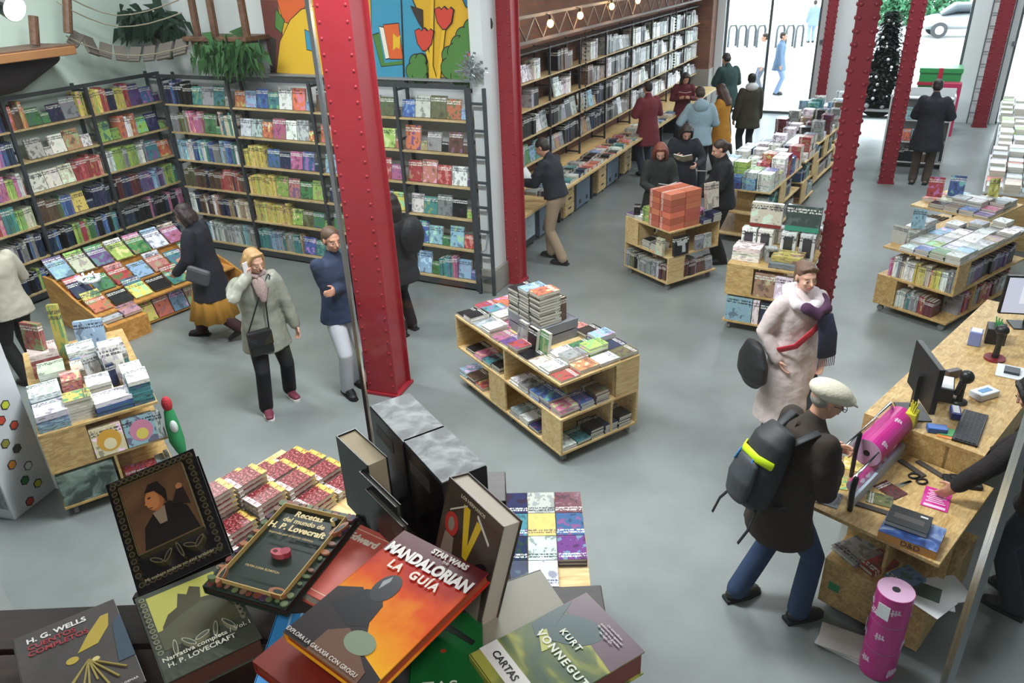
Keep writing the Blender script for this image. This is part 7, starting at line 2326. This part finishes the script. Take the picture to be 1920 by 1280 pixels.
def paper_roll(m0, p0, p1, r_, label, nm='paper_roll'):
    d = (p1 - p0).normalized()
    rr = empty(nm, M=m0 @ Matrix.Translation(p0) @ d.to_track_quat('Z', 'Y').to_matrix().to_4x4(), label=label, cat='roll')
    L = (p1 - p0).length
    MB().cyl((0, 0, 0), (0, 0, L), r_, seg=32).build('wound_paper', M_PINK, rr, smooth=False)
    MB().cyl((0, 0, -0.002), (0, 0, 0.001), r_ * 0.98, seg=32).cyl((0, 0, L - 0.001), (0, 0, L + 0.002), r_ * 0.98, seg=32).build('roll_end', M_PINKE, rr)
    MB().cyl((0, 0, -0.004), (0, 0, 0.0), r_ * 0.22, seg=16).cyl((0, 0, L), (0, 0, L + 0.004), r_ * 0.22, seg=16).build('core_hole', M_BLACK, rr)
    rg_ = random.Random(int(L * 999))
    for k in range(10):
        a = rg_.uniform(0, 2 * PI)
        z0 = rg_.uniform(0.02, L - 0.1)
        m = MB()
        for q_ in range(3):
            aa = a + q_ * 0.16
            Rm = Matrix.Rotation(aa, 4, 'Z')
            m.box(r_ - 0.0005, r_ + 0.0012, -0.005, 0.005, z0 + q_ * 0.01, z0 + 0.05, M=Rm)
        Rm = Matrix.Rotation(a + 0.16, 4, 'Z')
        m.box(r_ - 0.0005, r_ + 0.0012, -r_ * 0.28, r_ * 0.28, z0 + 0.02, z0 + 0.028, M=Rm)
        m.build('printed_mark', M_WPR, rr)
    return rr


# wrapping paper dispenser: two rolls between clear guards
r = empty('paper_dispenser', M=onC(0, 0, 0), label='clear and chrome wrapping paper dispenser on the packing counter', cat='dispenser')
for yy, zt in ((0.575, 1.03), (0.70, 1.14)):
    m = MB()
    m.loft([(0.20, yy, 0.79), (0.19, yy, zt - 0.05), (0.23, yy, zt), (1.0, yy, zt), (1.05, yy, zt - 0.05), (1.05, yy, 0.79 if yy < 0.6 else 0.99)], [0.011] * 6, seg=8)
    m.build('tube_frame', M_CHROME, r, smooth=True)
    MB().box(0.22, 1.03, yy - 0.002, yy + 0.002, 0.79, zt - 0.02).build('clear_guard', M_GLASS, r)
MB().box(0.20, 1.01, 0.555, 0.575, 0.79, 0.87).build('white_rail', plain('pale_blue_plastic', 'b9c6d6', 0.4), r)
MB().loft([(0.195, 0.560, 0.80), (0.18, 0.560, 0.96), (0.20, 0.56, 1.03)], [0.017] * 3, seg=8).loft([(0.53, 0.70, 0.80), (0.52, 0.70, 1.0), (0.54, 0.70, 1.12)], [0.015] * 3, seg=8).build('black_bracket', M_BLACK, r)
paper_roll(MC2, Vector((0.56, 0.645, 0.99)), Vector((1.10, 0.645, 0.99)), 0.095, 'large magenta roll of wrapping paper in the dispenser')
paper_roll(MC2, Vector((0.34, 0.615, 0.86)), Vector((0.98, 0.615, 0.86)), 0.042, 'slim magenta roll of wrapping paper in front of the large one')
# standing roll stack on the floor
cp = at(1640, 1235)
for k in range(3):
    rr = paper_roll(Matrix.Translation((0.42, 3.78, 0)) @ Matrix.Rotation(0.5 * k, 4, 'Z'), Vector((0, 0, 0.004 + k * 0.212)), Vector((0, 0, 0.208 + k * 0.212)), 0.100, f'magenta roll of wrapping paper standing on the floor, {("bottom", "middle", "top")[k]} of three stacked')
    MB().box(0.0995, 0.1015, -0.035, 0.035, 0.05, 0.15, M=Matrix.Rotation(-1.9 + k, 4, 'Z')).build('white_sticker', M_PAPER, rr)
# things on the packing counter
r = empty('scissors', M=onC(0.74, 0.40, 0.791, -0.4), label='black-handled scissors lying on the packing counter', cat='scissors')
for s_ in (-1, 1):
    MB().box(-0.12, 0.0, -0.009, 0.009, 0, 0.003, M=Matrix.Rotation(s_ * 0.08, 4, 'Z')).build('blade', M_CHROME, r)
    MB().loft([(0.02 + 0.035 + 0.035 * math.cos(a), s_ * 0.032 + 0.026 * math.sin(a), 0.006) for a in [2 * PI * k / 12 for k in range(13)]], [0.007] * 13, seg=6).build('handle', M_BLACK, r, smooth=True)
m = MB().box(-0.11, 0.11, -0.075, 0.075, 0, 0.004)
o = tag(m.build('leaflet', plain('magenta_card', 'c82a8c', 0.4), M=onC(0.66, 0.22, 0.791, 0.2)), 'magenta leaflet with white lettering on the packing counter by the cashier hand', 'leaflet')
m = MB()
for k in range(7):
    m.box(-0.05 + k * 0.02, -0.04 + k * 0.02, -0.055 + 0.01 * (k % 3), 0.055 - 0.012 * (k % 2), 0.004, 0.0046)
m.box(-0.1, -0.075, -0.06, 0.06, 0.004, 0.0046).build('white_lines', M_WPR, o)
r = empty('board_game_box', M=onC(0.20, 0.20, 0.79, 0.12), label='blue and orange fantasy game box lying on the near corner of the packing counter', cat='board game')
MB().box(-0.12, 0.12, -0.155, 0.155, 0, 0.055, 0.002).build('box_body', plain('orange_box_side', 'c98d3c', 0.4, var=0.2, vscale=10), r)
MB().box(-0.12, 0.12, -0.155, 0.155, 0.055, 0.058).build('lid_print', art_mat('blue_fantasy_print', [(0.35, '22315e'), (0.5, '31559c'), (0.65, '8ea3c4'), (0.8, 'c99a4a')], 9, 0.3), r)
c = bpy.data.curves.new('title_text', 'FONT')
c.body = 'D&D'
c.size = 0.05
c.extrude = 0.0005
c.align_x = 'CENTER'
c.align_y = 'CENTER'
o = bpy.data.objects.new('title_text', c)
c.materials.append(plain('ink_16161a', '16161a', 0.4))
COL.objects.link(o)
o = text_to_mesh(o)
o.parent = r
o.matrix_local = axes((-0.1208, -0.02, 0.028), (0, -1, 0), (0, 0, 1), (-1, 0, 0))
r = empty('hardback_book', M=onC(0.24, 0.24, 0.849, 0.15), label='black book lying on the blue game box', cat='book')
MB().box(-0.085, 0.085, -0.11, 0.11, 0.004, 0.030).build('page_block', M_PAGE, r)
MB().box(-0.087, 0.087, -0.112, 0.112, 0.030, 0.034).box(-0.087, 0.087, -0.112, 0.112, 0, 0.004).build('cover', M_BLACK, r)
MB().box(0.05, 0.065, -0.09, -0.05, 0.034, 0.0345).build('price_sticker', M_PAPER, r)
MB().box(-0.03, 0.02, -0.08, 0.08, 0.034, 0.0344).build('grey_lettering', plain('ash_print', '4b4444', 0.4, var=0.8, vscale=80), r)
for nm, x, y, w_, h_, c, rt_, lab in (('comic_book', 0.66, 0.765, 0.15, 0.18, 'yellow', 0.3, 'yellow and blue comic by the edge of the packing counter'), ('comic_book', 0.40, 0.75, 0.14, 0.16, 'yellow', 0.5, 'yellow and grey comic nearer the man in the cap'),
                                    ('comic_book', 0.22, 0.70, 0.16, 0.13, 'grey', 0.2, 'grey photo leaflet at the near end of the dispenser'), ('leaflet', 0.42, 0.47, 0.12, 0.15, 'olive', 0.3, 'dark green and white flyer under the dispenser'), ('leaflet', 0.56, 0.46, 0.12, 0.16, 'maroon', -0.3, 'dark red and yellow striped card under the dispenser')):
    book(nm, ME_GLOSS, onC(x, y, 0.79, rt_), (w_, h_, 0.006), c, random.Random(len(lab)), lab, 'leaflet' if nm == 'leaflet' else 'comic')
for x, y, rt_, lab in ((0.30, 0.47, 0.2, 'dark wooden block at the near foot of the dispenser'), (0.88, 0.45, -0.4, 'dark wooden block at the far foot of the dispenser'), (0.95, 0.36, -0.35, 'black ruler beside the riser of the packing counter')):
    tag(MB().box(-0.02, 0.02, -0.10, 0.10, 0, 0.012, 0.002).build('wooden_block', plain('dark_taupe', '4a423e', 0.6), M=onC(x, y, 0.79, rt_)), lab, 'block')
tag(MB().box(-0.055, 0.055, -0.11, 0.11, 0, 0.03, 0.012).box(0.0, 0.05, -0.03, 0.07, 0.02, 0.04, 0.01).build('pouch', plain('black_leather', '15161a', 0.5), M=onC(0.93, 0.16, 0.79, 0.5)), 'black leather pouch lying on the packing counter beside the riser', 'pouch')
# lower shelf papers
for k, (x, y, w_, h_, c, lab, dz) in enumerate(((0.30, 0.50, 0.20, 0.24, 'grey', 'grey picture book on the lower shelf near the jeans', 0.0), (0.28, 0.37, 0.15, 0.22, 'b8282e', 'red and black game box on the lower shelf of the packing counter', 0.0), (0.26, 0.19, 0.14, 0.20, '4f86b8', 'blue comic on the lower shelf', 0.01))):
    book('comic_book', ME_GLOSS, onC(x, y, 0.421, 1.2), (w_, h_, 0.03), c, random.Random(k), lab, 'comic')
for k, (x, y, rt_) in enumerate(((0.24, 0.06, 0.4), (0.32, 0.0, 0.9), (0.20, 0.06, -0.2))):
    tag(MB().box(-0.105, 0.105, -0.15, 0.15, 0, 0.003).build('paper_sheet', M_PAPER, M=onC(x, y, 0.4215 + k * 0.0035, rt_)), ('large white sheet on the lower shelf, lowest of the loose papers', 'large white sheet on the lower shelf, sticking out towards the cashier', 'large white sheet on top of the loose papers')[k], 'paper')
tag(MB().box(-0.06, 0.06, -0.09, 0.09, 0, 0.005).build('photo_card', plain('dark_green_photo', '4a5a4e', 0.4, var=0.4, vscale=20), M=onC(0.24, 0.07, 0.4325, 0.2)), 'dark green photo card on the loose white papers', 'card')
for k in range(4):
    tag(MB().box(-0.10, 0.10, -0.14, 0.14, 0, 0.006).build('magazine', plain('magazine_' + 'abcd'[k], ('d0cfd2', 'b9b8b4', 'd8d8da', 'c4c0bc')[k], 0.5), M=MC2 @ Matrix.Translation((-0.06, 0.36, 0.002 + k * 0.0075)) @ Matrix.Rotation(0.1 + 0.06 * k, 4, 'Z')),
        f'pale magazine on the floor against the packing counter, {("bottom", "second up", "third up", "top")[k]} of the heap', 'magazine', 'magazines heaped against the packing counter')


def monitor(M, w_, h_, label, screen):
    rr = empty('computer_monitor', M=M, label=label, cat='monitor')
    MB().box(-w_ / 2, w_ / 2, -0.02, 0.02, 0.12, 0.12 + h_, 0.006).build('screen_case', M_BLACK, rr)
    MB().box(-w_ / 2 + 0.015, w_ / 2 - 0.015, -0.0215, -0.0195, 0.135, 0.105 + h_).build('screen', screen, rr)
    MB().box(-0.02, 0.02, 0.02, 0.05, 0.01, 0.3).box(-0.12, 0.12, -0.06, 0.12, 0, 0.012, 0.004).build('stand', M_BLACK, rr)
    return rr


def faceM(p, ang):
    return Matrix.Translation(p) @ Matrix.Rotation(ang, 4, 'Z')


p = at(1745, 800, 0.98)
monitor(faceM((MC2 @ Vector((1.27, 0.60, 0.98))), 1.9), 0.44, 0.34, 'black computer monitor seen edge-on from behind on the till counter', M_BLACK)
mm_ = emis('lit_screen', 'b9bccf', 0.75)
pm_ = MC2 @ Vector((3.22, 0.44, 0.98))
mo = monitor(faceM(pm_, math.radians(14)), 0.50, 0.34, 'computer monitor with a pale lit screen at the right edge', mm_)
MB().box(-0.12, 0.20, -0.0222, -0.0216, 0.22, 0.40).build('window_on_screen', emis('lit_window', 'd0d2e0', 0.8), mo)
MB().box(0.0, 0.12, -0.0228, -0.0223, 0.29, 0.30).build('window_on_screen', emis('dark_line', '40424c', 0.2), mo)
r = empty('keyboard', M=onC(1.30, 0.27, 0.981, 0.15), label='black keyboard on the till counter in front of the cashier', cat='keyboard')
MB().box(-0.22, 0.22, -0.075, 0.075, 0, 0.018, 0.004).build('key_tray', M_BLACK, r)
m = MB()
for i in range(20):
    for j in range(5):
        m.box(-0.21 + i * 0.021, -0.193 + i * 0.021, -0.062 + j * 0.025, -0.042 + j * 0.025, 0.018, 0.023)
m.build('keys', plain('key_grey', '2b2d33', 0.5), r)
r = empty('barcode_scanner', M=onC(1.60, 0.44, 0.98), label='black barcode scanner on a curved stand on the till counter', cat='scanner')
MB().cyl((0, 0, 0), (0, 0, 0.015), 0.055, seg=20).loft([(0, 0, 0.01), (0.01, 0, 0.10), (0.0, 0.0, 0.17)], [0.022, 0.018, 0.022], seg=10).build('stand', M_BLACK, r, smooth=True)
MB().ball((0, -0.01, 0.21), (0.045, 0.05, 0.05), 14).loft([(0, 0.0, 0.2), (-0.03, 0.02, 0.08)], [0.024, 0.018], seg=10).build('head', M_BLACK, r, smooth=True)
r = empty('barcode_scanner', M=onC(2.45, 0.46, 0.98), label='dark red barcode scanner standing on a round base', cat='scanner')
MB().cyl((0, 0, 0), (0, 0, 0.018), 0.075, seg=24).build('base', plain('dark_red_plastic', '7a1c26', 0.3), r)
MB().loft([(0, 0, 0.01), (0.02, 0, 0.12), (0.0, 0.0, 0.22)], [0.026, 0.020, 0.03], seg=10).ball((0, 0, 0.25), (0.045, 0.05, 0.04), 12).build('handle', M_BLACK, r, smooth=True)
for nm, x, y, dims, c, rt_, lab, cat in (
        ('card_box', 1.62, 0.56, (0.20, 0.13, 0.11), '202228', 0.3, 'black open box with white papers on the till counter', 'box'), ('card_box', 2.62, 0.66, (0.10, 0.09, 0.12), '7f8fc8', 0.2, 'blue and white card box near the second monitor', 'box'),
        ('tissue_pack', 1.80, 0.34, (0.18, 0.10, 0.05), 'd5dbe4', -0.4, 'white and blue packet of tissues on the till counter', 'packet'), ('card_reader', 1.12, 0.42, (0.07, 0.12, 0.04), '2a5fb0', 0.5, 'bright blue small device on the till counter edge', 'device'),
        ('card_holder', 1.10, 0.58, (0.10, 0.07, 0.10), 'd4cf3a', 0.1, 'yellow leaflet holder at the end of the till counter', 'holder'), ('pen_box', 1.40, 0.40, (0.12, 0.06, 0.05), '2b3fa0', 0.4, 'dark blue box of pens beside the keyboard', 'box'),
        ('desk_mat', 1.15, 0.36, (0.16, 0.12, 0.006), 'd98a48', 0.3, 'orange and green mat under the blue device', 'mat'), ('desk_mat', 2.30, 0.30, (0.22, 0.20, 0.008), 'd6dade', 0.2, 'white mat with a dark tablet at the right edge', 'mat'),
        ('tape_dispenser', 1.95, 0.60, (0.12, 0.05, 0.06), '463a3a', -0.5, 'dark tape dispenser behind the black open box', 'dispenser'), ('pen_holder', 2.78, 0.56, (0.16, 0.14, 0.13), '1c1d20', 0.3, 'black wire pen holder beside the second monitor', 'holder')):
    w_, d_, h_ = dims
    rr = empty(nm, M=onC(x, y, 0.981 if 'mat' not in nm else 0.9805, rt_), label=lab, cat=cat)
    mt = plain('item_' + c, c, 0.4)
    MB().box(-w_ / 2, w_ / 2, -d_ / 2, d_ / 2, 0, h_, min(0.006, h_ / 3)).build('body', mt, rr)
    if cat == 'box':
        MB().box(-w_ / 2 + 0.01, w_ / 2 - 0.01, -d_ / 2 + 0.01, d_ / 2 - 0.01, h_, h_ + 0.004).build('papers', M_PAPER, rr)
    elif cat in ('holder',):
        m = MB()
        for k in range(6):
            m.cyl((-w_ / 3 + k * w_ / 8, 0.01 * (k % 3 - 1), h_), (-w_ / 3 + k * w_ / 8 + 0.01, 0.02 * (k % 3 - 1), h_ + 0.06), 0.005, seg=6)
        m.build('pens', plain('pens_' + c, '3f9a5a' if c == '1c1d20' else 'd4cf3a', 0.4), rr)
    elif cat == 'packet':
        MB().box(-0.05, 0.05, -0.02, 0.02, h_, h_ + 0.003).build('blue_flap', plain('packet_blue', '4f86b8', 0.4), rr)
    elif cat == 'mat':
        MB().box(-0.05, 0.05, -0.05, 0.05, h_, h_ + 0.005 if 'white' not in lab else h_ + 0.02, 0.002).build('item_on_mat', plain('mat_top' + c, '4a9a58' if 'white' not in lab else '26303c', 0.4), rr)
